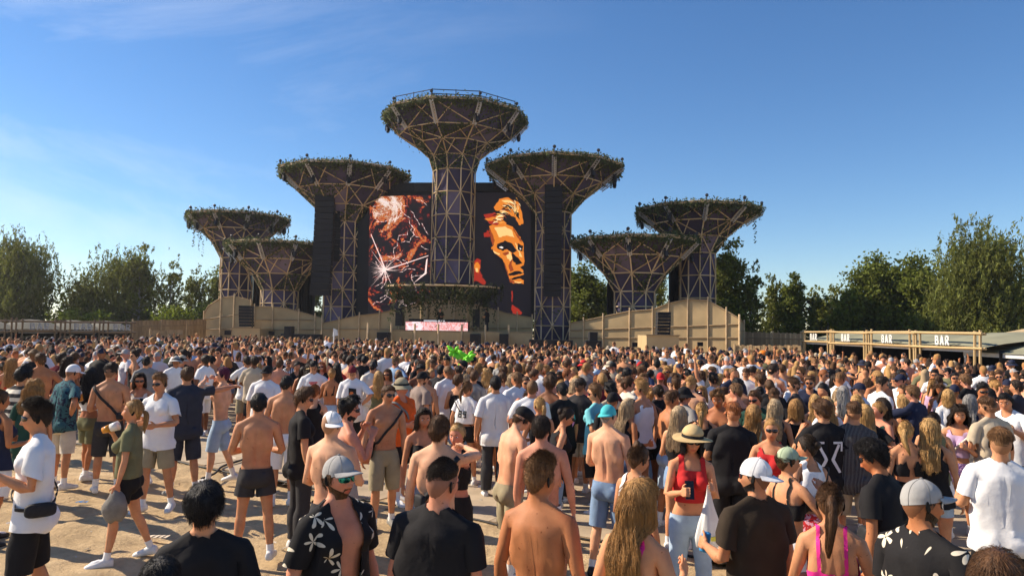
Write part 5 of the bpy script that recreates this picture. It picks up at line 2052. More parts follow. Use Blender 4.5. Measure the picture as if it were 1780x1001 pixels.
def garment_points(g, kind, loose, seed, lod):
    P, N = g['P'].copy(), g['N']
    x, y, z = P.T
    ta, tl = g['tarm'], g['tleg']
    off = np.full(len(P), .010)
    if kind in ('tee', 'polo', 'shorttee', 'baggy', 'openshirt', 'longsleeve', 'croptee'):
        arm = ta > 0
        L = loose
        off = np.where(arm, .012 + .020 * L * np.clip(ta, 0, 1), .011 + .010 * L * sstep(1.42, 1.2, z))
        off = off * (1 - .6 * sstep(1.46, 1.51, z))
        P = P + N * off[:, None]
        # the cloth hangs from chest and shoulder blades rather than following the waist
        tor = (1 - sstep(.0, .2, g['warm']))
        k = sstep(1.36, 1.20, z) * tor
        hw = .162 + .012 * L + .010 * L * sstep(1.2, .9, z)
        hwf, hwb = .114 + .014 * L, .112 + .016 * L
        ca = np.clip(np.abs(P[:, 0]) / hw, 0, .999)
        yf = .012 - hwf * (1 - ca ** 2.6) ** (1 / 2.6)
        yb = .012 + hwb * (1 - ca ** 2.6) ** (1 / 2.6)
        P[:, 1] = np.where(P[:, 1] < .012, P[:, 1] + k * np.minimum(0, yf - P[:, 1]) * .85, P[:, 1] + k * np.maximum(0, yb - P[:, 1]) * .85)
        wide = np.abs(P[:, 0]) / (np.interp(z, [.8, .9, 1.0, 1.1, 1.2, 1.35], [.17, .17, .165, .15, .155, .18]))
        P[:, 0] *= 1 + k * np.clip(hw / (np.abs(P[:, 0]) / np.clip(wide, .3, 9)) - 1, 0, .25) * .8
        P = P + N * (.012 * sstep(1.0, .90, P[:, 2]) * tor)[:, None]
        amp = .012
    elif kind in ('shorts', 'longshorts', 'trousers', 'swimshorts', 'minishorts'):
        lo = {'shorts': .030, 'longshorts': .028, 'trousers': .016, 'swimshorts': .034, 'minishorts': .010}[kind] * loose
        t_ = np.clip(tl, 0, 2)
        off = .010 + lo * sstep(.1, .7, t_) if kind != 'trousers' else .008 + .006 * loose + .022 * loose * sstep(.4, 1.6, t_)
        P = P + N * np.broadcast_to(off, (len(P),))[:, None]
        if kind not in ('minishorts',):
            cr = sstep(.95, .85, z) * sstep(.05, .0, np.abs(P[:, 0]))
            P[:, 2] -= .012 * cr
        amp = .006
    elif kind in ('sock', 'lowsock'):
        P = P + N * .005
        amp = 0
    elif kind == 'beard':
        P = P + N * (.002 + .005 * sstep(-.07, -.11, z - HC[2]))[:, None]
        amp = .002
    else:
        P = P + N * (.013 if lod == 1 else .007)
        if kind in ('tank', 'dresstop'):
            k = sstep(1.24, 1.12, z) * (1 - g['edge'] * 0)
            P[:, :2] *= (1 + .10 * k * loose)[:, None]
        amp = .003
    if amp and lod < 3:
        q = P * [1, 1, .55]
        w = wob(q, seed, 26) * .6 + wob(q * [1, 1, 1.6], seed + 5, 55) * .4
        k = np.ones(len(P))
        if kind in ('tee', 'baggy', 'openshirt', 'longsleeve', 'polo'):
            k = .25 + .75 * sstep(1.45, 1.15, z) + np.where(ta > 0, .3, 0)
            # drag folds that run down from the shoulders
            w = w * .75 + .5 * np.sin(38 * P[:, 0] + 6 * P[:, 2] + 4 * wob(q, seed + 9, 9)) * sstep(1.35, 1.1, z)
        P = P + N * (amp * w * k * (1 - .75 * g['edge']))[:, None]
    return P


# ------------------------------------------------------------------ hair, hats, glasses in the head's rest frame
def hairline_z(th, low=0.0):
    a = np.abs(np.degrees(np.arctan2(np.sin(th), np.cos(th))))
    z = np.interp(a, [0, 35, 52, 66, 80, 92, 104, 118, 150, 180], [.066, .064, .052, .030, -.018, -.020, .004, -.030, -.074, -.082])
    return z - low


def cap_grid(nu, nv, thick, seed, amp=.003, freq=60, line=None, lift=0.0):
    """scalp shell: thick(th, s, z) gives the height of the hair"""
    th = np.arange(nu) * 2 * PI / nu
    pm = np.arccos(np.clip((hairline_z(th) if line is None else line(th)) / HR[2], -.999, .999))
    s = np.linspace(0.03, 1, nv)
    T = np.repeat(th[None], nv, 0)
    S = np.repeat(s[:, None], nu, 1)
    PH = S * pm[None]
    p = head_base(T, PH).reshape(-1, 3)
    T, S = T.reshape(-1), S.reshape(-1)
    n = p / (HR ** 2)
    n /= np.linalg.norm(n, axis=1)[:, None]
    h = thick(T, S, p[:, 2])
    e = 1 - sstep(.82, 1.0, S) * .88
    w = wob(p, seed, freq)
    p = p + n * (h * e + amp * w * e + .0015 + lift)[:, None]
    F = []
    for i in range(nv - 1):
        for k in range(nu):
            a, b = i * nu + k, i * nu + (k + 1) % nu
            F.append((a, a + nu, b + nu))
            F.append((a, b + nu, b))
    F += [(0, k, k + 1) for k in range(1, nu - 1)]
    return p + HC, np.array(F), T, S, n


HAIR = {   # name: thickness function
    'crop': lambda T, S, z: .007 + .011 * sstep(.02, .10, z),
    'fade': lambda T, S, z: .002 + .020 * sstep(.035, .085, z) + .006 * sstep(0.0, .06, z) * np.cos(T).clip(0),
    'buzz': lambda T, S, z: .0035 + 0 * z,
    'skinfade': lambda T, S, z: .002 + .016 * sstep(.04, .085, z),
    'quiff': lambda T, S, z: .004 + .022 * sstep(.03, .085, z) + .020 * sstep(.05, .09, z) * np.cos(T).clip(0) ** 1.5,
    'curly': lambda T, S, z: .012 + .020 * sstep(.0, .08, z),
    'mop': lambda T, S, z: .014 + .014 * sstep(.0, .08, z),
    'tied': lambda T, S, z: .008 + .004 * sstep(.0, .1, z),
    'long': lambda T, S, z: .014 + .008 * sstep(.0, .1, z),
}


def tube_np(pts, rad, n=8, flat=1.0):
    mb = MB()
    mb.tube(pts, rad, n)
    v = np.concatenate(mb.v)
    F = []
    for f in mb.f:
        for q in range(1, len(f) - 1):
            F.append((f[0], f[q], f[q + 1]))
    return v, np.array(F)


def curtain(nu, nv, length, seed, width=1.0, wave=0.0, a0=58, lod=0, front=False):
    """long hair falling from the sides and the back of the head"""
    t = np.linspace(R_(a0), 2 * PI - R_(a0), nu)
    s = np.linspace(0, 1, nv)
    T, S = np.meshgrid(t, s)
    ztop = .045
    z = ztop - S * length
    ph = np.arccos(np.clip(ztop / HR[2], -1, 1))
    b = head_base(T, np.full_like(T, ph))
    ry = np.cos(T)
    r0x, r0y = b[..., 0] * 1.14, b[..., 1] * 1.16
    mx = np.sin(T) * HR[0] * 1.24 * width
    my = -np.cos(T) * HR[1] * 1.22
    k = sstep(0, .28 * .25 / max(length, .25), S)
    X = r0x * (1 - k) + mx * k
    Y = r0y * (1 - k) + my * k
    # below the chin everything gathers behind the shoulders and lies on the back
    q = sstep(-.085, -.20, z)
    X2 = np.sin(T) * .098 * width * (1 + .15 * S)
    Y2 = .088 + .030 * -np.cos(T) + .045 * sstep(-.16, -.28, z)
    if not front:
        X = X * (1 - q) + X2 * q
        Y = Y * (1 - q) + np.maximum(Y2, .055 + .05 * q) * q
    w = wob(np.stack([T.ravel() * .3, S.ravel() * .05, T.ravel() * .1], -1), seed, 60).reshape(T.shape)
    w2 = np.sin(S * length * 42 + 5 * wob(np.stack([T.ravel(), S.ravel() * .4, T.ravel() * 0], -1), seed + 3, 6).reshape(T.shape))
    Y = Y + .006 * w + wave * w2 * .5
    X = X + wave * .6 * np.cos(S * length * 34 + 4 * np.sin(T * 3 + seed)) * S
    X = X * (1 - .22 * S ** 2 * (length > .3))
    Y = Y + .010 * wob(np.stack([T.ravel() * 1.2, S.ravel() * .25, T.ravel() * .4], -1), seed + 8, 7).reshape(T.shape) * S
    z = z - .05 * (.5 + .5 * np.sin(T * 5 + seed)) * S * np.abs(np.cos(T))
    p = np.stack([X, Y, z], -1).reshape(-1, 3) + HC
    F = []
    for i in range(nv - 1):
        for kk in range(nu - 1):
            a = i * nu + kk
            F.append((a, a + 1, a + nu + 1))
            F.append((a, a + nu + 1, a + nu))
    # thickness: a second, inner sheet
    c = np.array([0, .03, 0])
    inner = p.copy()
    d = (p - HC) * [1, 1, 0]
    d /= np.linalg.norm(d, axis=1)[:, None] + 1e-9
    inner -= d * .012
    m = len(p)
    F = np.array(F)
    F = np.concatenate([F, F[:, ::-1] + m])
    rim = []
    for kk in range(nu - 1):
        a = (nv - 1) * nu + kk
        rim += [(a, a + 1, a + 1 + m), (a, a + 1 + m, a + m)]
    for i in range(nv - 1):
        for kk in (0, nu - 1):
            a, b2 = i * nu + kk, (i + 1) * nu + kk
            rim += [(a, b2, b2 + m), (a, b2 + m, a + m)]
    return np.concatenate([p, inner]), np.concatenate([F, np.array(rim)])


def hair_parts(style, lod, seed, j, female):
    """-> list of (verts, faces), list of strands (root..tip point arrays)"""
    r = np.random.default_rng(seed)
    nu, nv = [(64, 22), (30, 11), (16, 7), (8, 4)][lod]
    out, strands = [], []
    base = {'ponytail': 'tied', 'highpony': 'tied', 'bun': 'tied', 'topknot': 'tied', 'straight': 'long', 'wavy': 'long', 'bob': 'long', 'bigcurl': 'curly', 'wavypony': 'tied', 'spacebuns': 'tied'}.get(style, style)
    amp, freq = {'curly': (.010, 130), 'mop': (.007, 70), 'buzz': (.0004, 60), 'tied': (.0015, 60), 'fade': (.003, 75), 'quiff': (.004, 60)}.get(base, (.004, 70))
    if style == 'bigcurl':
        amp = .014
    if lod >= 1 and base not in ('buzz', 'tied'):
        amp, freq = amp * 2.4, freq * .75
    P, F, T, S, N = cap_grid(nu, nv, HAIR[base], seed, amp, freq, (lambda th: np.maximum(hairline_z(th), .018)) if style == 'skinfade' else ((lambda th: np.maximum(hairline_z(th), -.004)) if style == 'fade' else None))
    out.append((P, F))
    tubes = []
    if style in ('ponytail', 'highpony', 'wavypony'):
        z0, y0 = (.060, .098) if style == 'highpony' else (.020, .112)
        L = {'ponytail': .26, 'highpony': .36, 'wavypony': .42}[style]
        n = 14 if lod == 0 else 7
        t = np.linspace(0, 1, n)
        sw = .03 * np.sin(seed)
        pts = np.stack([sw * t ** 1.5 + (.012 * np.sin(t * 14 + seed) if style == 'wavypony' else 0 * t), y0 + .050 * np.sin(np.clip(t * 2.2, 0, PI)) * (1 - .5 * t) + .018 * t, z0 - L * t ** 1.25 + .02 * np.sin(t * PI)], -1) + HC
        fat = 1.5 if style == 'wavypony' else 1.0
        rad = np.interp(t, [0, .08, .25, .6, .9, 1], np.array([.014, .018, .030, .030, .018, .004]) * fat)
        v, f = tube_np(pts, rad, 12 if lod == 0 else 6)
        if lod == 0:
            v = v + (wob(v, seed, 60) * .004)[:, None]
        out.append((v, f))
        tubes.append((pts, rad))
    if style in ('bun', 'topknot'):
        c = np.array([0, .105, .035]) if style == 'bun' else np.array([0, .045, .125])
        mb = MB()
        mb.ball(HC + c, (.046, .038, .042), 18 if lod == 0 else 8, 12 if lod == 0 else 5)
        v = np.concatenate(mb.v)
        v = v + (wob(v, seed, 90) * .006)[:, None]
        f = np.array([(p[0], p[q], p[q + 1]) for p in mb.f for q in range(1, len(p) - 1)])
        out.append((v, f))
    if style in ('straight', 'wavy', 'bob', 'bigcurl'):
        L = {'straight': .44, 'wavy': .46, 'bob': .20, 'bigcurl': .36}[style]
        wv = {'straight': .0, 'wavy': .012, 'bob': 0, 'bigcurl': .022}[style]
        cn = [(60, 26), (26, 11), (14, 6), (9, 4)][lod]
        v, f = curtain(cn[0], cn[1], L, seed, 1.0 if style != 'bigcurl' else 1.35, wv, 62 if style != 'bob' else 50, lod)
        if style == 'bigcurl':
            v = v + (wob(v, seed, 120) * .014)[:, None]
        out.append((v, f))
    # strands: arrays (count, points, 3)
    if lod < 3:
        ok = np.nonzero((S > .06) & (S < .97) & ((np.cos(T) < .35) | (S < .55) | (base not in ('tied', 'long'))))[0]
        if base in ('fade', 'skinfade'):
            ok = ok[P[ok, 2] - HC[2] > .030]
        n = {'buzz': 0, 'curly': 2400, 'bigcurl': 2500}.get(style, 2600)
        n = n // [1, 7, 16][lod]
        if n:
            i = r.choice(ok, n)
            p0, nn = P[i], N[i]
            zz = p0[:, 2] - HC[2]
            fl = p0 - (HC + np.array([0, .035, .13]))
            L = np.full(n, {'crop': .030, 'curly': .035, 'mop': .05, 'bigcurl': .06, 'skinfade': .03}.get(style, .07))
            if style == 'fade':
                L = .012 + .028 * sstep(.03, .09, zz)
            if style == 'quiff':
                L = .012 + .035 * sstep(.03, .08, zz)
                fl = np.where((zz > .05)[:, None], np.array([.25 * math.sin(seed), .5, .1]) + r.normal(0, .15, (n, 3)), fl)
            if style == 'skinfade':
                fl = np.array([.1, .9, .0]) + r.normal(0, .06, (n, 3))
            if base == 'tied':
                fl = HC + np.array([0, .11, .05]) - p0
            fl = fl - nn * (fl * nn).sum(1)[:, None]
            fl = fl / (np.linalg.norm(fl, axis=1)[:, None] + 1e-6)
            fl = fl + r.normal(0, .05 if base in ('tied', 'long') else (.09 if base in ('mop', 'fade', 'skinfade') else .13), (n, 3))
            k = np.linspace(0, 1, 5)[None, :, None]
            lift = ((.003 if base in ('tied', 'long') else .0065) * r.uniform(.3, 1.2, n))[:, None, None]
            f3, n3 = fl[:, None], nn[:, None]
            pts = p0[:, None] + f3 * L[:, None, None] * k + n3 * (-.002 + lift * np.sin(k * 2.2))
            if base == 'curly':
                ph = r.uniform(0, 6.28, (n, 1, 1))
                pts = pts + np.cross(f3, n3) * .008 * np.sin(k * 6 + ph) + n3 * .006 * np.cos(k * 6 + ph)
            if base not in ('curly', 'quiff'):       # lie on the skull
                rel = (pts - HC) / HR
                ln = np.linalg.norm(rel, axis=2)[..., None]
                want = ln[:, :1] + (lift / .1) * (1.2 * k - .4 * k * k)
                free = r.random((n, 1, 1)) < .22
                pts = HC + rel / ln * np.where(free, np.minimum(ln, ln[:, :1] + .16), 0) * HR + rel / ln * np.where(free, 0, 1) * np.where(k > .75, np.minimum(ln, want + .10), np.minimum(ln, want)) * HR
            strands.append(pts)
        for pts, rad in tubes:
            n = 420 // [1, 4, 9][lod]
            a, e = r.uniform(0, 6.28, n), r.uniform(.75, 1.12, n)
            o = np.stack([np.cos(a), .7 * np.sin(a), .3 * np.sin(a)], -1) * e[:, None]
            ps = pts[None] + o[:, None] * rad[None, :, None] + r.normal(0, .0025, (n, len(pts), 3))
            if style == 'wavypony':
                kk = np.arange(len(pts))[None] * (14 / len(pts))
                ps = ps + .008 * np.stack([np.sin(kk * 1.5 + a[:, None]), np.cos(kk * 1.3 + a[:, None]), 0 * (kk + a[:, None])], -1)
            strands.append(ps)
        if style in ('straight', 'wavy', 'bob', 'bigcurl'):
            cv = out[-1][0][:len(out[-1][0]) // 2].reshape(cn[1], cn[0], 3)
            n = 900 // [1, 3, 8][lod]
            c = r.uniform(0, cn[0] - 1.01, n)
            i0 = c.astype(int)
            fr = (c - i0)[:, None, None]
            for part in range(3):
                m = np.arange(n) % 3 == part
                k0, k1 = [0, cn[1] // 6, cn[1] // 10][part], [cn[1], cn[1], cn[1] - cn[1] // 5][part]
                A, B = cv[k0:k1, i0[m]].transpose(1, 0, 2), cv[k0:k1, i0[m] + 1].transpose(1, 0, 2)
                ps = A * (1 - fr[m]) + B * fr[m]
                d = (ps - HC) * [1, 1, 0]
                d /= np.linalg.norm(d, axis=2)[..., None] + 1e-6
                ps = ps + d * r.uniform(-.002, .009, (m.sum(), 1, 1)) + np.cumsum(r.normal(0, .0012 * 26 / cn[1], ps.shape), 1)
                strands.append(ps)
    return out, strands


def hair_weights(P, j):
    """long hair follows the head above and lies on the upper back below"""
    k = sstep(1.40, 1.60, P[:, 2])
    W = np.zeros((len(P), len(BONES)))
    W[:, BI['head']] = k
    W[:, BI['chest']] = 1 - k
    return W


def sunglasses_mesh(lod, up=False, style=0):
    mb = MB()
    n = [12, 8, 6, 4][lod]
    zc, yc = (.004, -.100)
    for s in (-1, 1):
        t = np.arange(n) * 2 * PI / n
        e = 2.6
        hx, hz = (.0275, .0225) if style == 0 else ((.025, .024) if style == 1 else (.031, .020))
        x = s * .0335 + hx * np.sign(np.cos(t)) * np.abs(np.cos(t)) ** (2 / e)
        z = zc + hz * np.sign(np.sin(t)) * np.abs(np.sin(t)) ** (2 / e)
        y = yc + .9 * (np.abs(x) ** 2) / .09
        mb.prism(np.stack([x, y, z], -1), (0, -.005, 0))
        if lod < 3:
            mb.bar((s * .060, yc + .040 * 0 + .036, zc + .010), (s * .079, .0, zc + .012), .0028, 4)
            mb.bar((s * .060, yc + .036, zc + .010), (s * .054, yc + .03, zc + .008), .0035, 4)
    if lod < 3:
        mb.box((0, yc - .003, zc + .008), (.018, .005, .006))
    v = np.concatenate(mb.v)
    f = np.array([(p[0], p[q], p[q + 1]) for p in mb.f for q in range(1, len(p) - 1)])
    if up:      # pushed up onto the hair
        a = R_(-52)
        c, s_ = math.cos(a), math.sin(a)
        y, z = v[:, 1].copy(), v[:, 2].copy()
        v[:, 1] = y * c - z * s_ * -1
        v[:, 2] = -y * s_ * -1 + z * c
        v = v * 1.16 + [0, .0, .015]
    return v + HC, f


def cap_mesh(lod, kind='cap', backward=False, yaw=0.0):
    """baseball cap, brimmed hat, beret -> crown part and brim part in one list"""
    nu, nv = [(40, 14), (22, 8), (12, 5), (8, 3)][lod]
    parts = []
    if kind in ('cap', 'beanie', 'beret'):
        def line(th):
            a = np.abs(np.arctan2(np.sin(th), np.cos(th)))
            return (.038 - .052 * (a / PI)) if kind == 'cap' else (.030 - .02 * (a / PI))
        tk = (lambda T, S, z: .007 + .005 * sstep(.02, .1, z)) if kind != 'beret' else (lambda T, S, z: .018 + .022 * np.sin(S * PI))
        P, F, T, S, N = cap_grid(nu, nv, tk, 3, .0020, 34, line, 0.001)
        e = sstep(.9, 1, S)
        P = P + N * (.002 * e)[:, None]
        if kind == 'cap':
            P = P - N * (.0022 * np.exp(-((np.mod(T * 3 / PI, 1) - .5) / .06) ** 2) * (1 - e))[:, None]
        if kind == 'cap':
            P[:, 2] -= .004 * sstep(.07, .125, P[:, 2] - HC[2])
        parts.append((P, F))
        if kind == 'cap':
            m = [17, 11, 7, 5][lod]
            a = np.linspace(-R_(62), R_(62), m)
            rows = []
            for q in np.linspace(0, 1, [6, 4, 3, 2][lod]):
                x = np.sin(a) * (.088 + .006 * q)
                y = -np.cos(a) * (.104 + .0 * q) - q * .075 * np.cos(a * 1.25).clip(0) ** .8
                z = .046 - .006 * q - .020 * (np.sin(a) ** 2) * (.4 + q)
                rows.append(np.stack([x, y, z], -1))
            V = np.concatenate(rows)
            Fb = []
            for i in range(len(rows) - 1):
                for k in range(m - 1):
                    b = i * m + k
                    Fb += [(b, b + 1, b + m + 1), (b, b + m + 1, b + m)]
            Fb = np.array(Fb)
            n0 = len(V)
            V = np.concatenate([V, V - [0, 0, .004]])
            Fb = np.concatenate([Fb, Fb[:, ::-1] + n0])
            last = (len(rows) - 1) * m
            rim = [q for k in range(m - 1) for q in ((last + k, last + k + 1, last + k + 1 + n0), (last + k, last + k + 1 + n0, last + k + n0))]
            Fb = np.concatenate([Fb, np.array(rim)])
            parts.append((V + HC, Fb))
    else:       # 'straw', 'bucket'
        big = kind == 'straw'
        line = lambda th: .040 + 0 * th
        tk = (lambda T, S, z: .020 + .012 * sstep(.05, .1, z)) if not big else (lambda T, S, z: .026 + .014 * sstep(.0, .1, z))
        P, F, T, S, N = cap_grid(nu, nv, tk, 5, .001, 40, line, 0.002)
        k = sstep(.9, 1, S)
        P = P + N * (.006 * k)[:, None]
        parts.append((P, F))
        n = [48, 24, 14, 8][lod]
        a = np.arange(n) * 2 * PI / n
        R0x, R0y = .102, .122
        w = .085 if big else .055
        rows = []
        for q in np.linspace(0, 1, [6, 4, 3, 2][lod]):
            z = .040 - (.004 if big else .038) * q + (.010 * np.sin(2 * a + .6) * q if big else 0) - .01 * q
            rows.append(np.stack([np.sin(a) * (R0x + w * q), -np.cos(a) * (R0y + w * q), z + 0 * a], -1))
        V = np.concatenate(rows)
        Fb = []
        for i in range(len(rows) - 1):
            for k in range(n):
                b, c = i * n + k, i * n + (k + 1) % n
                Fb += [(b, c, c + n), (b, c + n, b + n)]
        Fb = np.array(Fb)
        n0 = len(V)
        V = np.concatenate([V, V - [0, 0, .004]])
        Fb = np.concatenate([Fb, Fb[:, ::-1] + n0])
        parts.append((V + HC, Fb))
        rows = [np.stack([np.sin(a) * R0x * k, -np.cos(a) * R0y * k, z + 0 * a], -1) for z, k in ((.040, 1.012), (.066, .972))]
        parts.append((np.concatenate(rows) + HC, np.array([q for k in range(n) for q in ((k, n + k, n + (k + 1) % n), (k, n + (k + 1) % n, (k + 1) % n))])))
    if kind == 'cap' and lod == 0:
        mb = MB()
        for q in range(6):
            c = P[[i * nu + int((q + .5) * nu / 6) for i in range(nv)]] - HC
            mb.tube(c * 1.004, .0016, 5)
        mb.ball(P[:nu].mean(0) - HC + [0, 0, .003], (.009, .009, .005), 10, 6)
        v = np.concatenate(mb.v) + HC
        parts.append((v, np.array([(p[0], p[q], p[q + 1]) for p in mb.f for q in range(1, len(p) - 1)])))
    ang = (PI if backward else 0) + yaw
    if backward:
        Mb = rot([1, 0, 0], R_(14))
        parts = [((v - HC) @ Mb.T + HC, f) for v, f in parts]
    if ang:
        c, s = math.cos(ang), math.sin(ang)
        M = np.array([[c, -s, 0], [s, c, 0], [0, 0, 1]])
        parts = [((v - HC) @ M.T + HC + (np.array([0, .0, .0])), f) for v, f in parts]
    return parts


def shoe_mesh(lod, j, n, high=False):
    s = 1 if n == 'L' else -1
    an, to = j['an' + n], j['to' + n]
    k = [14, 10, 8, 5][lod]
    secs = [(-.070, .034, .006, .075), (-.058, .042, .0, .095), (.0, .046, .0, .108), (.05, .049, .0, .092), (.10, .053, .0, .072), (.15, .051, .0, .060), (.19, .041, .002, .050), (.208, .022, .008, .036)]
    V = []
    t = np.arange(k) * 2 * PI / k
    ax = to - an
    ax[2] = 0
    ax /= np.linalg.norm(ax)
    lat = np.array([-ax[1], ax[0], 0])
    for (d, hw, z0, z1) in secs:
        e = 3.0
        cx = np.sign(np.cos(t)) * np.abs(np.cos(t)) ** (2 / e) * hw
        cz = np.sign(np.sin(t)) * np.abs(np.sin(t)) ** (2 / e)
        zz = (z0 + z1) / 2 + cz * (z1 - z0) / 2
        c = an * [1, 1, 0] + ax * d
        V.append(c + np.outer(cx * np.where(cz > 0, .86, 1.0), lat) + np.outer(zz, [0, 0, 1.0]))
    m = len(secs)
    F = []
    for i in range(m - 1):
        for q in range(k):
            a, b = i * k + q, i * k + (q + 1) % k
            F += [(a, b, b + k), (a, b + k, a + k)]
    F += [(0, q + 1, q) for q in range(1, k - 1)]
    b = (m - 1) * k
    F += [(b, b + q, b + q + 1) for q in range(1, k - 1)]
    return np.concatenate(V), np.array(F)


def skirt_mesh(lod, length=.36, z0=1.05, flare=1.35, seed=0):
    n, m = [(56, 14), (28, 8), (16, 5), (8, 3)][lod]
    a = np.arange(n) * 2 * PI / n
    rows = []
    for q in np.linspace(0, 1, m):
        z = z0 - length * q
        zz = max(z, .90)
        hw = np.interp(zz, [.90, .96, 1.02, 1.10], [.182, .184, .168, .14]) * (1 + (flare - 1) * q)
        hf = np.interp(zz, [.90, .96, 1.02, 1.10], [.125, .122, .108, .096]) * (1 + (flare - 1) * q)
        hb = np.interp(zz, [.90, .96, 1.02, 1.10], [.160, .145, .118, .094]) * (1 + (flare - 1) * q * .7)
        rip = 1 + .045 * q * np.sin(a * 11 + seed + 1.3 * np.sin(a * 3))
        rows.append(np.stack([np.cos(a) * hw * rip, .012 + np.where(np.sin(a) < 0, hf, hb) * np.sin(a) * rip, z + 0 * a], -1))
    F = []
    for i in range(m - 1):
        for k in range(n):
            b, c = i * n + k, i * n + (k + 1) % n
            F += [(b, b + n, c + n), (b, c + n, c)]
    return np.concatenate(rows), np.array(F)


TPL = {}
for _sx, _fem in (('m', False), ('f', True)):
    for _l, _t in enumerate(make_template(_fem)):
        TPL[(_sx, _l)] = _t
# ================================================================== PEOPLE: dressing and placing
SKIN = {'fair': srgb(218, 164, 128), 'light': srgb(208, 148, 108), 'tan': srgb(196, 138, 100), 'bronze': srgb(178, 116, 76), 'brown': srgb(122, 78, 52), 'rosy': srgb(208, 142, 112)}
HAIRC = {'black': (.012, .010, .010), 'dark brown': (.030, .018, .011), 'brown': (.085, .040, .017), 'light brown': (.17, .085, .035), 'blond': (.46, .27, .10), 'sandy': (.36, .19, .065),
         'ginger': (.26, .085, .025), 'grey': (.28, .26, .24), 'ash blonde': (.46, .33, .19), 'purple': (.10, .015, .04)}
CLOTH = {'white': (.80, .79, .78), 'cream': (.68, .62, .52), 'black': (.016, .015, .016), 'charcoal': (.045, .043, .045), 'grey': (.24, .23, .22), 'light grey': (.36, .35, .335), 'navy': (.022, .027, .055),
         'dark blue': (.03, .05, .12), 'blue': (.06, .14, .40), 'light blue': (.36, .52, .70), 'teal': (.17, .50, .55), 'turquoise': (.08, .50, .52), 'olive': (.17, .165, .085), 'khaki': (.33, .28, .18),
         'beige': (.50, .41, .29), 'brown': (.105, .062, .038), 'dark brown': (.042, .030, .020), 'red': (.52, .03, .03), 'orange': (.75, .12, .02), 'rust': (.33, .10, .035), 'maroon': (.15, .02, .03), 'pink': (.75, .38, .45),
         'hot pink': (.80, .04, .28), 'lilac': (.50, .34, .50), 'purple': (.13, .06, .22), 'green': (.06, .22, .10), 'dark green': (.02, .06, .045), 'yellow': (.75, .52, .10), 'denim': (.20, .30, .46), 'light denim': (.36, .47, .60),
         'dark denim': (.05, .08, .16), 'straw': (.55, .39, .19), 'sage': (.42, .50, .33), 'mint': (.36, .62, .48), 'mustard': (.52, .27, .04), 'taupe': (.26, .20, .17)}


def skin_mat(name):
    key = 'skin ' + name
    if key in MATS:
        return MATS[key]
    m = mat(key, SKIN[name], 0.60, .15, 9, .08, 120, spec=.26, detail=8)
    n, l = m.node_tree.nodes, m.node_tree.links
    b = n['Principled BSDF']
    src = b.inputs['Base Color'].links[0].from_socket
    a = n.new('ShaderNodeAttribute')
    a.attribute_name = 'tint'
    mu = n.new('ShaderNodeMixRGB')
    mu.blend_type = 'MULTIPLY'
    mu.inputs['Fac'].default_value = 1
    tc = [q for q in n if q.type == 'TEX_COORD'][0]
    for sc_, lo, hi, c2, fac in ((3.2, .48, .66, (.92, .60, .50), .55), (42, .70, .74, (.45, .33, .28), .75)):     # ruddy patches, freckles and moles
        no = n.new('ShaderNodeTexNoise')
        no.inputs['Scale'].default_value = sc_
        no.inputs['Detail'].default_value = 2
        l.new(tc.outputs['Object'], no.inputs['Vector'])
        mr = n.new('ShaderNodeMapRange')
        mr.inputs['From Min'].default_value, mr.inputs['From Max'].default_value, mr.inputs['To Max'].default_value = lo, hi, fac
        l.new(no.outputs['Fac'], mr.inputs['Value'])
        mx = n.new('ShaderNodeMixRGB')
        mx.blend_type = 'MULTIPLY'
        mx.inputs['Color2'].default_value = (*c2, 1)
        l.new(mr.outputs[0], mx.inputs['Fac'])
        l.new(src, mx.inputs['Color1'])
        src = mx.outputs['Color']
    l.new(src, mu.inputs['Color1'])
    l.new(a.outputs['Color'], mu.inputs['Color2'])
    l.new(mu.outputs['Color'], b.inputs['Base Color'])
    b.inputs['Subsurface Weight'].default_value = .06
    b.inputs['Subsurface Radius'].default_value = (.02, .008, .004)
    return m


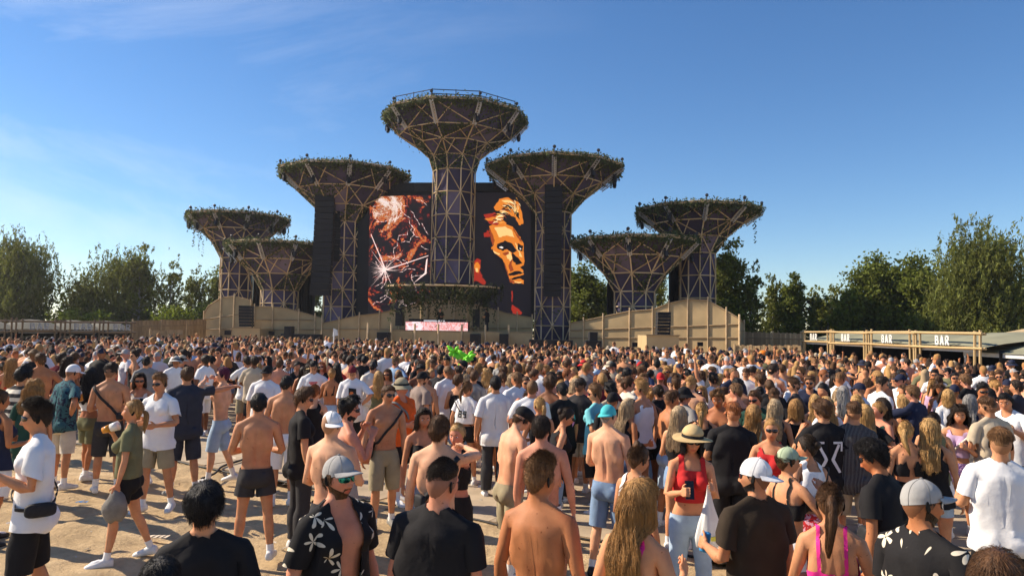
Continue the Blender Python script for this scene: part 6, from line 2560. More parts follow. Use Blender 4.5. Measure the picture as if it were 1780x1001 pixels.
def cloth_mat(col, pattern=None, denim=False):
    c = CLOTH[col] if isinstance(col, str) else col
    key = 'cloth %s %s' % (col, pattern)
    if key in MATS:
        return MATS[key]
    m = mat(key, c, .88, .04 if min(c) > .6 else .10, 9, .30, 13, spec=.15, sheen=.0)
    n, l = m.node_tree.nodes, m.node_tree.links
    b = n['Principled BSDF']
    if pattern:
        src = b.inputs['Base Color'].links[0].from_socket
        tc = n.new('ShaderNodeTexCoord')
        mx = n.new('ShaderNodeMixRGB')
        l.new(src, mx.inputs['Color1'])
        kind, c2, sc = pattern
        mx.inputs['Color2'].default_value = (*(CLOTH[c2] if isinstance(c2, str) else c2), 1)
        rp = n.new('ShaderNodeValToRGB')
        if kind in ('pinstripe', 'hoops', 'vstripe'):
            w = n.new('ShaderNodeTexWave')
            w.wave_type = 'BANDS'
            w.bands_direction = 'Z' if kind == 'hoops' else 'X'
            w.inputs['Scale'].default_value = sc
            w.inputs['Distortion'].default_value = .25
            w.inputs['Detail'].default_value = 0
            l.new(tc.outputs['UV'] if False else tc.outputs['Object'], w.inputs['Vector'])
            rp.color_ramp.interpolation = 'LINEAR'
            e = .5 if kind != 'pinstripe' else .90
            rp.color_ramp.elements[0].position = e - .04
            rp.color_ramp.elements[1].position = e + .04
            l.new(w.outputs['Fac'], rp.inputs['Fac'])
        elif kind == 'floral':
            # big five-petalled flowers: petals from the angle round each cell centre
            v = n.new('ShaderNodeTexVoronoi')
            v.inputs['Scale'].default_value = sc
            v.inputs['Randomness'].default_value = .75
            l.new(tc.outputs['Object'], v.inputs['Vector'])
            sub = n.new('ShaderNodeVectorMath')
            sub.operation = 'SUBTRACT'
            l.new(tc.outputs['Object'], sub.inputs[0])
            l.new(v.outputs['Position'], sub.inputs[1])
            sep = n.new('ShaderNodeSeparateXYZ')
            l.new(sub.outputs[0], sep.inputs[0])
            at_ = n.new('ShaderNodeMath')
            at_.operation = 'ARCTAN2'
            l.new(sep.outputs['Z'], at_.inputs[0])
            l.new(sep.outputs['X'], at_.inputs[1])
            m5 = n.new('ShaderNodeMath')
            m5.operation = 'MULTIPLY_ADD'
            l.new(at_.outputs[0], m5.inputs[0])
            m5.inputs[1].default_value = 5
            sepc = n.new('ShaderNodeSeparateColor')
            l.new(v.outputs['Color'], sepc.inputs[0])
            ph = n.new('ShaderNodeMath')
            ph.operation = 'MULTIPLY'
            ph.inputs[1].default_value = 6.28
            l.new(sepc.outputs[0], ph.inputs[0])
            l.new(ph.outputs[0], m5.inputs[2])
            sn = n.new('ShaderNodeMath')
            sn.operation = 'SINE'
            l.new(m5.outputs[0], sn.inputs[0])
            ab = n.new('ShaderNodeMath')
            ab.operation = 'MULTIPLY_ADD'
            l.new(sn.outputs[0], ab.inputs[0])
            ab.inputs[1].default_value = .17
            ab.inputs[2].default_value = .27
            df = n.new('ShaderNodeMath')
            df.operation = 'SUBTRACT'
            l.new(ab.outputs[0], df.inputs[0])
            l.new(v.outputs['Distance'], df.inputs[1])
            # a dark throat in the middle of each flower
            th = n.new('ShaderNodeMath')
            th.operation = 'GREATER_THAN'
            l.new(v.outputs['Distance'], th.inputs[0])
            th.inputs[1].default_value = .075
            mu = n.new('ShaderNodeMath')
            mu.operation = 'MULTIPLY'
            l.new(df.outputs[0], mu.inputs[0])
            l.new(th.outputs[0], mu.inputs[1])
            rp.color_ramp.elements[0].position = .005
            rp.color_ramp.elements[1].position = .03
            l.new(mu.outputs[0], rp.inputs['Fac'])
        else:   # 'blotch', 'print': irregular print
            v = n.new('ShaderNodeTexNoise')
            v.inputs['Scale'].default_value = sc
            v.inputs['Detail'].default_value = 1.5
            v.inputs['Distortion'].default_value = 1.2
            l.new(tc.outputs['Object'], v.inputs['Vector'])
            rp.color_ramp.elements[0].position = .52
            rp.color_ramp.elements[1].position = .56
            l.new(v.outputs['Fac'], rp.inputs['Fac'])
        l.new(rp.outputs['Color'], mx.inputs['Fac'])
        l.new(mx.outputs['Color'], b.inputs['Base Color'])
    if isinstance(col, str) and col.endswith('black'):
        b.inputs['Roughness'].default_value = .8
    return m


def hair_mat(name):
    c = HAIRC[name]
    key = 'hair ' + name
    if key in MATS:
        return MATS[key]
    m = mat(key, c, .5, .42, 75, .5, 150, spec=.2, detail=2)
    n, l = m.node_tree.nodes, m.node_tree.links
    mp = n.new('ShaderNodeMapping')
    mp.inputs['Scale'].default_value = (1, 1, .10)
    l.new([q for q in n if q.type == 'TEX_COORD'][0].outputs['Object'], mp.inputs['Vector'])
    for q in n:
        if q.type == 'TEX_NOISE':
            l.new(mp.outputs[0], q.inputs['Vector'])
    return m


M_GLASS = mat('black lens', (.012, .012, .014), .06, .05, spec=.6)
M_MIRROR = mat('green mirror lens', (.02, .22, .20), .08, .6, 40, metal=.8)
M_SHOE = {'white': mat('white leather', (.72, .71, .69), .5, .08, 20), 'black': mat('black leather', (.02, .02, .022), .5, .2), 'grey': mat('grey suede', (.24, .23, .21), .8, .15), 'tan': mat('tan suede', (.30, .2, .12), .8, .15)}
M_EYE = mat('eye white', (.75, .72, .70), .2, .03)
M_IRIS = mat('iris', (.03, .02, .015), .15, .1)
M_PLASTIC = mat('clear cup plastic', (.75, .72, .66), .15, .05, spec=.5)
M_BEER = mat('beer', (.62, .26, .03), .1, .1)

MASK_BODY = {}


def body_tint(t):
    if 'tint' in t:
        return t['tint']
    h = t['P'] - HC
    c = np.ones((len(h), 3))
    lip = np.exp(-(h[:, 0] / .026) ** 4 - ((h[:, 2] + .0705) / .0125) ** 4) * (h[:, 1] < -.06)
    c *= 1 - lip[:, None] * np.array([.18, .48, .42])
    cheek = np.exp(-((np.abs(h[:, 0]) - .04) / .02) ** 2 - ((h[:, 2] + .03) / .02) ** 2) * (h[:, 1] < -.04)
    c *= 1 - cheek[:, None] * np.array([.02, .14, .12])
    if not t['female']:
        x, y, z = t['P'].T
        nip = np.exp(-(((np.abs(x) - .095) / .012) ** 2 + ((z - 1.325) / .012) ** 2) ** 2) * (y < -.05)
        c *= 1 - nip[:, None] * np.array([.35, .5, .5])
    t['tint'] = c
    return c


TOPNAME = {'tee': 'shirt', 'shorttee': 'shirt', 'polo': 'shirt', 'baggy': 'shirt', 'longsleeve': 'shirt', 'openshirt': 'open_shirt', 'croptee': 'crop_top', 'tank': 'tank_top', 'croptank': 'crop_top', 'dresstop': 'dress',
           'bratop': 'crop_top', 'bikini': 'bikini_top', 'bandeau': 'strapless_top', 'backless': 'top'}
BOTNAME = {'shorts': 'shorts', 'longshorts': 'shorts', 'minishorts': 'shorts', 'swimshorts': 'shorts', 'trousers': 'trousers', 'skirt': 'skirt', 'miniskirt': 'skirt'}


def quick(name, v, f, m, parent, smooth=True):
    return link(name, mesh_np(name, v, np.asarray(f), m, smooth), parent)


def build_person(sp, lod, seed, full=True):
    """sp: dict of sex, h, girth, skin, hair, style, top (kind, colour, pattern), bot (kind, colour), acc [...], pose {...}
    -> list of (name, verts, faces, material, sub) in the figure's own frame + strands"""
    r = np.random.default_rng(seed)
    sx = sp['sex']
    t = TPL[(sx, lod)]
    j = t['j']
    RT = pose(j, **sp.get('pose', {}))
    sc = sp['h'] / (1.80 + (.015 if sp.get('style') not in ('buzz', 'bald') else 0))
    gir = sp.get('girth', 1.0)
    G = np.array([gir, gir, 1.0])

    def fatten(P, W):
        k = 1 - (W[:, BI['head']] + W[:, BI['neck']] * .5)[:, None]
        body = W[:, [BI['pelvis'], BI['spine'], BI['chest']]].sum(1)[:, None]
        q = P.copy()
        q[:, :2] *= 1 + (gir - 1) * body
        if gir > 1.04:
            q[:, 1] -= (gir - 1.04) * .35 * np.exp(-((P[:, 2] - 1.08) / .12) ** 2) * (P[:, 1] < 0.0)
        return q

    def posed(P, W):
        return skin(fatten(P, W), W, RT) * sc

    rows = []
    P = t['P'].copy()
    cover = np.zeros(len(P), bool)
    cl = []
    if sp.get('top'):
        cl.append((TOPNAME[sp['top'][0]], sp['top'][0], cloth_mat(sp['top'][1], sp['top'][2] if len(sp['top']) > 2 else None)))
    if sp.get('bot') and sp['bot'][0] not in ('skirt', 'miniskirt'):
        cl.append((BOTNAME[sp['bot'][0]], sp['bot'][0], cloth_mat(sp['bot'][1], sp['bot'][2] if len(sp['bot']) > 2 else None)))
    if sp.get('sock') and lod < 2:
        cl.append(('sock', sp['sock'][0], cloth_mat(sp['sock'][1])))
    if sp.get('beard') and lod < 3:
        cl.append(('beard', 'beard', hair_mat(sp['beard'])))
    for nm, kind, mt in cl:
        if lod == 3 and kind in ('sock', 'beard'):
            continue
        g, fld = garment((sx, lod), kind)
        if len(g['F']) < 3:
            continue
        if kind != 'beard':
            cover |= fld > .012
        GP = garment_points(g, kind, sp.get('loose', 1.0), seed, lod)
        if nm == 'sock':
            for sd in (-1, 1):
                fs = g['F'][g['P'][g['F'][:, 0], 0] * sd > 0]
                us = np.unique(fs)
                if len(us):
                    rows.append([nm, posed(GP, g['W'])[us], np.searchsorted(us, fs), mt])
            continue
        rows.append([nm, posed(GP, g['W']), g['F'], mt])
    P = P - t['N'] * (cover * .010)[:, None]
    rows.insert(0, ['body', posed(P, t['W']), t['F'], skin_mat(sp['skin']), body_tint(t)])
    if sp.get('bot') and sp['bot'][0] in ('skirt', 'miniskirt'):
        v, f = skirt_mesh(lod, .62 if sp['bot'][0] == 'skirt' else .32, 1.055, 1.45 if sp['bot'][0] == 'skirt' else 1.3, seed)
        W = np.zeros((len(v), len(BONES)))
        W[:, BI['pelvis']] = 1
        rows.append(['skirt', posed(v, W), f, cloth_mat(sp['bot'][1], sp['bot'][2] if len(sp['bot']) > 2 else None)])
    # hair
    strands = []
    if sp['style'] != 'bald':
        parts, st = hair_parts(sp['style'], lod, seed, j, sx == 'f')
        v = np.concatenate([a for a, b in parts])
        o = np.cumsum([0] + [len(a) for a, b in parts])
        f = np.concatenate([b + o[i] for i, (a, b) in enumerate(parts)])
        if 'hat' in sp:      # nothing of the hair under the hat
            f = f[((v[f][:, :, 2] - HC[2]) < .034 - .04 * (v[f][:, :, 1] > .03)).all(1)]
        rows.append(['hair', posed(v, hair_weights(v, j)), f, hair_mat(sp['hair'])])
        for s in st:
            if 'hat' in sp:
                s = s[(s[:, 0, 2] - HC[2]) < .02]
            if len(s):
                q = s.reshape(-1, 3)
                strands.append(posed(q, hair_weights(q, j)).reshape(s.shape))
    if sp['style'] in ('fade', 'skinfade') and lod < 3:
        nu_, nv_ = [(48, 12), (24, 8), (14, 6)][lod]
        v, f, _, _, _ = cap_grid(nu_, nv_, lambda T, S, z: .0012 + 0 * z, 1, .0003, 60)
        c1, c2 = np.array(SKIN[sp['skin']]), np.array(HAIRC[sp['hair']])
        rows.append(['stubble', posed(v, np.eye(len(BONES))[np.full(len(v), BI['head'])]), f, mat('stubble %s %s' % (sp['skin'], sp['hair']), c1 * .42 + c2 * .58, .7, .05, 200)])
    HW = lambda v: np.eye(len(BONES))[np.full(len(v), BI['head'])]
    acc = sp.get('acc', [])
    for a in acc:
        if a == 'glasses':
            v, f = sunglasses_mesh(lod, False, seed % 3)
            rows.append(['sunglasses', posed(v, HW(v)), f, M_MIRROR if sp.get('mirror') else M_GLASS])
        if a == 'glassesup':
            v, f = sunglasses_mesh(lod, True, seed % 3)
            rows.append(['sunglasses', posed(v, HW(v)), f, M_GLASS])
    if 'hat' in sp:
        kind, colr = sp['hat'][0], sp['hat'][1]
        bw = kind.startswith('back')
        k2 = kind.replace('back', '')
        ps = cap_mesh(lod, k2, bw, R_(sp['hat'][2]) if len(sp['hat']) > 2 else 0)
        nm = {'cap': 'cap', 'beanie': 'beanie', 'beret': 'flat_cap', 'straw': 'straw_hat', 'bucket': 'bucket_hat'}[k2]
        rows.append([nm, posed(ps[0][0], HW(ps[0][0])), ps[0][1], cloth_mat(colr)])
        if len(ps) > 1:
            if len(ps) > 2:
                rows.append(['seam' if k2 == 'cap' else 'hat_band', posed(ps[2][0], HW(ps[2][0])), ps[2][1], cloth_mat(tuple(.6 * q for q in CLOTH[colr]) if k2 == 'cap' else 'black'), 'child'])
            rows.append(['brim', posed(ps[1][0], HW(ps[1][0])), ps[1][1], cloth_mat(sp['hat'][3] if len(sp['hat']) > 3 else colr), 'child'])
    if lod < 3:
        for n in 'LR':
            v, f = shoe_mesh(lod, j, n)
            W = np.eye(len(BONES))[np.full(len(v), BI['ft' + n])]
            rows.append(['shoe', posed(v, W), f, M_SHOE[sp.get('shoe', 'white')]])
    if lod < 2 and sp.get('face', False) and 'glasses' not in sp.get('acc', []):
        for s in (-1, 1):
            mb = MB()
            mb.ball(HC + np.array([s * .0315, -.0715, .002]), (.0135, .0125, .0085), 12, 8)
            v = np.concatenate(mb.v)
            rows.append(['eye', posed(v, HW(v)), [tuple(p) for p in mb.f], M_EYE])
            mb = MB()
            mb.ball(HC + np.array([s * .0315, -.0828, .002]), (.0060, .0022, .0060), 10, 6)
            v = np.concatenate(mb.v)
            rows.append(['iris', posed(v, HW(v)), [tuple(p) for p in mb.f], M_IRIS, 'child'])
            tt = np.linspace(0, 1, 6)
            pts = np.stack([s * (.013 + .036 * tt), -.094 + .018 * tt ** 2, .022 + .008 * np.sin(tt * 2.2)], -1) + HC
            v, f = tube_np(pts, np.array([.003, .004, .004, .0035, .0025, .001]), 6)
            rows.append(['eyebrow', posed(v, HW(v)), f, hair_mat(sp['hair'] if sp['hair'] != 'blond' else 'light brown')])
    # ears
    if lod < 3 and sp['style'] not in ('straight', 'wavy', 'bob', 'bigcurl'):
        for s in (-1, 1):
            mb = MB()
            mb.ball((0, 0, 0), (.0085, .018, .031), [14, 8, 6, 5][lod], [10, 6, 4, 3][lod])
            v = np.concatenate(mb.v)
            v[:, 1] += .10 * v[:, 2]
            dish = np.exp(-((v[:, 1] / .012) ** 2 + (v[:, 2] / .02) ** 2)) * .006
            v[:, 0] -= dish * np.sign(v[:, 0])
            a = R_(24)
            v = v @ rot([0, 0, 1], -a * 1).T if s > 0 else v @ rot([0, 0, 1], a).T
            v = v + HC + [s * .078, .010, -.008]
            rows.append(['ear', posed(v, HW(v)), [tuple(p) for p in mb.f], skin_mat(sp['skin'])])
    info = dict(RT=RT, sc=sc, j=j, posed=posed, t=t)
    return rows, strands, info


def place_person(sp, loc, rz, lod, seed, label, group=None):
    rows, strands, info = build_person(sp, lod, seed)
    nm, P, F, M, tint = rows[0]
    me = mesh_np('person', P, F, M)
    set_tint(me, tint)
    root = link('person', me)
    root.location = loc
    root.rotation_euler = (0, 0, rz)
    tag(root, label, 'person', group)
    last = None
    for row in rows[1:]:
        nm, v, f, m = row[:4]
        child = len(row) > 4 and isinstance(row[4], str)
        me = mesh_np(nm, v, f if isinstance(f, list) else np.asarray(f), m)
        o = link(nm, me, last if child else root)
        if nm == 'hair':
            hair = o
        if not child:
            last = o
    if strands:
        hc = bpy.data.hair_curves.new('strands')
        hc.add_curves([s.shape[1] for s in strands for _ in range(len(s))])
        pts = np.concatenate([s.reshape(-1, 3) for s in strands]).astype(np.float32)
        hc.position_data.foreach_set('vector', pts.reshape(-1))
        ra = hc.attributes.new('radius', 'FLOAT', 'POINT')
        rw = [.0010, .0022, .0034][lod]
        rad = np.concatenate([np.tile(np.linspace(rw, rw * .35, s.shape[1]), len(s)) for s in strands]).astype(np.float32)
        ra.data.foreach_set('value', rad)
        hc.materials.append(hair_mat(sp['hair']))
        o = bpy.data.objects.new('strands', hc)
        COL.objects.link(o)
        o.parent = hair
        o['kind'] = 'stuff'
    info['root'] = root
    info['M'] = Matrix.Translation(loc) @ Matrix.Rotation(rz, 4, 'Z')
    return info


def bone_point(info, bone, p):
    """a rest-pose point carried by a bone, in the place's own coordinates"""
    W = np.zeros((1, len(BONES)))
    W[0, BI[bone]] = 1
    q = skin(np.asarray(p, float)[None], W, info['RT'])[0] * info['sc']
    return info['M'] @ Vector(q)
# ================================================================== PEOPLE: who stands where
PLACED = []          # (x, y) of everyone
NEXT = [100]


def P(sex, px, py, h, face, skin, hair, style, top, bot, label, group=None, lod=None, **kw):
    """head top at photo pixel (px, py), height h; face 0 = towards the stage, 90 = left, 180 = this way, -90 = right"""
    g = at_g(px, py, h)
    d = math.hypot(g.x, g.y)
    az = math.atan2(g.x, g.y)
    if lod is None:
        lod = 0 if d < 7.6 else (1 if d < 13.5 else 2)
    sp = dict(sex=sex, h=h, skin=skin, hair=hair, style=style, top=top, bot=bot)
    pose_ = {}
    for k in ('al', 'ar', 'yaw', 'pitch', 'roll', 'lean', 'twist', 'side', 'stride', 'spread', 'bend'):
        if k in kw:
            pose_[k] = kw.pop(k)
    r = random.Random(NEXT[0])
    pose_.setdefault('al', r.choice(['down', 'loose', 'bent', 'cup', 'hold']))
    pose_.setdefault('ar', r.choice(['down', 'loose', 'bent', 'hip']))
    pose_.setdefault('stride', r.uniform(-9, 9))
    pose_.setdefault('spread', r.uniform(0, 4))
    pose_.setdefault('yaw', r.uniform(-14, 14))
    pose_.setdefault('pitch', r.uniform(-3, 8))
    pose_.setdefault('side', r.uniform(-6, 6))
    pose_.setdefault('twist', r.uniform(-12, 12))
    sp['pose'] = pose_
    hold = kw.pop('hold', None)
    bag = kw.pop('bag', None)
    prn = kw.pop('prn', None)
    sp.update(kw)
    sp.setdefault('sock', ('sock', 'white') if sex == 'm' and r.random() < .6 else ('lowsock', 'white'))
    sp.setdefault('face', abs(((face + 180) % 360) - 180) > 60)
    NEXT[0] += 1
    info = place_person(sp, Vector((g.x, g.y, gz(g.x, g.y))), PI + R_(face) - az, lod, NEXT[0], label, group)
    info['lod'], info['sp'] = lod, sp
    PLACED.append((g.x, g.y))
    if hold:
        for q in (hold if isinstance(hold, list) else [hold]):
            held(info, *q)
    if bag:
        shoulder_bag(info, *bag)
    if prn:
        prn(info)
    return info


# ------------------------------------------------------------------ things in hands, bags on straps
def hand_frame(info, n):
    j = info['j']
    s = 1 if n == 'L' else -1
    wr, fd = j['wr' + n], j['fd' + n]
    u = np.array([0, -1.0, 0]) - fd * np.dot([0, -1.0, 0], fd)
    u /= np.linalg.norm(u)
    w = np.cross(fd, u) * s
    if w[0] * s < 0:
        w = -w
    c = bone_point(info, 'ha' + n, wr + fd * .085 - w * .034)
    a = bone_point(info, 'ha' + n, wr + fd * .085 - w * .034 + u * .1)
    f = bone_point(info, 'ha' + n, wr + fd * .185 - w * .034)
    return c, (a - c).normalized(), (f - c).normalized()


M_FANT = mat('turquoise fan', CLOTH['mint'], .6, .2, 20)
M_FANB = mat('light blue fan', (.38, .60, .80), .7, .1)
M_BAG = mat('white plastic bag', (.74, .74, .72), .35, .06, 5)
M_YEL = mat('yellow print', (.80, .72, .08), .4, .05)
M_BOTB = mat('blue bottle', (.05, .30, .62), .2, .1)
M_REDP = mat('red plastic', (.62, .03, .03), .35, .1)
M_COLA = mat('dark cola', (.05, .015, .02), .12, .3)
M_CIG = mat('cigarette paper', (.80, .76, .70), .8, .05)
M_GREYC = mat('grey cloth bundle', (.20, .185, .165), .9, .2, 12, .3, 60)
M_BLUEC = mat('light blue cloth', (.34, .50, .68), .9, .15, 12, .3, 60)
M_SCREEN = mat('phone glass', (.015, .016, .02), .08, .1)


def cloth_lump(name, c, size, m, seed, label, cat):
    mb = MB()
    mb.ball((0, 0, 0), size, 16, 12)
    v = np.concatenate(mb.v)
    v[:, 0] *= 1 - .35 * v[:, 2] / size[2]
    v = v * (1 + .20 * wob(v, seed, 14) + .16 * wob(v * [1, 1, .25], seed + 2, 60))[:, None]
    o = link(name, mesh_np(name, v, mb.f, m))
    o.location = c
    return tag(o, label, cat)


def held(info, kind, n, label, *a):
    c, up, fw = hand_frame(info, n)
    if up.z < 0:
        up = -up
    q = up.to_track_quat('Z', 'Y').to_matrix().to_4x4()
    Mx = Matrix.Translation(c) @ q
    if kind == 'cup':
        root = bpy.data.objects.new('cup', MB().tube([(0, 0, -.055), (0, 0, .02), (0, 0, .085)], [.030, .036, .042], 14).mesh('cup', M_PLASTIC, True))
        COL.objects.link(root)
        MB().tube([(0, 0, -.050), (0, 0, .02), (0, 0, .060)], [.0315, .037, .0415], 14).build('beer', M_BEER, root, True)
        cat = 'cup'
    elif kind == 'beer':
        root = bpy.data.objects.new('beer_cup', MB().tube([(0, 0, -.055), (0, 0, .03)], [.034, .044], 14).mesh('beer_cup', M_BEER, True))
        COL.objects.link(root)
        MB().tube([(0, 0, .031), (0, 0, .11)], [.0445, .050], 14).build('cup_rim', M_PLASTIC, root, True)
        cat = 'beer cup'
    elif kind == 'bottle':
        mt = a[0] if a else M_BOTB
        root = bpy.data.objects.new('bottle', MB().tube([(0, 0, -.10), (0, 0, -.095), (0, 0, .05), (0, 0, .085), (0, 0, .11)], [.02, .032, .032, .014, .013], 12).mesh('bottle', mt, True))
        COL.objects.link(root)
        MB().tube([(0, 0, .111), (0, 0, .13)], [.015, .015], 10).build('cap', M_BOTB if mt is M_COLA else M_SIGN, root)
        cat = 'bottle'
    elif kind == 'can':
        root = bpy.data.objects.new('can', MB().tube([(0, 0, -.065), (0, 0, -.058), (0, 0, .058), (0, 0, .065)], [.026, .032, .032, .027], 14).mesh('can', a[0] if a else M_REDP, True))
        COL.objects.link(root)
        cat = 'can'
    elif kind == 'phone':
        root = bpy.data.objects.new('phone', MB().box((0, 0, .02), (.075, .009, .155)).mesh('phone', M_SCREEN))
        COL.objects.link(root)
        cat = 'phone'
    elif kind == 'fan':
        mb = MB()
        nn = 11
        arc = [(math.sin(t) * .20, 0, .02 + math.cos(t) * .22) for t in np.linspace(-1.1, 1.1, nn)]
        for k in range(nn - 1):
            y = .006 * (k % 2)
            mb.prism([(0, 0, -.02), (arc[k][0], y, arc[k][2]), (arc[k + 1][0], .006 - y, arc[k + 1][2])], (0, .002, 0))
        root = mb.build('hand_fan', a[0] if a else M_FANT)
        cat = 'fan'
    elif kind == 'cig':
        root = MB().tube([(0, 0, -.01), (0, 0, .075)], [.004, .004], 6).build('cigarette', M_CIG)
        cat = 'cigarette'
    elif kind == 'bag':
        mb = MB()
        n_ = 24
        t = np.arange(n_) * 2 * PI / n_
        V = []
        for z, rr in ((0.02, .015), (-.06, .022), (-.16, .045), (-.30, .085), (-.42, .105), (-.50, .10), (-.525, .05)):
            k = 1 + .16 * np.sin(t * 4 + z * 9) + .08 * np.sin(t * 9)
            V.append(np.stack([np.cos(t) * rr * k, np.sin(t) * rr * .6 * k, z + 0 * t], -1))
        F = [(i * n_ + k, i * n_ + (k + 1) % n_, (i + 1) * n_ + (k + 1) % n_, (i + 1) * n_ + k) for i in range(6) for k in range(n_)] + [tuple(range(n_)), tuple(range(6 * n_, 7 * n_))[::-1]]
        mb.add(np.concatenate(V), F)
        root = mb.build('plastic_bag', M_BAG, None, True)
        MB().box((.02, -.062, -.42), (.09, .02, .035)).build('print', M_YEL, root)
        Mx = Matrix.Translation(c) @ Matrix.Rotation(.3, 4, 'Z')
        cat = 'bag'
    elif kind == 'bundle':
        cloth_lump('cloth', c + Vector((0, 0, -.13)), a[1] if len(a) > 1 else (.09, .07, .15), a[0] if a else M_GREYC, 5, label, 'cloth')
        return
    root.matrix_world = Mx
    tag(root, label, cat)


def strap_loop(info, side, tilt=52, zc=1.24, off=None):
    """a band from one shoulder round the trunk to the other hip, laid on the posed body"""
    t = TPL[(info['sp']['sex'] if 'sp' in info else 'm', min(info['lod'], 1))]
    P0 = t['P']
    n = np.array([math.sin(R_(tilt)) * side, 0, math.cos(R_(tilt))])
    u = np.array([math.cos(R_(tilt)) * side, 0, -math.sin(R_(tilt))])
    v = np.array([0, 1.0, 0])
    c = np.array([0, .012, zc])
    d = P0 - c
    ok = (np.abs(d @ n) < .03) & (t['warm'] < .12) & (t['head'] < .2) & (np.abs(P0[:, 0]) < .19)
    q = d[ok]
    ang = np.arctan2(q @ v, q @ u)
    rad = np.hypot(q @ v, q @ u)
    K = 40
    A = np.linspace(-PI, PI, K, endpoint=False)
    out, idx = [], np.nonzero(ok)[0]
    Rr = np.zeros(K)
    near = np.zeros(K, int)
    for k, a in enumerate(A):
        dd = np.abs(np.angle(np.exp(1j * (ang - a))))
        m = np.nonzero(dd < .22)[0]
        if len(m) == 0:
            m = [int(np.argmin(dd))]
        b = m[int(np.argmax(rad[m]))]
        Rr[k] = rad[b]
        near[k] = idx[b]
    for it in range(1):
        Rr = np.maximum(Rr, (np.roll(Rr, 1) + np.roll(Rr, -1)) / 2)
    off = off or (.020 if info['sp'].get('top') else .010)
    Pt = c + np.cos(A)[:, None] * u * (Rr + off)[:, None] + np.sin(A)[:, None] * v * (Rr + off)[:, None]
    return Pt, t['W'][near], n, A


def shoulder_bag(info, side, label, m=None, at_deg=-40, size=(.16, .06, .12), front=True, width=.032, zc=1.24, name='shoulder_bag', tilt=52, off=None):
    m = m or M_BLACKC
    Pt, W, n, A = strap_loop(info, side, tilt, zc, off)
    K = len(Pt)
    V = []
    for s in (-.5, .5):
        V.append(Pt + n * s * width)
    V = np.concatenate(V)
    c = Pt.mean(0)
    inn = V - (V - c) / np.linalg.norm(V - c, axis=1)[:, None] * .006
    V = np.concatenate([V, inn])
    W4 = np.concatenate([W] * 4)
    F = []
    for k in range(K):
        q = (k + 1) % K
        F += [(k, q, K + q, K + k), (2 * K + k, 3 * K + k, 3 * K + q, 2 * K + q), (k, 2 * K + k, 2 * K + q, q), (K + k, K + q, 3 * K + q, 3 * K + k)]
    Vw = info['posed'](V, W4)
    # bag body sits on the loop at a given place
    k = int(np.argmin(np.abs(np.angle(np.exp(1j * (A - R_(at_deg)))))))
    ctr = info['posed'](Pt[k:k + 1], W[k:k + 1])[0]
    out = Pt[k] - c
    out /= np.linalg.norm(out)
    root = empty(name, info['M'] @ Vector(ctr))
    R3 = info['M'].to_3x3()
    root.matrix_world = Matrix.Translation(info['M'] @ Vector(ctr)) @ R3.to_4x4()
    tag(root, label, 'bag')
    mb = MB()
    mb.ball((0, 0, 0), (size[0] / 2, size[1] / 2, size[2] / 2), 16, 10)
    v = np.concatenate(mb.v)
    e = np.array(size) / 2
    v = e * np.sign(v / e) * np.abs(v / e) ** .55
    oa = math.atan2(out[1], out[0]) + PI / 2
    ca, sa = math.cos(oa), math.sin(oa)
    v = v @ np.array([[ca, sa, 0], [-sa, ca, 0], [0, 0, 1]])
    v = v + np.array([out[0], out[1], 0]) * (size[1] / 2 + .012)
    if size[2] > .09:
        link('pouch', mesh_np('pouch', v, mb.f, m), root)
    link('strap', mesh_np('strap', Vw - ctr, F, m), root)


M_BLACKC = mat('black nylon', (.018, .018, .020), .7, .2, 30)


def back_patch(info, polys, m, name='print', front=False, d=.016):
    """flat print on the back (or front) of a shirt: polygons in rest coordinates (x, z)"""
    t = TPL[(info['sp']['sex'], min(info['lod'], 2))]
    kind = info['sp']['top'][0]
    g, fld = garment((info['sp']['sex'], min(info['lod'], 2)), kind)
    GP = garment_points(g, kind, info['sp'].get('loose', 1.0), NEXT[0], info['lod'])
    sel = np.nonzero((g['N'][:, 1] < -.2) if front else (g['N'][:, 1] > .2))[0]
    V, F, W = [], [], []
    for poly in polys:
        p = np.array(poly, float)
        # refine the outline so that it follows the body
        q = []
        for a, b in zip(p, np.roll(p, -1, 0)):
            k = max(1, int(np.linalg.norm(b - a) / .04))
            q += [a + (b - a) * i / k for i in range(k)]
        q = np.array(q)
        n0 = len(V)
        for x, z in q:
            x = x if front else -x
            dd = np.hypot(GP[sel, 0] - x, GP[sel, 2] - z)
            near = sel[np.argsort(dd)[:4]]
            y = GP[near, 1].min() - d if front else GP[near, 1].max() + d
            V.append((x, y, z))
            W.append(g['W'][near[0]])
        F.append(list(range(n0, len(V))))
    Vp = info['posed'](np.array(V), np.array(W))
    me = mesh_np(name, Vp, F, m, False)
    return link(name, me, info['root'])


def seg_digits(txt, x0, z0, w, h, s, mirror=True):
    """seven-stroke figures; x runs to the reader's right on a back"""
    on = {'8': 'abcdefg', '9': 'abcdfg', '7': 'abc', '1': 'bc'}
    out = []
    for i, ch in enumerate(txt):
        o = x0 + i * (w + s * 1.4)
        R = {'a': (o, z0 + h - s, o + w, z0 + h), 'g': (o, z0 + h / 2 - s / 2, o + w, z0 + h / 2 + s / 2), 'd': (o, z0, o + w, z0 + s), 'f': (o, z0 + h / 2, o + s, z0 + h), 'b': (o + w - s, z0 + h / 2, o + w, z0 + h),
             'e': (o, z0, o + s, z0 + h / 2), 'c': (o + w - s, z0, o + w, z0 + h / 2)}
        for k in on[ch]:
            a, b, c, d = R[k]
            out.append([(-a, b), (-c, b), (-c, d), (-a, d)] if not mirror else [(a, b), (c, b), (c, d), (a, d)])
    return out


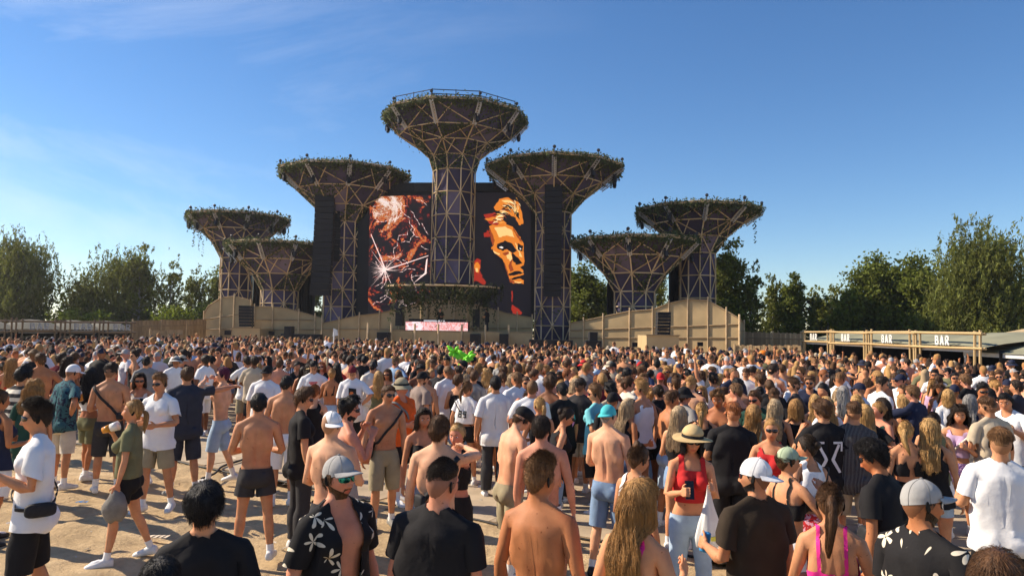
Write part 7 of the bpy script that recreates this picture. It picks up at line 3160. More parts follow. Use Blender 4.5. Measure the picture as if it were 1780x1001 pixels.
M_INKB = mat('black ink', (.015, .015, .015), .8, .1)
M_INKW = mat('white ink', (.75, .75, .75), .8, .1)
M_INKR = mat('red ink', (.55, .04, .04), .8, .1)
M_INKG = mat('green ink', (.05, .28, .10), .8, .1)
M_INKO = mat('orange ink', (.75, .2, .05), .8, .1)
M_INKT = mat('turquoise ink', (.05, .40, .42), .8, .1)
M_INKP = mat('pink ink', (.75, .25, .5), .8, .1)


def prn_89(i):
    # the reader sees the back: the figure's own left is the reader's left
    back_patch(i, seg_digits('89', -.075, 1.20, .062, .12, .020), M_INKB)


def prn_arrows(i):
    pl = []
    for sx_ in (-1, 1):
        pl += [[(sx_ * .02, 1.16), (sx_ * .05, 1.14), (sx_ * .125, 1.32), (sx_ * .10, 1.335)], [(sx_ * .05, 1.36), (sx_ * .155, 1.36), (sx_ * .155, 1.335), (sx_ * .05, 1.335)], [(sx_ * .13, 1.35), (sx_ * .158, 1.35), (sx_ * .15, 1.25), (sx_ * .13, 1.25)]]
        pl += [[(sx_ * .02, 1.15), (sx_ * .05, 1.17), (sx_ * .13, 1.02), (sx_ * .10, 1.01)]]
    back_patch(i, pl, M_INKW)


def prn_picture(i):
    back_patch(i, [[(-.045, 1.40), (.095, 1.38), (.095, 1.22), (-.045, 1.24)]], M_INKB)
    back_patch(i, [[(-.035, 1.28), (-.01, 1.33), (.03, 1.33), (.055, 1.28), (.04, 1.22), (-.02, 1.22)]], M_INKO, d=.019)
    back_patch(i, [[(-.03, 1.20), (.06, 1.20), (.055, 1.10), (-.02, 1.10)]], M_INKB)


def prn_redgreen(i):
    back_patch(i, [[(-.08, 1.40), (.08, 1.40), (.08, 1.375), (-.08, 1.375)], [(-.06, 1.365), (.06, 1.365), (.06, 1.345), (-.06, 1.345)]], M_INKR)
    back_patch(i, [[(-.07, 1.32), (.07, 1.32), (.075, 1.25), (.04, 1.21), (-.05, 1.22)]], M_INKG)


def prn_letters(i):
    back_patch(i, [[(.0, 1.36), (.07, 1.35), (.07, 1.335), (.02, 1.30), (.07, 1.295), (.07, 1.28), (-.0, 1.285), (-.0, 1.30), (.045, 1.335), (.0, 1.345)]], M_INKP)
    back_patch(i, [[(.085, 1.28), (.105, 1.35), (.12, 1.35), (.145, 1.275), (.13, 1.275), (.124, 1.295), (.105, 1.297), (.10, 1.28)]], M_INKT)
    back_patch(i, [[(-.02, 1.36), (-.035, 1.36), (-.035, 1.28), (-.02, 1.28)]], M_INKT)
    back_patch(i, [[(.07, 1.25), (.13, 1.24), (.12, 1.20), (.09, 1.17), (.08, 1.21)]], M_INKP)


FLORAL = ('floral', (.72, .64, .52), 6.5)
FLORAL2 = ('floral', (.70, .62, .48), 7.0)
NAVYD = (.035, .038, .052)
# ---------------- left, in the open
P('m', 66, 697, 1.86, 80, 'tan', 'dark brown', 'quiff', ('tee', 'white'), ('longshorts', 'black'), 'man in white t-shirt and black shorts with black waist bag, at left edge', al='cup', ar='hold', acc=['glasses'], yaw=0, pitch=2, stride=5,
  hold=[('can', 'R', 'red can in the left hand of the man in white t-shirt')], bag=(1, 'black belt bag slung round man in white t-shirt at left edge', None, 18, (.22, .07, .11), True, .03, 1.09, 'belt_bag', 24, .060))
P('f', 3, 677, 1.69, -60, 'bronze', 'brown', 'bun', ('tank', 'navy'), ('shorts', 'white'), 'woman in navy tank top and white shorts cut by the left edge', al='bent', ar='bent', shoe='black')
P('f', 228, 693, 1.70, 78, 'light', 'sandy', 'ponytail', ('shorttee', 'olive'), ('swimshorts', 'black'), 'blond woman in olive t-shirt and white sneakers drinking beer', ar='drink', al='down', yaw=6, pitch=-8, stride=12, loose=1.1,
  hold=[('beer', 'R', 'plastic cup of beer raised to the lips of the woman in olive'), ('bundle', 'L', 'grey sweater hanging at the hip of the woman in olive', M_GREYC, (.11, .09, .17))])
P('m', 326, 637, 1.86, 8, 'tan', 'brown', 'crop', ('polo', NAVYD), ('longshorts', NAVYD), 'tall man in dark navy shirt and shorts, white socks, arm stretched right', al='loose', ar=((.9, .35, .0), (.75, .55, .1), .3, 0), sock=('sock', 'white'), shoe='grey', loose=1.2, girth=1.06)
P('m', 386, 637, 1.82, 75, 'fair', 'purple', 'crop', None, ('longshorts', 'light denim'), 'shirtless man with purple hair, elbow raised before his face, light denim shorts', al='brow', ar='brow', acc=['glasses'], yaw=10, pitch=-4, sock=('sock', 'white'), stride=10)
P('m', 450, 682, 1.80, 0, 'tan', 'black', 'crop', None, ('swimshorts', 'charcoal'), 'shirtless black haired man in short black swim shorts, back turned, on open sand', al='hold', ar='hold', spread=5, sock=('lowsock', 'white'), yaw=4, pitch=6)
P('m', 527, 674, 1.84, -70, 'light', 'brown', 'mop', ('tee', 'black'), ('trousers', 'charcoal'), 'man in black t-shirt and sunglasses seen from his right, dark trousers', acc=['glasses'], al='loose', ar='down', yaw=-8)
P('m', 497, 652, 1.82, -10, 'tan', 'black', 'crop', None, ('longshorts', 'white'), 'shirtless man with thick black hair and white shorts beside black t-shirt man', al='bent', ar='bent')
P('m', 581, 713, 1.82, -28, 'fair', 'light brown', 'fade', None, ('longshorts', 'charcoal'), 'shirtless pale man in white backwards cap, in front of curly bearded man', hat=('backcap', 'white', 60), al='bent', ar='hold', acc=['glasses'], girth=1.06)
P('m', 607, 690, 1.84, -80, 'rosy', 'black', 'curly', None, ('longshorts', 'light grey'), 'shirtless man with black curls and black sunglasses facing right, hand raised', acc=['glasses'], al='face', ar='face', beard='black')
P('m', 592, 790, 1.84, 218, 'rosy', 'brown', 'crop', ('openshirt', 'black', FLORAL2), ('longshorts', 'black'), 'bearded man in grey cap and green mirrored sunglasses, open black flowered shirt', hat=('cap', 'light grey'), acc=['glasses'], mirror=True, beard='brown', al='loose', ar='loose', pitch=-2, yaw=4, loose=1.25, girth=1.06)
P('m', 362, 840, 1.74, -4, 'light', 'black', 'mop', ('polo', 'black'), ('trousers', 'black'), 'person with shiny black hair and sunglasses on top, black shirt, back turned', acc=['glassesup'], al='down', ar='down', yaw=-6, pitch=0)
P('m', 287, 968, 1.62, 0, 'tan', 'black', 'crop', ('tee', 'black'), ('trousers', 'black'), 'head with black hair rising from the bottom edge at left', al='down', ar='down', yaw=0)
P('m', 762, 797, 1.86, -18, 'rosy', 'dark brown', 'skinfade', ('tee', 'black'), ('longshorts', 'black'), 'man with slicked skin fade haircut in plain black t-shirt, back turned', acc=['glasses'], al='down', ar='down', yaw=-22, girth=1.08, loose=1.15)
P('m', 764, 722, 1.84, -14, 'fair', 'brown', 'crop', None, ('longshorts', 'pink'), 'shirtless pale man with brown crop hugging a blond woman', al='down', ar='hug', yaw=-10, bag=(1, 'black strap bag across bare back of the man hugging a woman', None, 35, (.14, .06, .12), False, .045))
P('f', 737, 708, 1.70, 196, 'tan', 'dark brown', 'straight', ('bandeau', 'black'), ('trousers', 'denim'), 'woman in black strapless top and jeans, sunglasses pushed up on brown hair', acc=['glassesup'], al='hold', ar='down', yaw=4)
P('f', 795, 735, 1.66, 150, 'rosy', 'blond', 'bun', ('croptank', 'black'), ('minishorts', 'black'), 'blond woman laughing over the shoulder of the man who hugs her', al='hug', ar='hug', yaw=10)
P('m', 672, 668, 1.84, 190, 'tan', 'brown', 'crop', None, ('longshorts', 'khaki'), 'slim shirtless man in glasses with black crossbody bag and khaki shorts', acc=['glasses'], al='down', ar='down', yaw=20, girth=.94, sock=('lowsock', 'white'), shoe='grey', bag=(-1, 'black crossbody bag of the slim shirtless man in khaki shorts', None, 0, (.20, .07, .24)))
P('m', 700, 658, 1.82, 225, 'rosy', 'grey', 'crop', ('tee', 'orange'), ('shorts', 'black'), 'man in straw bucket hat and bright orange t-shirt', hat=('bucket', 'khaki'), acc=['glasses'], al='down', ar='hold', girth=1.12, bag=(1, 'grey waist bag across chest of the man in orange t-shirt', M_GREYC, -40, (.2, .07, .10)))
P('m', 733, 644, 1.84, -50, 'light', 'brown', 'fade', ('tee', 'taupe'), ('trousers', 'black'), 'man with black cap and beard in wide taupe t-shirt', hat=('cap', 'black'), acc=['glasses'], beard='brown', girth=1.1, loose=1.3)
P('f', 811, 663, 1.72, -16, 'tan', 'light brown', 'ponytail', ('croptee', 'white'), ('minishorts', 'black'), 'woman with ponytail in white crop jersey with number 89 on the back', al='loose', ar='loose', prn=prn_89, bag=(-1, 'thin black bag strap over the number 89 jersey', None, 20, (.12, .05, .09), True, .016), yaw=-20)
P('m', 862, 654, 1.86, -4, 'tan', 'black', 'crop', ('baggy', 'white', ('pinstripe', 'light grey', 24)), ('trousers', 'charcoal'), 'man with black hair in loose white pinstriped t-shirt', al='loose', ar='down', loose=1.3)
P('m', 888, 704, 1.80, -60, 'fair', 'brown', 'crop', None, ('longshorts', 'khaki'), 'shirtless pale man in black flat cap looking down at his hands', hat=('beret', 'black'), al='hold', ar='cup', pitch=34, lean=8, sock=('sock', 'white'), yaw=0)
P('m', 945, 722, 1.80, -6, 'rosy', 'dark brown', 'crop', None, ('longshorts', 'white'), 'shirtless man with dark crop, back turned, second row behind the tanned quiff', al='down', ar='down')
P('m', 943, 794, 1.84, -22, 'bronze', 'light brown', 'quiff', None, ('longshorts', 'navy'), 'tanned shirtless man with light brown quiff, back turned, at the bottom edge', al='loose', ar='loose', yaw=-14, girth=1.03)
P('f', 966, 705, 1.68, -75, 'light', 'dark brown', 'bun', ('tank', 'black'), ('trousers', 'denim'), 'woman in glasses with dark bun leaning towards the tanned men', acc=['glasses'], lean=14, pitch=14)
P('f', 938, 690, 1.68, 20, 'tan', 'blond', 'ponytail', ('croptank', 'black'), ('minishorts', 'light denim'), 'woman with blond ponytail and black straps behind the flat capped man', yaw=20)
P('m', 978, 664, 1.82, 24, 'light', 'black', 'crop', ('baggy', 'black'), ('trousers', 'black'), 'man in black t-shirt with pink and turquoise letters on the back', prn=prn_letters, pitch=14)
P('m', 1008, 658, 1.82, -8, 'tan', 'dark brown', 'fade', ('tee', 'charcoal'), ('shorts', 'cream'), 'man in dark grey t-shirt left of the turquoise polo, cream shorts', al='bent', ar='bent')
P('m', 1036, 668, 1.82, 48, 'light', 'light brown', 'quiff', ('polo', 'teal'), ('longshorts', 'black'), 'man in turquoise polo shirt with one hand behind his back', acc=['glasses'], al='behind', ar='down', yaw=26, bag=None)
P('m', 1060, 704, 1.80, -22, 'fair', 'grey', 'buzz', None, ('longshorts', 'denim'), 'shirtless man with turquoise backwards cap and cut off jeans', hat=('backcap', 'turquoise', 20), al='hold', ar='down', shoe='black', sock=('lowsock', 'white'), yaw=-18, girth=1.05)
P('f', 1090, 692, 1.70, -48, 'bronze', 'ash blonde', 'straight', ('croptank', 'black'), ('minishorts', 'dark denim'), 'tanned woman with very long straight ash blond hair, glasses on top', acc=['glassesup'], yaw=-10)
P('f', 1106, 772, 1.68, -52, 'tan', 'brown', 'topknot', ('croptank', 'white'), ('trousers', 'charcoal'), 'woman with topknot in mustard scrunchie and sunglasses, white straps', acc=['glasses'], yaw=-10, pitch=8, al='hold')
P('f', 1108, 832, 1.80, -36, 'light', 'sandy', 'wavy', ('backless', 'hot pink'), ('trousers', 'dark denim'), 'woman with thick loose wavy fair hair in hot pink top, bottom edge', acc=['glasses'], yaw=-24, pitch=6, al='loose', ar='cup')
P('f', 1200, 742, 1.74, 190, 'light', 'black', 'bob', ('croptank', 'red'), ('trousers', 'light denim'), 'woman in straw hat and round sunglasses, red top, holding phone and bag', hat=('straw', 'straw', 0, 'straw'), acc=['glasses'], al='cup', ar='phone', yaw=-4, girth=1.05,
  hold=[('phone', 'R', 'black phone in the hand of the woman in the straw hat'), ('bag', 'L', 'white plastic bag hanging from the hand of the straw hat woman')])
P('m', 1312, 792, 1.80, 42, 'tan', 'black', 'fade', ('tee', 'dark brown'), ('longshorts', 'black'), 'man in white backwards cap and dark brown t-shirt looking left', hat=('backcap', 'white', 0), acc=['glasses'], beard='black', al='bent', ar='down', yaw=38, loose=1.1, hold=('can', 'L', 'blue can held by the man in dark brown t-shirt', M_BOTB))
P('f', 1372, 776, 1.68, -44, 'light', 'brown', 'bun', ('bratop', 'black'), ('skirt', 'white'), 'woman in sage green cap, black crop top and white skirt', hat=('cap', 'sage'), al='loose', ar='face', yaw=-22)
P('f', 1412, 757, 1.66, 30, 'tan', 'dark brown', 'bun', ('croptank', 'white'), ('miniskirt', 'red', ('blotch', 'pink', 30)), 'woman with dark curly bun, white tank top and red patterned skirt', lean=12, yaw=30, bag=(1, 'black strap across back of the woman in red patterned skirt', None, 40, (.12, .05, .10), False, .016))
P('f', 1446, 840, 1.70, 8, 'tan', 'brown', 'highpony', ('bikini', 'hot pink'), ('miniskirt', 'red', ('blotch', 'pink', 30)), 'woman with long straight brown ponytail and bare back with pink straps', yaw=6, al='hold', ar='hold')
P('m', 1545, 765, 1.82, 68, 'bronze', 'black', 'curly', ('tee', 'black'), ('longshorts', 'black'), 'man with black curls and sunglasses in black t-shirt, bottle in hand', acc=['glasses'], pitch=16, lean=10, yaw=8, al='down', ar='down', hold=('bottle', 'L', 'dark cola bottle with blue cap in hand of the black t-shirt man', M_COLA),
  bag=(1, 'black pouch at the chest of the curly man in black t-shirt', None, -30, (.16, .07, .22)))
P('m', 1606, 832, 1.84, -28, 'bronze', 'dark brown', 'fade', ('polo', 'black', FLORAL2), ('longshorts', 'black'), 'man in light grey cap and black shirt with big white flowers, back turned', hat=('cap', 'light grey', 0), acc=['glasses'], beard='dark brown', yaw=-26, pitch=4, girth=1.05)
P('m', 1733, 744, 1.84, 12, 'light', 'light brown', 'fade', ('tee', 'white'), ('longshorts', 'black'), 'man with light brown fade in plain white t-shirt and black shorts, back turned', al='bent', ar='loose', yaw=-8, loose=1.1)
P('f', 1620, 728, 1.72, -8, 'tan', 'blond', 'wavy', ('tank', 'black'), ('minishorts', 'light denim'), 'woman with long wavy blond hair, black top and pale denim shorts', al='down', ar='down')
P('f', 1664, 705, 1.70, 176, 'tan', 'dark brown', 'bigcurl', ('croptank', 'lilac'), ('minishorts', 'purple', ('blotch', 'lilac', 40)), 'woman with long dark curls in lilac top holding a drink', al='cup', ar='cup', yaw=22, hold=('cup', 'R', 'clear cup in the hand of the curly woman in lilac'), bag=(-1, 'cream strap on the shoulder of the curly woman in lilac', mat('cream strap', CLOTH['cream'], .7), 30, (.16, .07, .14), True, .025))
P('m', 1721, 689, 1.84, 40, 'tan', 'brown', 'fade', ('polo', 'beige'), ('trousers', 'beige'), 'man in loose beige shirt turned left, behind the white t-shirt', acc=['glasses'], yaw=20, loose=1.3)
P('m', 1752, 682, 1.82, 150, 'tan', 'black', 'crop', ('tee', 'white'), ('trousers', 'light grey'), 'man with black hair looking down, white t-shirt, at the right edge', pitch=14, yaw=10, girth=1.08)
P('f', 1722, 956, 1.80, -6, 'light', 'brown', 'straight', ('tee', 'black'), ('trousers', 'black'), 'brown haired head at the bottom right corner', lod=0, yaw=0)
P('m', 1272, 698, 1.82, -2, 'light', 'ginger', 'fade', ('tee', 'black'), ('longshorts', 'black'), 'broad man with short reddish hair in plain black t-shirt, back turned', al='hold', ar='hold', girth=1.08, loose=1.2)
P('f', 1338, 727, 1.70, 165, 'tan', 'sandy', 'bun', ('croptank', 'red'), ('minishorts', 'white'), 'woman in sunglasses and red strappy top facing this way, right of broad black t-shirt', acc=['glasses'], yaw=14, al='hold', ar='hold')
P('m', 1166, 678, 1.82, -58, 'bronze', 'brown', 'fade', None, ('longshorts', 'light denim'), 'tanned shirtless man with sunglasses pushed up, facing right', acc=['glassesup'], al='bent', ar='bent', yaw=-10)
P('m', 1192, 674, 1.78, -62, 'rosy', 'brown', 'crop', ('tee', 'grey'), ('longshorts', 'khaki'), 'man in black bucket hat beside the tanned shirtless man', hat=('bucket', 'black'))
P('f', 1180, 706, 1.70, -14, 'light', 'ash blonde', 'straight', ('croptank', 'black'), ('minishorts', 'denim'), 'woman with straight pale blond hair behind the straw hat, thin black straps', yaw=-6)
P('f', 1222, 698, 1.70, 12, 'tan', 'blond', 'ponytail', ('tank', 'black'), ('minishorts', 'black'), 'woman with blond ponytail and clip, black top, behind the straw hat', acc=['glassesup'], yaw=-6)
P('m', 1250, 676, 1.82, 172, 'bronze', 'light brown', 'curly', None, ('longshorts', 'blue'), 'shirtless man with curly fair hair smoking, facing this way', al='face', ar='phone', pitch=14, hold=('cig', 'L', 'cigarette between the fingers of shirtless curly man'))
P('m', 1432, 696, 1.82, 22, 'light', 'brown', 'curly', ('tee', 'black'), ('longshorts', 'charcoal'), 'man with brown curls in black t-shirt with white crossed arrows on back', prn=prn_arrows, al='face', ar='loose', yaw=24)
P('m', 1482, 697, 1.82, 10, 'light', 'brown', 'fade', ('baggy', 'black', ('pinstripe', 'light grey', 22)), ('longshorts', 'beige'), 'man in black shirt with thin white vertical stripes, beige shorts', loose=1.2)
P('f', 1508, 703, 1.70, -10, 'tan', 'blond', 'straight', ('tee', 'black'), ('minishorts', 'black'), 'woman with smooth long blond hair and black top right of the striped shirt')
P('f', 1528, 699, 1.68, 150, 'rosy', 'sandy', 'bun', ('tank', 'dark green'), ('trousers', 'black'), 'woman with tied sandy hair in dark green top looking right', yaw=-24)
P('f', 1575, 730, 1.70, 36, 'tan', 'blond', 'ponytail', ('bratop', 'black'), ('minishorts', 'purple'), 'woman with messy blond ponytail and black strappy top', pitch=14, yaw=-30)
P('m', 1588, 669, 1.84, 55, 'rosy', 'light brown', 'crop', ('longsleeve', 'navy'), ('longshorts', 'beige'), 'man in navy sweater holding out a light blue cloth', acc=['glasses'], al='reach', ar='bent', yaw=8, girth=1.05, hold=('bundle', 'L', 'light blue cloth held out by the man in navy sweater', M_BLUEC, (.17, .06, .2)))
P('m', 1556, 648, 1.84, -6, 'tan', 'brown', 'fade', ('polo', 'black'), ('trousers', 'black'), 'man in black polo standing upright behind the navy sweater')
P('f', 1466, 670, 1.72, -4, 'light', 'grey', 'straight', ('tank', 'cream', ('blotch', 'orange', 14)), ('minishorts', 'denim'), 'woman with silvery long hair and orange patterned top')
P('m', 1494, 664, 1.80, 66, 'light', 'brown', 'fade', ('polo', 'light blue'), ('shorts', 'navy'), 'man in navy cap and pale blue shirt facing left', hat=('cap', 'navy'), al='bent', ar='bent')
P('f', 1521, 660, 1.68, 20, 'light', 'blond', 'bun', ('tank', 'white', ('blotch', 'black', 16)), ('miniskirt', 'white', ('blotch', 'black', 16)), 'woman with short blond hair in black and white patterned dress')
P('f', 1668, 664, 1.68, -4, 'fair', 'ginger', 'ponytail', ('tee', 'pink'), ('minishorts', 'denim'), 'woman with copper ponytail and pink t-shirt')
P('f', 1688, 686, 1.70, -24, 'tan', 'grey', 'straight', ('tank', 'navy'), ('trousers', 'white'), 'woman with straight silver hair and navy top, before the shirtless man')
P('m', 1710, 666, 1.84, 215, 'bronze', 'black', 'quiff', None, ('longshorts', 'black'), 'shirtless tanned man with orange sunglasses and black hair facing right', acc=['glasses'], yaw=-10)
P('f', 1386, 693, 1.70, -10, 'light', 'sandy', 'bob', ('tank', 'black'), ('trousers', 'black'), 'woman with sandy bob cut and black top beside the broad black t-shirt')
P('f', 1347, 693, 1.72, -12, 'tan', 'ash blonde', 'wavy', ('tank', 'charcoal'), ('trousers', 'black'), 'woman with wavy ash blond hair and charcoal top, back turned')
P('f', 1308, 703, 1.70, -6, 'tan', 'sandy', 'wavy', ('tank', 'sage'), ('minishorts', 'denim'), 'woman with wavy sandy hair right of the broad black t-shirt')
P('m', 1316, 677, 1.82, 168, 'rosy', 'brown', 'crop', ('tee', 'dark green'), ('longshorts', 'black'), 'man in sunglasses and dark green t-shirt looking down, facing this way', acc=['glasses'], pitch=12)
P('m', 1279, 665, 1.84, 66, 'rosy', 'light brown', 'crop', ('tank', 'charcoal'), ('longshorts', 'grey'), 'man in sunglasses and charcoal tank top facing left', acc=['glasses'])
P('m', 1338, 659, 1.82, 10, 'tan', 'brown', 'buzz', ('tee', 'black'), ('longshorts', 'grey'), 'man with shaved head in black t-shirt, hand of a neighbour above')
P('m', 1380, 657, 1.84, 70, 'light', 'brown', 'quiff', ('longsleeve', 'charcoal'), ('trousers', 'black'), 'man with swept brown hair and sunglasses in charcoal long sleeves', acc=['glasses'])
P('m', 1406, 652, 1.84, 176, 'tan', 'brown', 'crop', ('tee', 'navy'), ('longshorts', 'khaki'), 'man in sunglasses and navy t-shirt facing this way', acc=['glasses'], beard='brown')
# ---------------- left middle ground
P('m', 40, 637, 1.80, -50, 'tan', 'black', 'curly', ('longsleeve', 'cream', ('hoops', 'charcoal', 3.0)), ('longshorts', 'khaki'), 'man with black curls in cream and grey hooped sweater', acc=['glasses'])
P('f', 58, 660, 1.68, -10, 'tan', 'sandy', 'bigcurl', ('tee', 'dark green'), ('shorts', 'dark green'), 'woman with big sandy curls in dark green, back turned')
P('m', 72, 613, 1.84, 0, 'bronze', 'brown', 'crop', None, ('longshorts', 'beige'), 'shirtless brown haired man in beige shorts behind hooped sweater')
P('m', 115, 631, 1.82, -50, 'tan', 'brown', 'fade', ('polo', (.05, .14, .16), ('blotch', 'navy', 18)), ('longshorts', 'cream'), 'man in white cap and dark patterned shirt, cream shorts', hat=('cap', 'white'), pitch=14, lean=8, al='cup', hold=('cup', 'L', 'cup in the hand of the man with white cap'))
P('f', 160, 639, 1.72, -48, 'bronze', 'black', 'wavy', ('croptank', 'white'), ('shorts', 'olive'), 'woman with long black hair, white top and olive shorts', acc=['glasses'], al='hold')
P('m', 195, 631, 1.86, -6, 'tan', 'dark brown', 'fade', None, ('longshorts', 'charcoal'), 'shirtless man with dark strap across his back and charcoal shorts', bag=(-1, 'dark strap bag across back of man in charcoal shorts', None, 30, (.12, .05, .1), False, .035), al='bent')
P('f', 245, 647, 1.70, 175, 'tan', 'dark brown', 'wavy', ('croptank', 'cream'), ('minishorts', 'khaki'), 'woman in sunglasses and cream crop top facing this way, phone in hand', acc=['glasses'], al='cup', hold=('phone', 'L', 'phone held by the woman in cream crop top', ))
P('m', 280, 651, 1.80, 150, 'tan', 'light brown', 'quiff', ('tee', 'white'), ('shorts', 'khaki'), 'man in sunglasses with white t-shirt and khaki shorts, white shoes', acc=['glasses'], al='hold')
P('m', 240, 605, 1.84, -30, 'tan', 'dark brown', 'crop', ('tee', 'white'), ('longshorts', 'beige'), 'man in white t-shirt with dark strap lifting his hand', al='face', bag=(1, 'dark strap over white t-shirt of the hand lifting man', None, 30, (.1, .05, .1), True, .03))
P('m', 264, 600, 1.82, -20, 'tan', 'light brown', 'crop', ('tee', 'dark blue'), ('longshorts', 'cream'), 'man in dark blue t-shirt beside the hand lifting man')
P('m', 208, 609, 1.82, -30, 'rosy', 'dark brown', 'crop', ('tank', 'grey'), ('shorts', 'black'), 'man in grey tank top holding something to his chest', al='cup')
P('m', 176, 600, 1.84, -14, 'tan', 'dark brown', 'crop', ('tee', 'grey'), ('shorts', 'black'), 'man in grey t-shirt pointing right', ar='out')
P('m', 140, 598, 1.82, -20, 'tan', 'dark brown', 'crop', ('tee', 'light grey'), ('trousers', 'grey'), 'man in pale grey t-shirt, dark hair, left middle of the crowd')
P('m', 128, 612, 1.84, -10, 'bronze', 'brown', 'mop', None, ('shorts', 'black'), 'shirtless man with brown mop of hair next to white cap')
P('f', 20, 622, 1.70, 0, 'tan', 'sandy', 'straight', ('bikini', 'red'), ('minishorts', 'denim'), 'woman with sandy hair and red bikini straps at the left')
P('m', 462, 634, 1.82, -10, 'tan', 'black', 'fade', ('baggy', 'white'), ('longshorts', 'light grey'), 'man in black backwards cap and long white t-shirt', hat=('backcap', 'black'), loose=1.3)
P('m', 436, 620, 1.80, -6, 'tan', 'brown', 'crop', ('tee', (.10, .12, .085)), ('longshorts', 'charcoal'), 'man in faded army green t-shirt, back turned')
P('f', 455, 617, 1.70, 20, 'bronze', 'black', 'straight', ('bratop', 'black'), ('minishorts', 'black'), 'woman in black crop top raising one arm beside army green shirt', ar='up')
P('f', 502, 623, 1.70, 172, 'tan', 'brown', 'bun', ('longsleeve', 'white', ('vstripe', 'black', 7)), ('trousers', 'black'), 'woman in sunglasses and black and white striped shirt', acc=['glasses'])
P('f', 516, 629, 1.68, 186, 'tan', 'dark brown', 'bun', ('tee', 'black'), ('minishorts', 'black'), 'woman in black t-shirt with sunglasses up, beside striped shirt', acc=['glassesup'])
P('m', 546, 626, 1.84, -4, 'tan', 'black', 'fade', ('baggy', 'white'), ('longshorts', 'grey'), 'man in white t-shirt with red and green print on the back', prn=prn_redgreen)
P('f', 576, 640, 1.70, -14, 'bronze', 'sandy', 'bun', ('bikini', 'black'), ('minishorts', 'light denim'), 'woman with sandy bun and bare back, black bikini straps', al='cup', hold=('fan', 'L', 'mint green folding fan held by woman with the bare back'))
P('f', 548, 668, 1.68, -20, 'fair', 'ginger', 'bun', ('tank', 'black'), ('trousers', 'black'), 'woman with ginger bun in black behind the man with sunglasses')
P('m', 614, 634, 1.82, -8, 'light', 'brown', 'fade', ('baggy', 'white'), ('longshorts', 'black'), 'man in maroon cap and white t-shirt with dark picture print', hat=('cap', 'maroon'), prn=prn_picture)
P('f', 658, 645, 1.68, 14, 'light', 'blond', 'wavy', ('tank', 'olive'), ('minishorts', 'black'), 'woman with wavy blond hair and olive top, back turned')
P('m', 632, 618, 1.84, 0, 'tan', 'black', 'crop', ('tee', 'black'), ('trousers', 'black'), 'man with black hair in black shirt beside the printed white t-shirt')
P('m', 600, 616, 1.82, -30, 'tan', 'dark brown', 'crop', ('tee', 'white'), ('longshorts', 'grey'), 'man in white t-shirt and dark crop turned right, before the left tower')
P('m', 688, 621, 1.84, -40, 'rosy', 'light brown', 'quiff', ('tee', 'light blue'), ('longshorts', 'beige'), 'man with sunglasses in light blue shirt', acc=['glasses'])
P('m', 719, 616, 1.84, -34, 'tan', 'dark brown', 'crop', ('polo', 'white'), ('shorts', 'navy'), 'man in open white polo shirt below the DJ booth', pitch=12)
P('m', 776, 620, 1.86, 172, 'bronze', 'black', 'fade', None, ('longshorts', 'black'), 'tanned shirtless man with strap, facing this way, below the green balloons', bag=(1, 'black strap bag of tanned man below the green balloons', None, 0, (.12, .06, .1), True, .03), al='cup', hold=('cup', 'L', 'cup held by the tanned man below green balloons'))
P('m', 806, 626, 1.84, 86, 'light', 'black', 'crop', ('tee', 'black'), ('longshorts', 'grey'), 'man with glasses in black t-shirt facing left below the balloons', acc=['glasses'], beard='black')
P('m', 822, 643, 1.82, -10, 'tan', 'brown', 'crop', ('tee', 'grey'), ('shorts', 'black'), 'man in grey t-shirt with a thin dark strap behind jersey 89', bag=(-1, 'thin dark strap across the grey t-shirt behind jersey 89', None, 30, (.1, .05, .1), True, .02))
P('f', 750, 641, 1.70, 215, 'light', 'blond', 'bun', ('tank', 'beige'), ('minishorts', 'denim'), 'blond woman in beige top looking right beside the taupe t-shirt')
P('m', 765, 634, 1.80, -10, 'tan', 'black', 'crop', ('tee', 'charcoal'), ('shorts', 'black'), 'man in charcoal t-shirt between the blond woman and tanned man')
P('f', 848, 640, 1.70, 10, 'light', 'blond', 'bigcurl', ('tank', 'white'), ('minishorts', 'denim'), 'woman with fluffy blond curls left of the black t-shirt man')
P('m', 900, 633, 1.84, 62, 'rosy', 'brown', 'crop', ('tee', 'black'), ('longshorts', 'grey'), 'man in sunglasses and black t-shirt facing left, centre', acc=['glasses'])
P('m', 928, 620, 1.84, 172, 'fair', 'brown', 'crop', None, ('longshorts', 'denim'), 'pale shirtless man with chest bag and sunglasses facing this way', acc=['glasses'], bag=(1, 'brown chest bag of the pale shirtless man', M_GREYC, 0, (.14, .06, .1), True, .03))
P('m', 972, 622, 1.84, -40, 'fair', 'sandy', 'crop', None, ('shorts', 'grey'), 'pale shirtless man with sandy hair lifting a phone', al='phone', hold=('phone', 'L', 'phone lifted by pale man with sandy hair'))
P('m', 986, 640, 1.80, -70, 'light', 'ginger', 'crop', ('tee', 'navy'), ('longshorts', 'grey'), 'ginger haired man in navy t-shirt facing right')
P('f', 1048, 642, 1.70, 170, 'tan', 'brown', 'bun', ('croptank', 'white'), ('minishorts', 'black'), 'woman in sunglasses and white top with necklace facing this way', acc=['glasses'])
P('m', 1066, 680, 1.76, -16, 'tan', 'black', 'fade', ('tee', 'black'), ('longshorts', 'black'), 'man in black cap just behind the turquoise cap', hat=('cap', 'black'))
P('m', 1092, 656, 1.80, -60, 'rosy', 'brown', 'curly', ('tee', 'cream'), ('trousers', 'grey'), 'man with brown curls in cream t-shirt facing right')
P('m', 1120, 648, 1.86, 196, 'light', 'light brown', 'crop', ('polo', 'cream', ('pinstripe', 'beige', 20)), ('longshorts', 'charcoal'), 'man in white sunglasses and cream striped shirt', acc=['glasses'], al='face', hold=('bottle', 'R', 'blue bottle held by the man in cream striped shirt'))
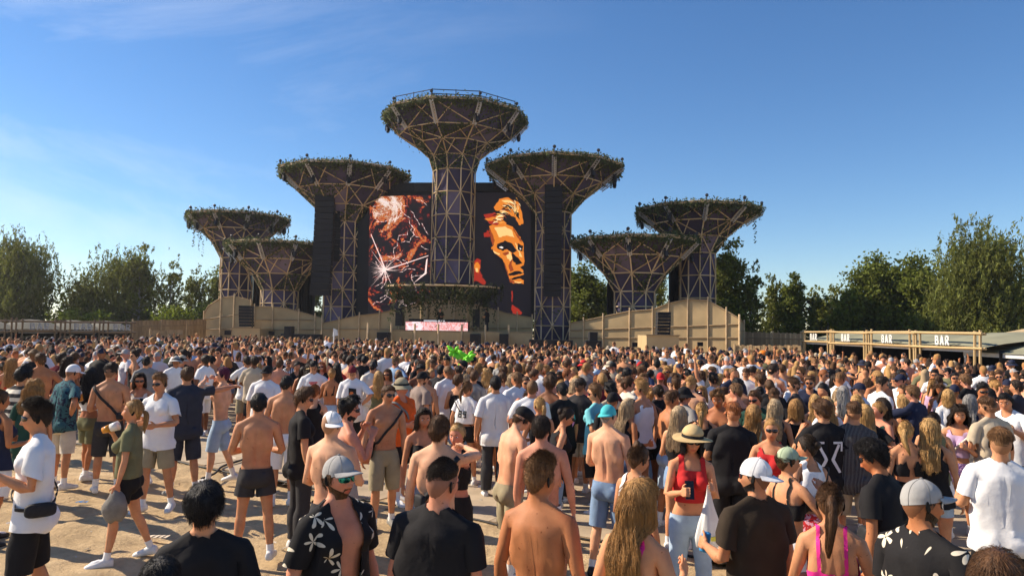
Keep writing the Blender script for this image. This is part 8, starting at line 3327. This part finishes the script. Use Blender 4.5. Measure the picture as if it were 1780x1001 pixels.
P('m', 1146, 646, 1.82, 20, 'rosy', 'brown', 'fade', ('tank', 'light grey'), ('shorts', 'dark denim'), 'man in pink red cap and grey singlet rubbing his face', hat=('backcap', 'red'), al='face')
P('f', 1192, 640, 1.72, 160, 'rosy', 'dark brown', 'bob', ('tank', 'rust'), ('shorts', 'rust'), 'person with dark bob and sunglasses in rust coloured top', acc=['glasses'])
P('m', 1240, 648, 1.82, 30, 'tan', 'dark brown', 'curly', ('tee', 'white'), ('longshorts', 'blue'), 'man with dark curls in white t-shirt clapping beside rust top', al='up')
P('f', 1265, 640, 1.70, 150, 'light', 'blond', 'wavy', ('tank', 'white'), ('minishorts', 'denim'), 'blond woman facing left in white top, middle right of crowd')
P('m', 1296, 640, 1.82, 0, 'tan', 'brown', 'fade', ('tee', 'white'), ('shorts', 'black'), 'man in crisp white t-shirt with brown fade, right of centre')
P('m', 1625, 642, 1.82, 170, 'tan', 'black', 'crop', ('tee', 'white'), ('longshorts', 'black'), 'man in black sunglasses and white t-shirt before the bars', acc=['glasses'])
P('m', 1661, 647, 1.82, 172, 'tan', 'black', 'crop', ('tee', 'olive'), ('longshorts', 'black'), 'man in sunglasses and olive t-shirt below the last BAR sign', acc=['glasses'])
P('m', 1738, 645, 1.82, 165, 'light', 'brown', 'quiff', ('openshirt', 'cream'), ('longshorts', 'navy'), 'man in sunglasses with open cream shirt at right', acc=['glasses'])
P('m', 1766, 660, 1.84, 60, 'tan', 'dark brown', 'crop', ('tee', NAVYD), ('trousers', 'black'), 'man in dark slate t-shirt at right edge shading his eyes', al='brow', hold=None)
P('f', 1630, 652, 1.70, -20, 'tan', 'brown', 'wavy', ('tee', 'rust'), ('minishorts', 'denim'), 'woman with wavy brown hair in rust t-shirt')

# two people on the deck
for px, D, lab, sk_, fc in ((765, 52.6, 'person in black standing behind the DJ desk', 'light', 180), (846, 51.5, 'person in dark clothes standing on the deck right of the booth', 'tan', 60)):
    q = at(px, 560, D)
    place_person(dict(sex='m', h=1.82, skin=sk_, hair='black', style='crop', top=('tee', 'black'), bot=('trousers', 'charcoal'), acc=[], pose=dict(al='hold', ar='bent')), Vector((q.x, D, at(780, 577, 50).z - .07)), PI + R_(fc), 2, 77, lab)

# green balloons over the crowd, an orange one, a white flag pole
M_BALL = mat('lime balloon', (.22, .75, .03), .35, .08, 10)
M_BALO = mat('orange balloon', (.85, .22, .02), .4, .08, 10)
for k, (px, py, D, lab) in enumerate(((791, 612, 19.5, 'left lime green foil balloon above heads below the DJ booth'), (812, 622, 18.0, 'right lime green foil balloon held lower, below the DJ booth'))):
    c = at(px, py, D)
    mb = MB()
    r = np.random.default_rng(k)
    for q in range(13):
        a = r.uniform(0, 2 * PI)
        e = np.array([.17 * math.cos(a), .1 * math.sin(a), r.uniform(-.15, .15)])
        mb.tube([e * .2, e * .7, e, e * 1.35], [.03, .055, .045, .012], 7)
    o = mb.build('balloon', M_BALL, None, True)
    o.location = c
    tag(o, lab, 'balloon')
c = at(1327, 615, 30)
mb = MB()
mb.ball((0, 0, 0), (.20, .18, .16), 14, 10)
o = mb.build('balloon', M_BALO, None, True)
o.location = c
tag(o, 'orange balloon above the heads in front of the low reed screen', 'balloon')
MB().tube([(0, 0, -.16), (.02, 0, -.5), (0, 0, -.75)], [.006, .006, .006], 5).build('string', M_CIG, o)
b = at(580, 600, 40)
t_ = at(581, 577, 40)
o = empty('flag_pole', (b.x, 40, 0))
tag(o, 'white pole with small flag raised above the crowd left of the deck', 'flag')
MB().bar((0, 0, 0), (0, 0, t_.z), .04, 6).build('pole', M_SIGN, o)
MB().prism([(-.08, 0, t_.z - .25), (.22, .02, t_.z - .18), (.18, 0, t_.z + .12), (-.05, 0, t_.z + .22)], (0, .02, 0)).build('flag', M_SIGN, o)
# red bottle on the back of the man with the white cap
c = at(91, 668, 12.0)
# ================================================================== THE REST OF THE CROWD
HAND = len(PLACED)
rr_ = random.Random(4242)


def lim(px, tab):
    return float(np.interp(px, [a for a, b in tab], [b for a, b in tab]))


NEARL = [(-120, 15.5), (0, 15), (300, 15.5), (460, 15.5), (620, 13.6), (760, 12), (900, 10.3), (1050, 8.4), (1200, 7.6), (1500, 7.2), (1900, 7)]
FARL = [(-120, 34), (0, 36), (231, 42), (330, 46), (400, 50), (640, 45), (920, 41), (1050, 38), (1280, 36), (1395, 35), (1550, 30), (1700, 24.5), (1780, 22.5), (1900, 20)]
cells = []
cell = .69
for iy in range(int(8 / cell), int(52 / cell)):
    for ix in range(-60, 60):
        x = (ix + .5 * (iy % 2)) * cell + rr_.uniform(-.20, .20)
        y = iy * cell + rr_.uniform(-.20, .20)
        px = 890 + x / y * FPX
        if not -110 < px < 1890:
            continue
        if not lim(px, NEARL) < y < lim(px, FARL):
            continue
        if rr_.random() < (.06 + .15 * (y < 24) * max(0, min(1, (760 - px) / 300))):
            continue
        if any((x - a) ** 2 + (y - b) ** 2 < .22 for a, b in PLACED[:HAND]):
            continue
        # leave the lines of sight to the nearer, individually described people open
        if y < 10.5 and any(b > y and b < 13 and abs(a / b - x / y) < .020 for a, b in PLACED[:HAND]):
            continue
        cells.append((x, y))
cells.sort(key=lambda q: math.hypot(*q))

TOPSM = [('tee', 'white')] * 7 + [('tee', 'black')] * 7 + [('tee', 'navy'), ('tee', 'grey'), ('tee', 'light grey'), ('polo', 'light blue'), ('tee', 'olive'), ('tee', 'beige'), ('tee', 'maroon'), ('tee', 'charcoal'), ('tee', 'charcoal'), ('polo', 'cream'), ('tee', 'dark blue'), ('tee', 'red'), ('tank', 'white'), ('tank', 'black')] + [None] * 15
TOPSF = [('croptank', 'white'), ('croptank', 'black'), ('bratop', 'black'), ('bratop', 'white'), ('tank', 'black'), ('tank', 'white'), ('bikini', 'pink'), ('bikini', 'black'), ('bandeau', 'white'), ('croptank', 'red'), ('tank', 'beige'), ('croptee', 'white'), ('croptee', 'black'), ('croptank', 'lilac'), ('tank', 'olive'), ('croptank', 'hot pink'), ('tank', 'light blue'), ('croptank', 'yellow')]
BOTM = [('longshorts', c) for c in ('black', 'black', 'beige', 'khaki', 'navy', 'denim', 'grey', 'white')] + [('swimshorts', 'black'), ('trousers', 'black')]
BOTF = [('minishorts', c) for c in ('denim', 'light denim', 'black', 'white', 'black')] + [('trousers', 'denim'), ('miniskirt', 'white'), ('miniskirt', 'black')]
STM = ['crop', 'crop', 'fade', 'fade', 'quiff', 'curly', 'mop', 'buzz']
STF = ['straight', 'straight', 'wavy', 'ponytail', 'bun', 'bob', 'bigcurl', 'highpony']
HCM = ['dark brown'] * 5 + ['brown'] * 5 + ['black'] * 4 + ['light brown'] * 3 + ['sandy'] * 2 + ['ginger']
HCF = ['blond'] * 4 + ['sandy'] * 3 + ['brown'] * 4 + ['dark brown'] * 3 + ['black'] * 2 + ['ash blonde'] * 2 + ['ginger']
SKS = ['tan'] * 5 + ['light'] * 5 + ['bronze'] * 3 + ['rosy'] * 3 + ['fair'] * 2 + ['brown']
ARMSR = [('down', 'loose')] * 26 + [('bent', 'down'), ('cup', 'loose'), ('loose', 'cup'), ('hold', 'hold'), ('phone', 'down'), ('up', 'down'), ('face', 'down'), ('hip', 'loose'), ('clap', 'clap'), ('cross', 'cross'), ('drink', 'down')]
SHW = {'crop': 'short', 'fade': 'faded short', 'quiff': 'swept up', 'curly': 'curly', 'mop': 'thick', 'buzz': 'shaved'}
SFW = {'straight': 'long straight', 'wavy': 'long wavy', 'ponytail': 'ponytailed', 'bun': 'pinned up', 'bob': 'bobbed', 'bigcurl': 'big curly', 'highpony': 'high ponytailed'}
TW_ = {'tee': 't-shirt', 'polo': 'polo shirt', 'tank': 'tank top', 'croptank': 'crop top', 'bratop': 'bra top', 'bikini': 'bikini top', 'bandeau': 'strapless top', 'croptee': 'cropped t-shirt'}
PLACE = [(0, 'at the far left'), (120, 'before the left bars'), (250, 'before the tan fence'), (380, 'below the far left tower'), (470, 'below the low left tower'), (540, 'below the long speaker array'), (620, 'below the left big tower'), (690, 'below the left screen'), (770, 'below the DJ booth'), (860, 'below the screen face'),
         (950, 'below the right big tower'), (1040, 'below the sloping right wall'), (1120, 'below the low right tower'), (1210, 'below the far right tower'), (1300, 'before the reed fence'), (1400, 'before the first BAR sign'), (1490, 'before the second BAR sign'), (1570, 'before the third BAR sign'), (1660, 'before the last BAR sign'), (1760, 'at the far right')]


def spec(r):
    sex = 'm' if r.random() < .58 else 'f'
    if sex == 'm':
        sp = dict(sex='m', h=r.gauss(1.82, .055), hair=r.choice(HCM), style=r.choice(STM), top=r.choice(TOPSM), bot=r.choice(BOTM), girth=r.uniform(.95, 1.1))
        if r.random() < .15:
            sp['hat'] = (r.choice(['cap', 'backcap', 'cap', 'bucket']), r.choice(['black', 'white', 'light grey', 'navy', 'red', 'beige']))
        if r.random() < .16:
            sp['beard'] = sp['hair']
    else:
        sp = dict(sex='f', h=r.gauss(1.69, .05), hair=r.choice(HCF), style=r.choice(STF), top=r.choice(TOPSF), bot=r.choice(BOTF), girth=r.uniform(.95, 1.06))
        if r.random() < .05:
            sp['hat'] = (r.choice(['cap', 'straw']), r.choice(['white', 'straw', 'black']))
    sp['h'] = min(1.97, max(1.58, sp['h']))
    sp['skin'] = r.choice(SKS)
    sp['acc'] = ['glasses'] if r.random() < .45 else []
    a = r.choice(ARMSR)
    sp['pose'] = dict(al=a[0], ar=a[1], yaw=r.uniform(-35, 35), pitch=r.uniform(-6, 14), side=r.uniform(-4, 4), stride=r.uniform(-10, 10), twist=r.uniform(-10, 10), spread=r.uniform(0, 4))
    return sp


def words_for(sp, face, place):
    hat = ''
    if 'hat' in sp:
        k = sp['hat'][0].replace('back', '')
        hat = ' in %s %s' % (sp['hat'][1] if sp['hat'][1] != 'straw' or k != 'straw' else 'plain', {'cap': 'cap', 'bucket': 'bucket hat', 'straw': 'straw hat'}[k])
    who = 'man' if sp['sex'] == 'm' else 'woman'
    hair = (SHW if sp['sex'] == 'm' else SFW)[sp['style']] + ' ' + sp['hair'] + ' hair'
    top = 'shirtless' if not sp['top'] else ''
    wear = '' if not sp['top'] else ' %s %s' % (sp['top'][1], TW_[sp['top'][0]])
    f = ' facing this way' if abs(face) > 130 else ''
    s = '%s%s%s, %s,%s%s %s' % (top + ' ' if top else '', who, hat, hair, wear, f, place)
    return ' '.join(s.replace(',,', ',').split())


used, nfill = set(), 0
N_IND = 298 - HAND
for (x, y) in cells[:N_IND]:
    px = 890 + x / y * FPX
    place = min(PLACE, key=lambda q: abs(q[0] - px))[1]
    face = rr_.gauss(0, 26) if rr_.random() < .60 else rr_.uniform(-180, 180)
    for tries in range(200):
        sp = spec(rr_)
        lab = words_for(sp, face, place)
        if lab not in used and 4 <= len(lab.split()) <= 16:
            break
    used.add(lab)
    NEXT[0] += 1
    d = math.hypot(x, y)
    place_person(sp, Vector((x, y, gz(x, y))), PI + R_(face) - math.atan2(x, y), 1 if d < 12.2 else 2, NEXT[0], lab, 'festival crowd standing behind the foreground people')

# everyone farther off: one mass, made of the same figures
VAR = []
M_CROWD = attr_mat('crowd', .75, .2)
for k in range(54):
    sp = spec(rr_)
    rows, st, info = build_person(sp, 3, 900 + k)
    V, F, C, o = [], [], [], 0
    for row in rows:
        v, f, m = row[1], row[2], row[3]
        f = np.array([(p[0], p[q], p[q + 1]) for p in f for q in range(1, len(p) - 1)]) if isinstance(f, list) else np.asarray(f)
        nm = m.name
        rp = [q for q in m.node_tree.nodes if q.type == 'VALTORGB']
        base = np.mean([np.array(e.color[:3]) for e in rp[0].color_ramp.elements], 0)
        V.append(v)
        F.append(f + o)
        C.append(np.repeat(base[None], len(v), 0))
        o += len(v)
    V, F, C = np.concatenate(V), np.concatenate(F), np.concatenate(C)
    ok = V[F][:, :, 2].max(1) > .62
    F = F[ok]
    us = np.unique(F)
    mp = np.full(len(V), -1)
    mp[us] = np.arange(len(us))
    VAR.append((V[us], mp[F], C[us]))
VV, FF, CC, o = [], [], [], 0
for (x, y) in cells[N_IND:]:
    V, F, C = VAR[rr_.randrange(len(VAR))]
    face = rr_.gauss(0, 30) if rr_.random() < .66 else rr_.uniform(-180, 180)
    a = PI + R_(face) - math.atan2(x, y)
    s = rr_.uniform(.95, 1.05)
    ca, sa = math.cos(a), math.sin(a)
    q = V @ np.array([[ca, sa, 0], [-sa, ca, 0], [0, 0, 1]]) * s
    VV.append(q + [x, y, gz(x, y)])
    FF.append(F + o)
    CC.append(C * rr_.uniform(.85, 1.15))
    o += len(V)
me = mesh_np('crowd', np.concatenate(VV), np.concatenate(FF), M_CROWD, True)
set_tint(me, np.concatenate(CC))
tag(link('crowd', me), kind='stuff')
print('PEOPLE by hand', HAND, 'filled', min(N_IND, len(cells)), 'mass', max(0, len(cells) - N_IND), 'crowd tris', sum(len(f) for f in FF))
# ================================================================== HAZE
hz = MB().box((0, 170, 12.5), (660, 480, 27)).build('haze')
mh = bpy.data.materials.new('dusty air')
mh.use_nodes = True
mh.node_tree.nodes.clear()
_o = mh.node_tree.nodes.new('ShaderNodeOutputMaterial')
_v = mh.node_tree.nodes.new('ShaderNodeVolumePrincipled')
_v.inputs['Color'].default_value = (.85, .86, .9, 1)
_v.inputs['Density'].default_value = 0.00035
_v.inputs['Anisotropy'].default_value = .45
mh.node_tree.links.new(_v.outputs[0], _o.inputs['Volume'])
hz.data.materials.append(mh)
tag(hz, kind='stuff')
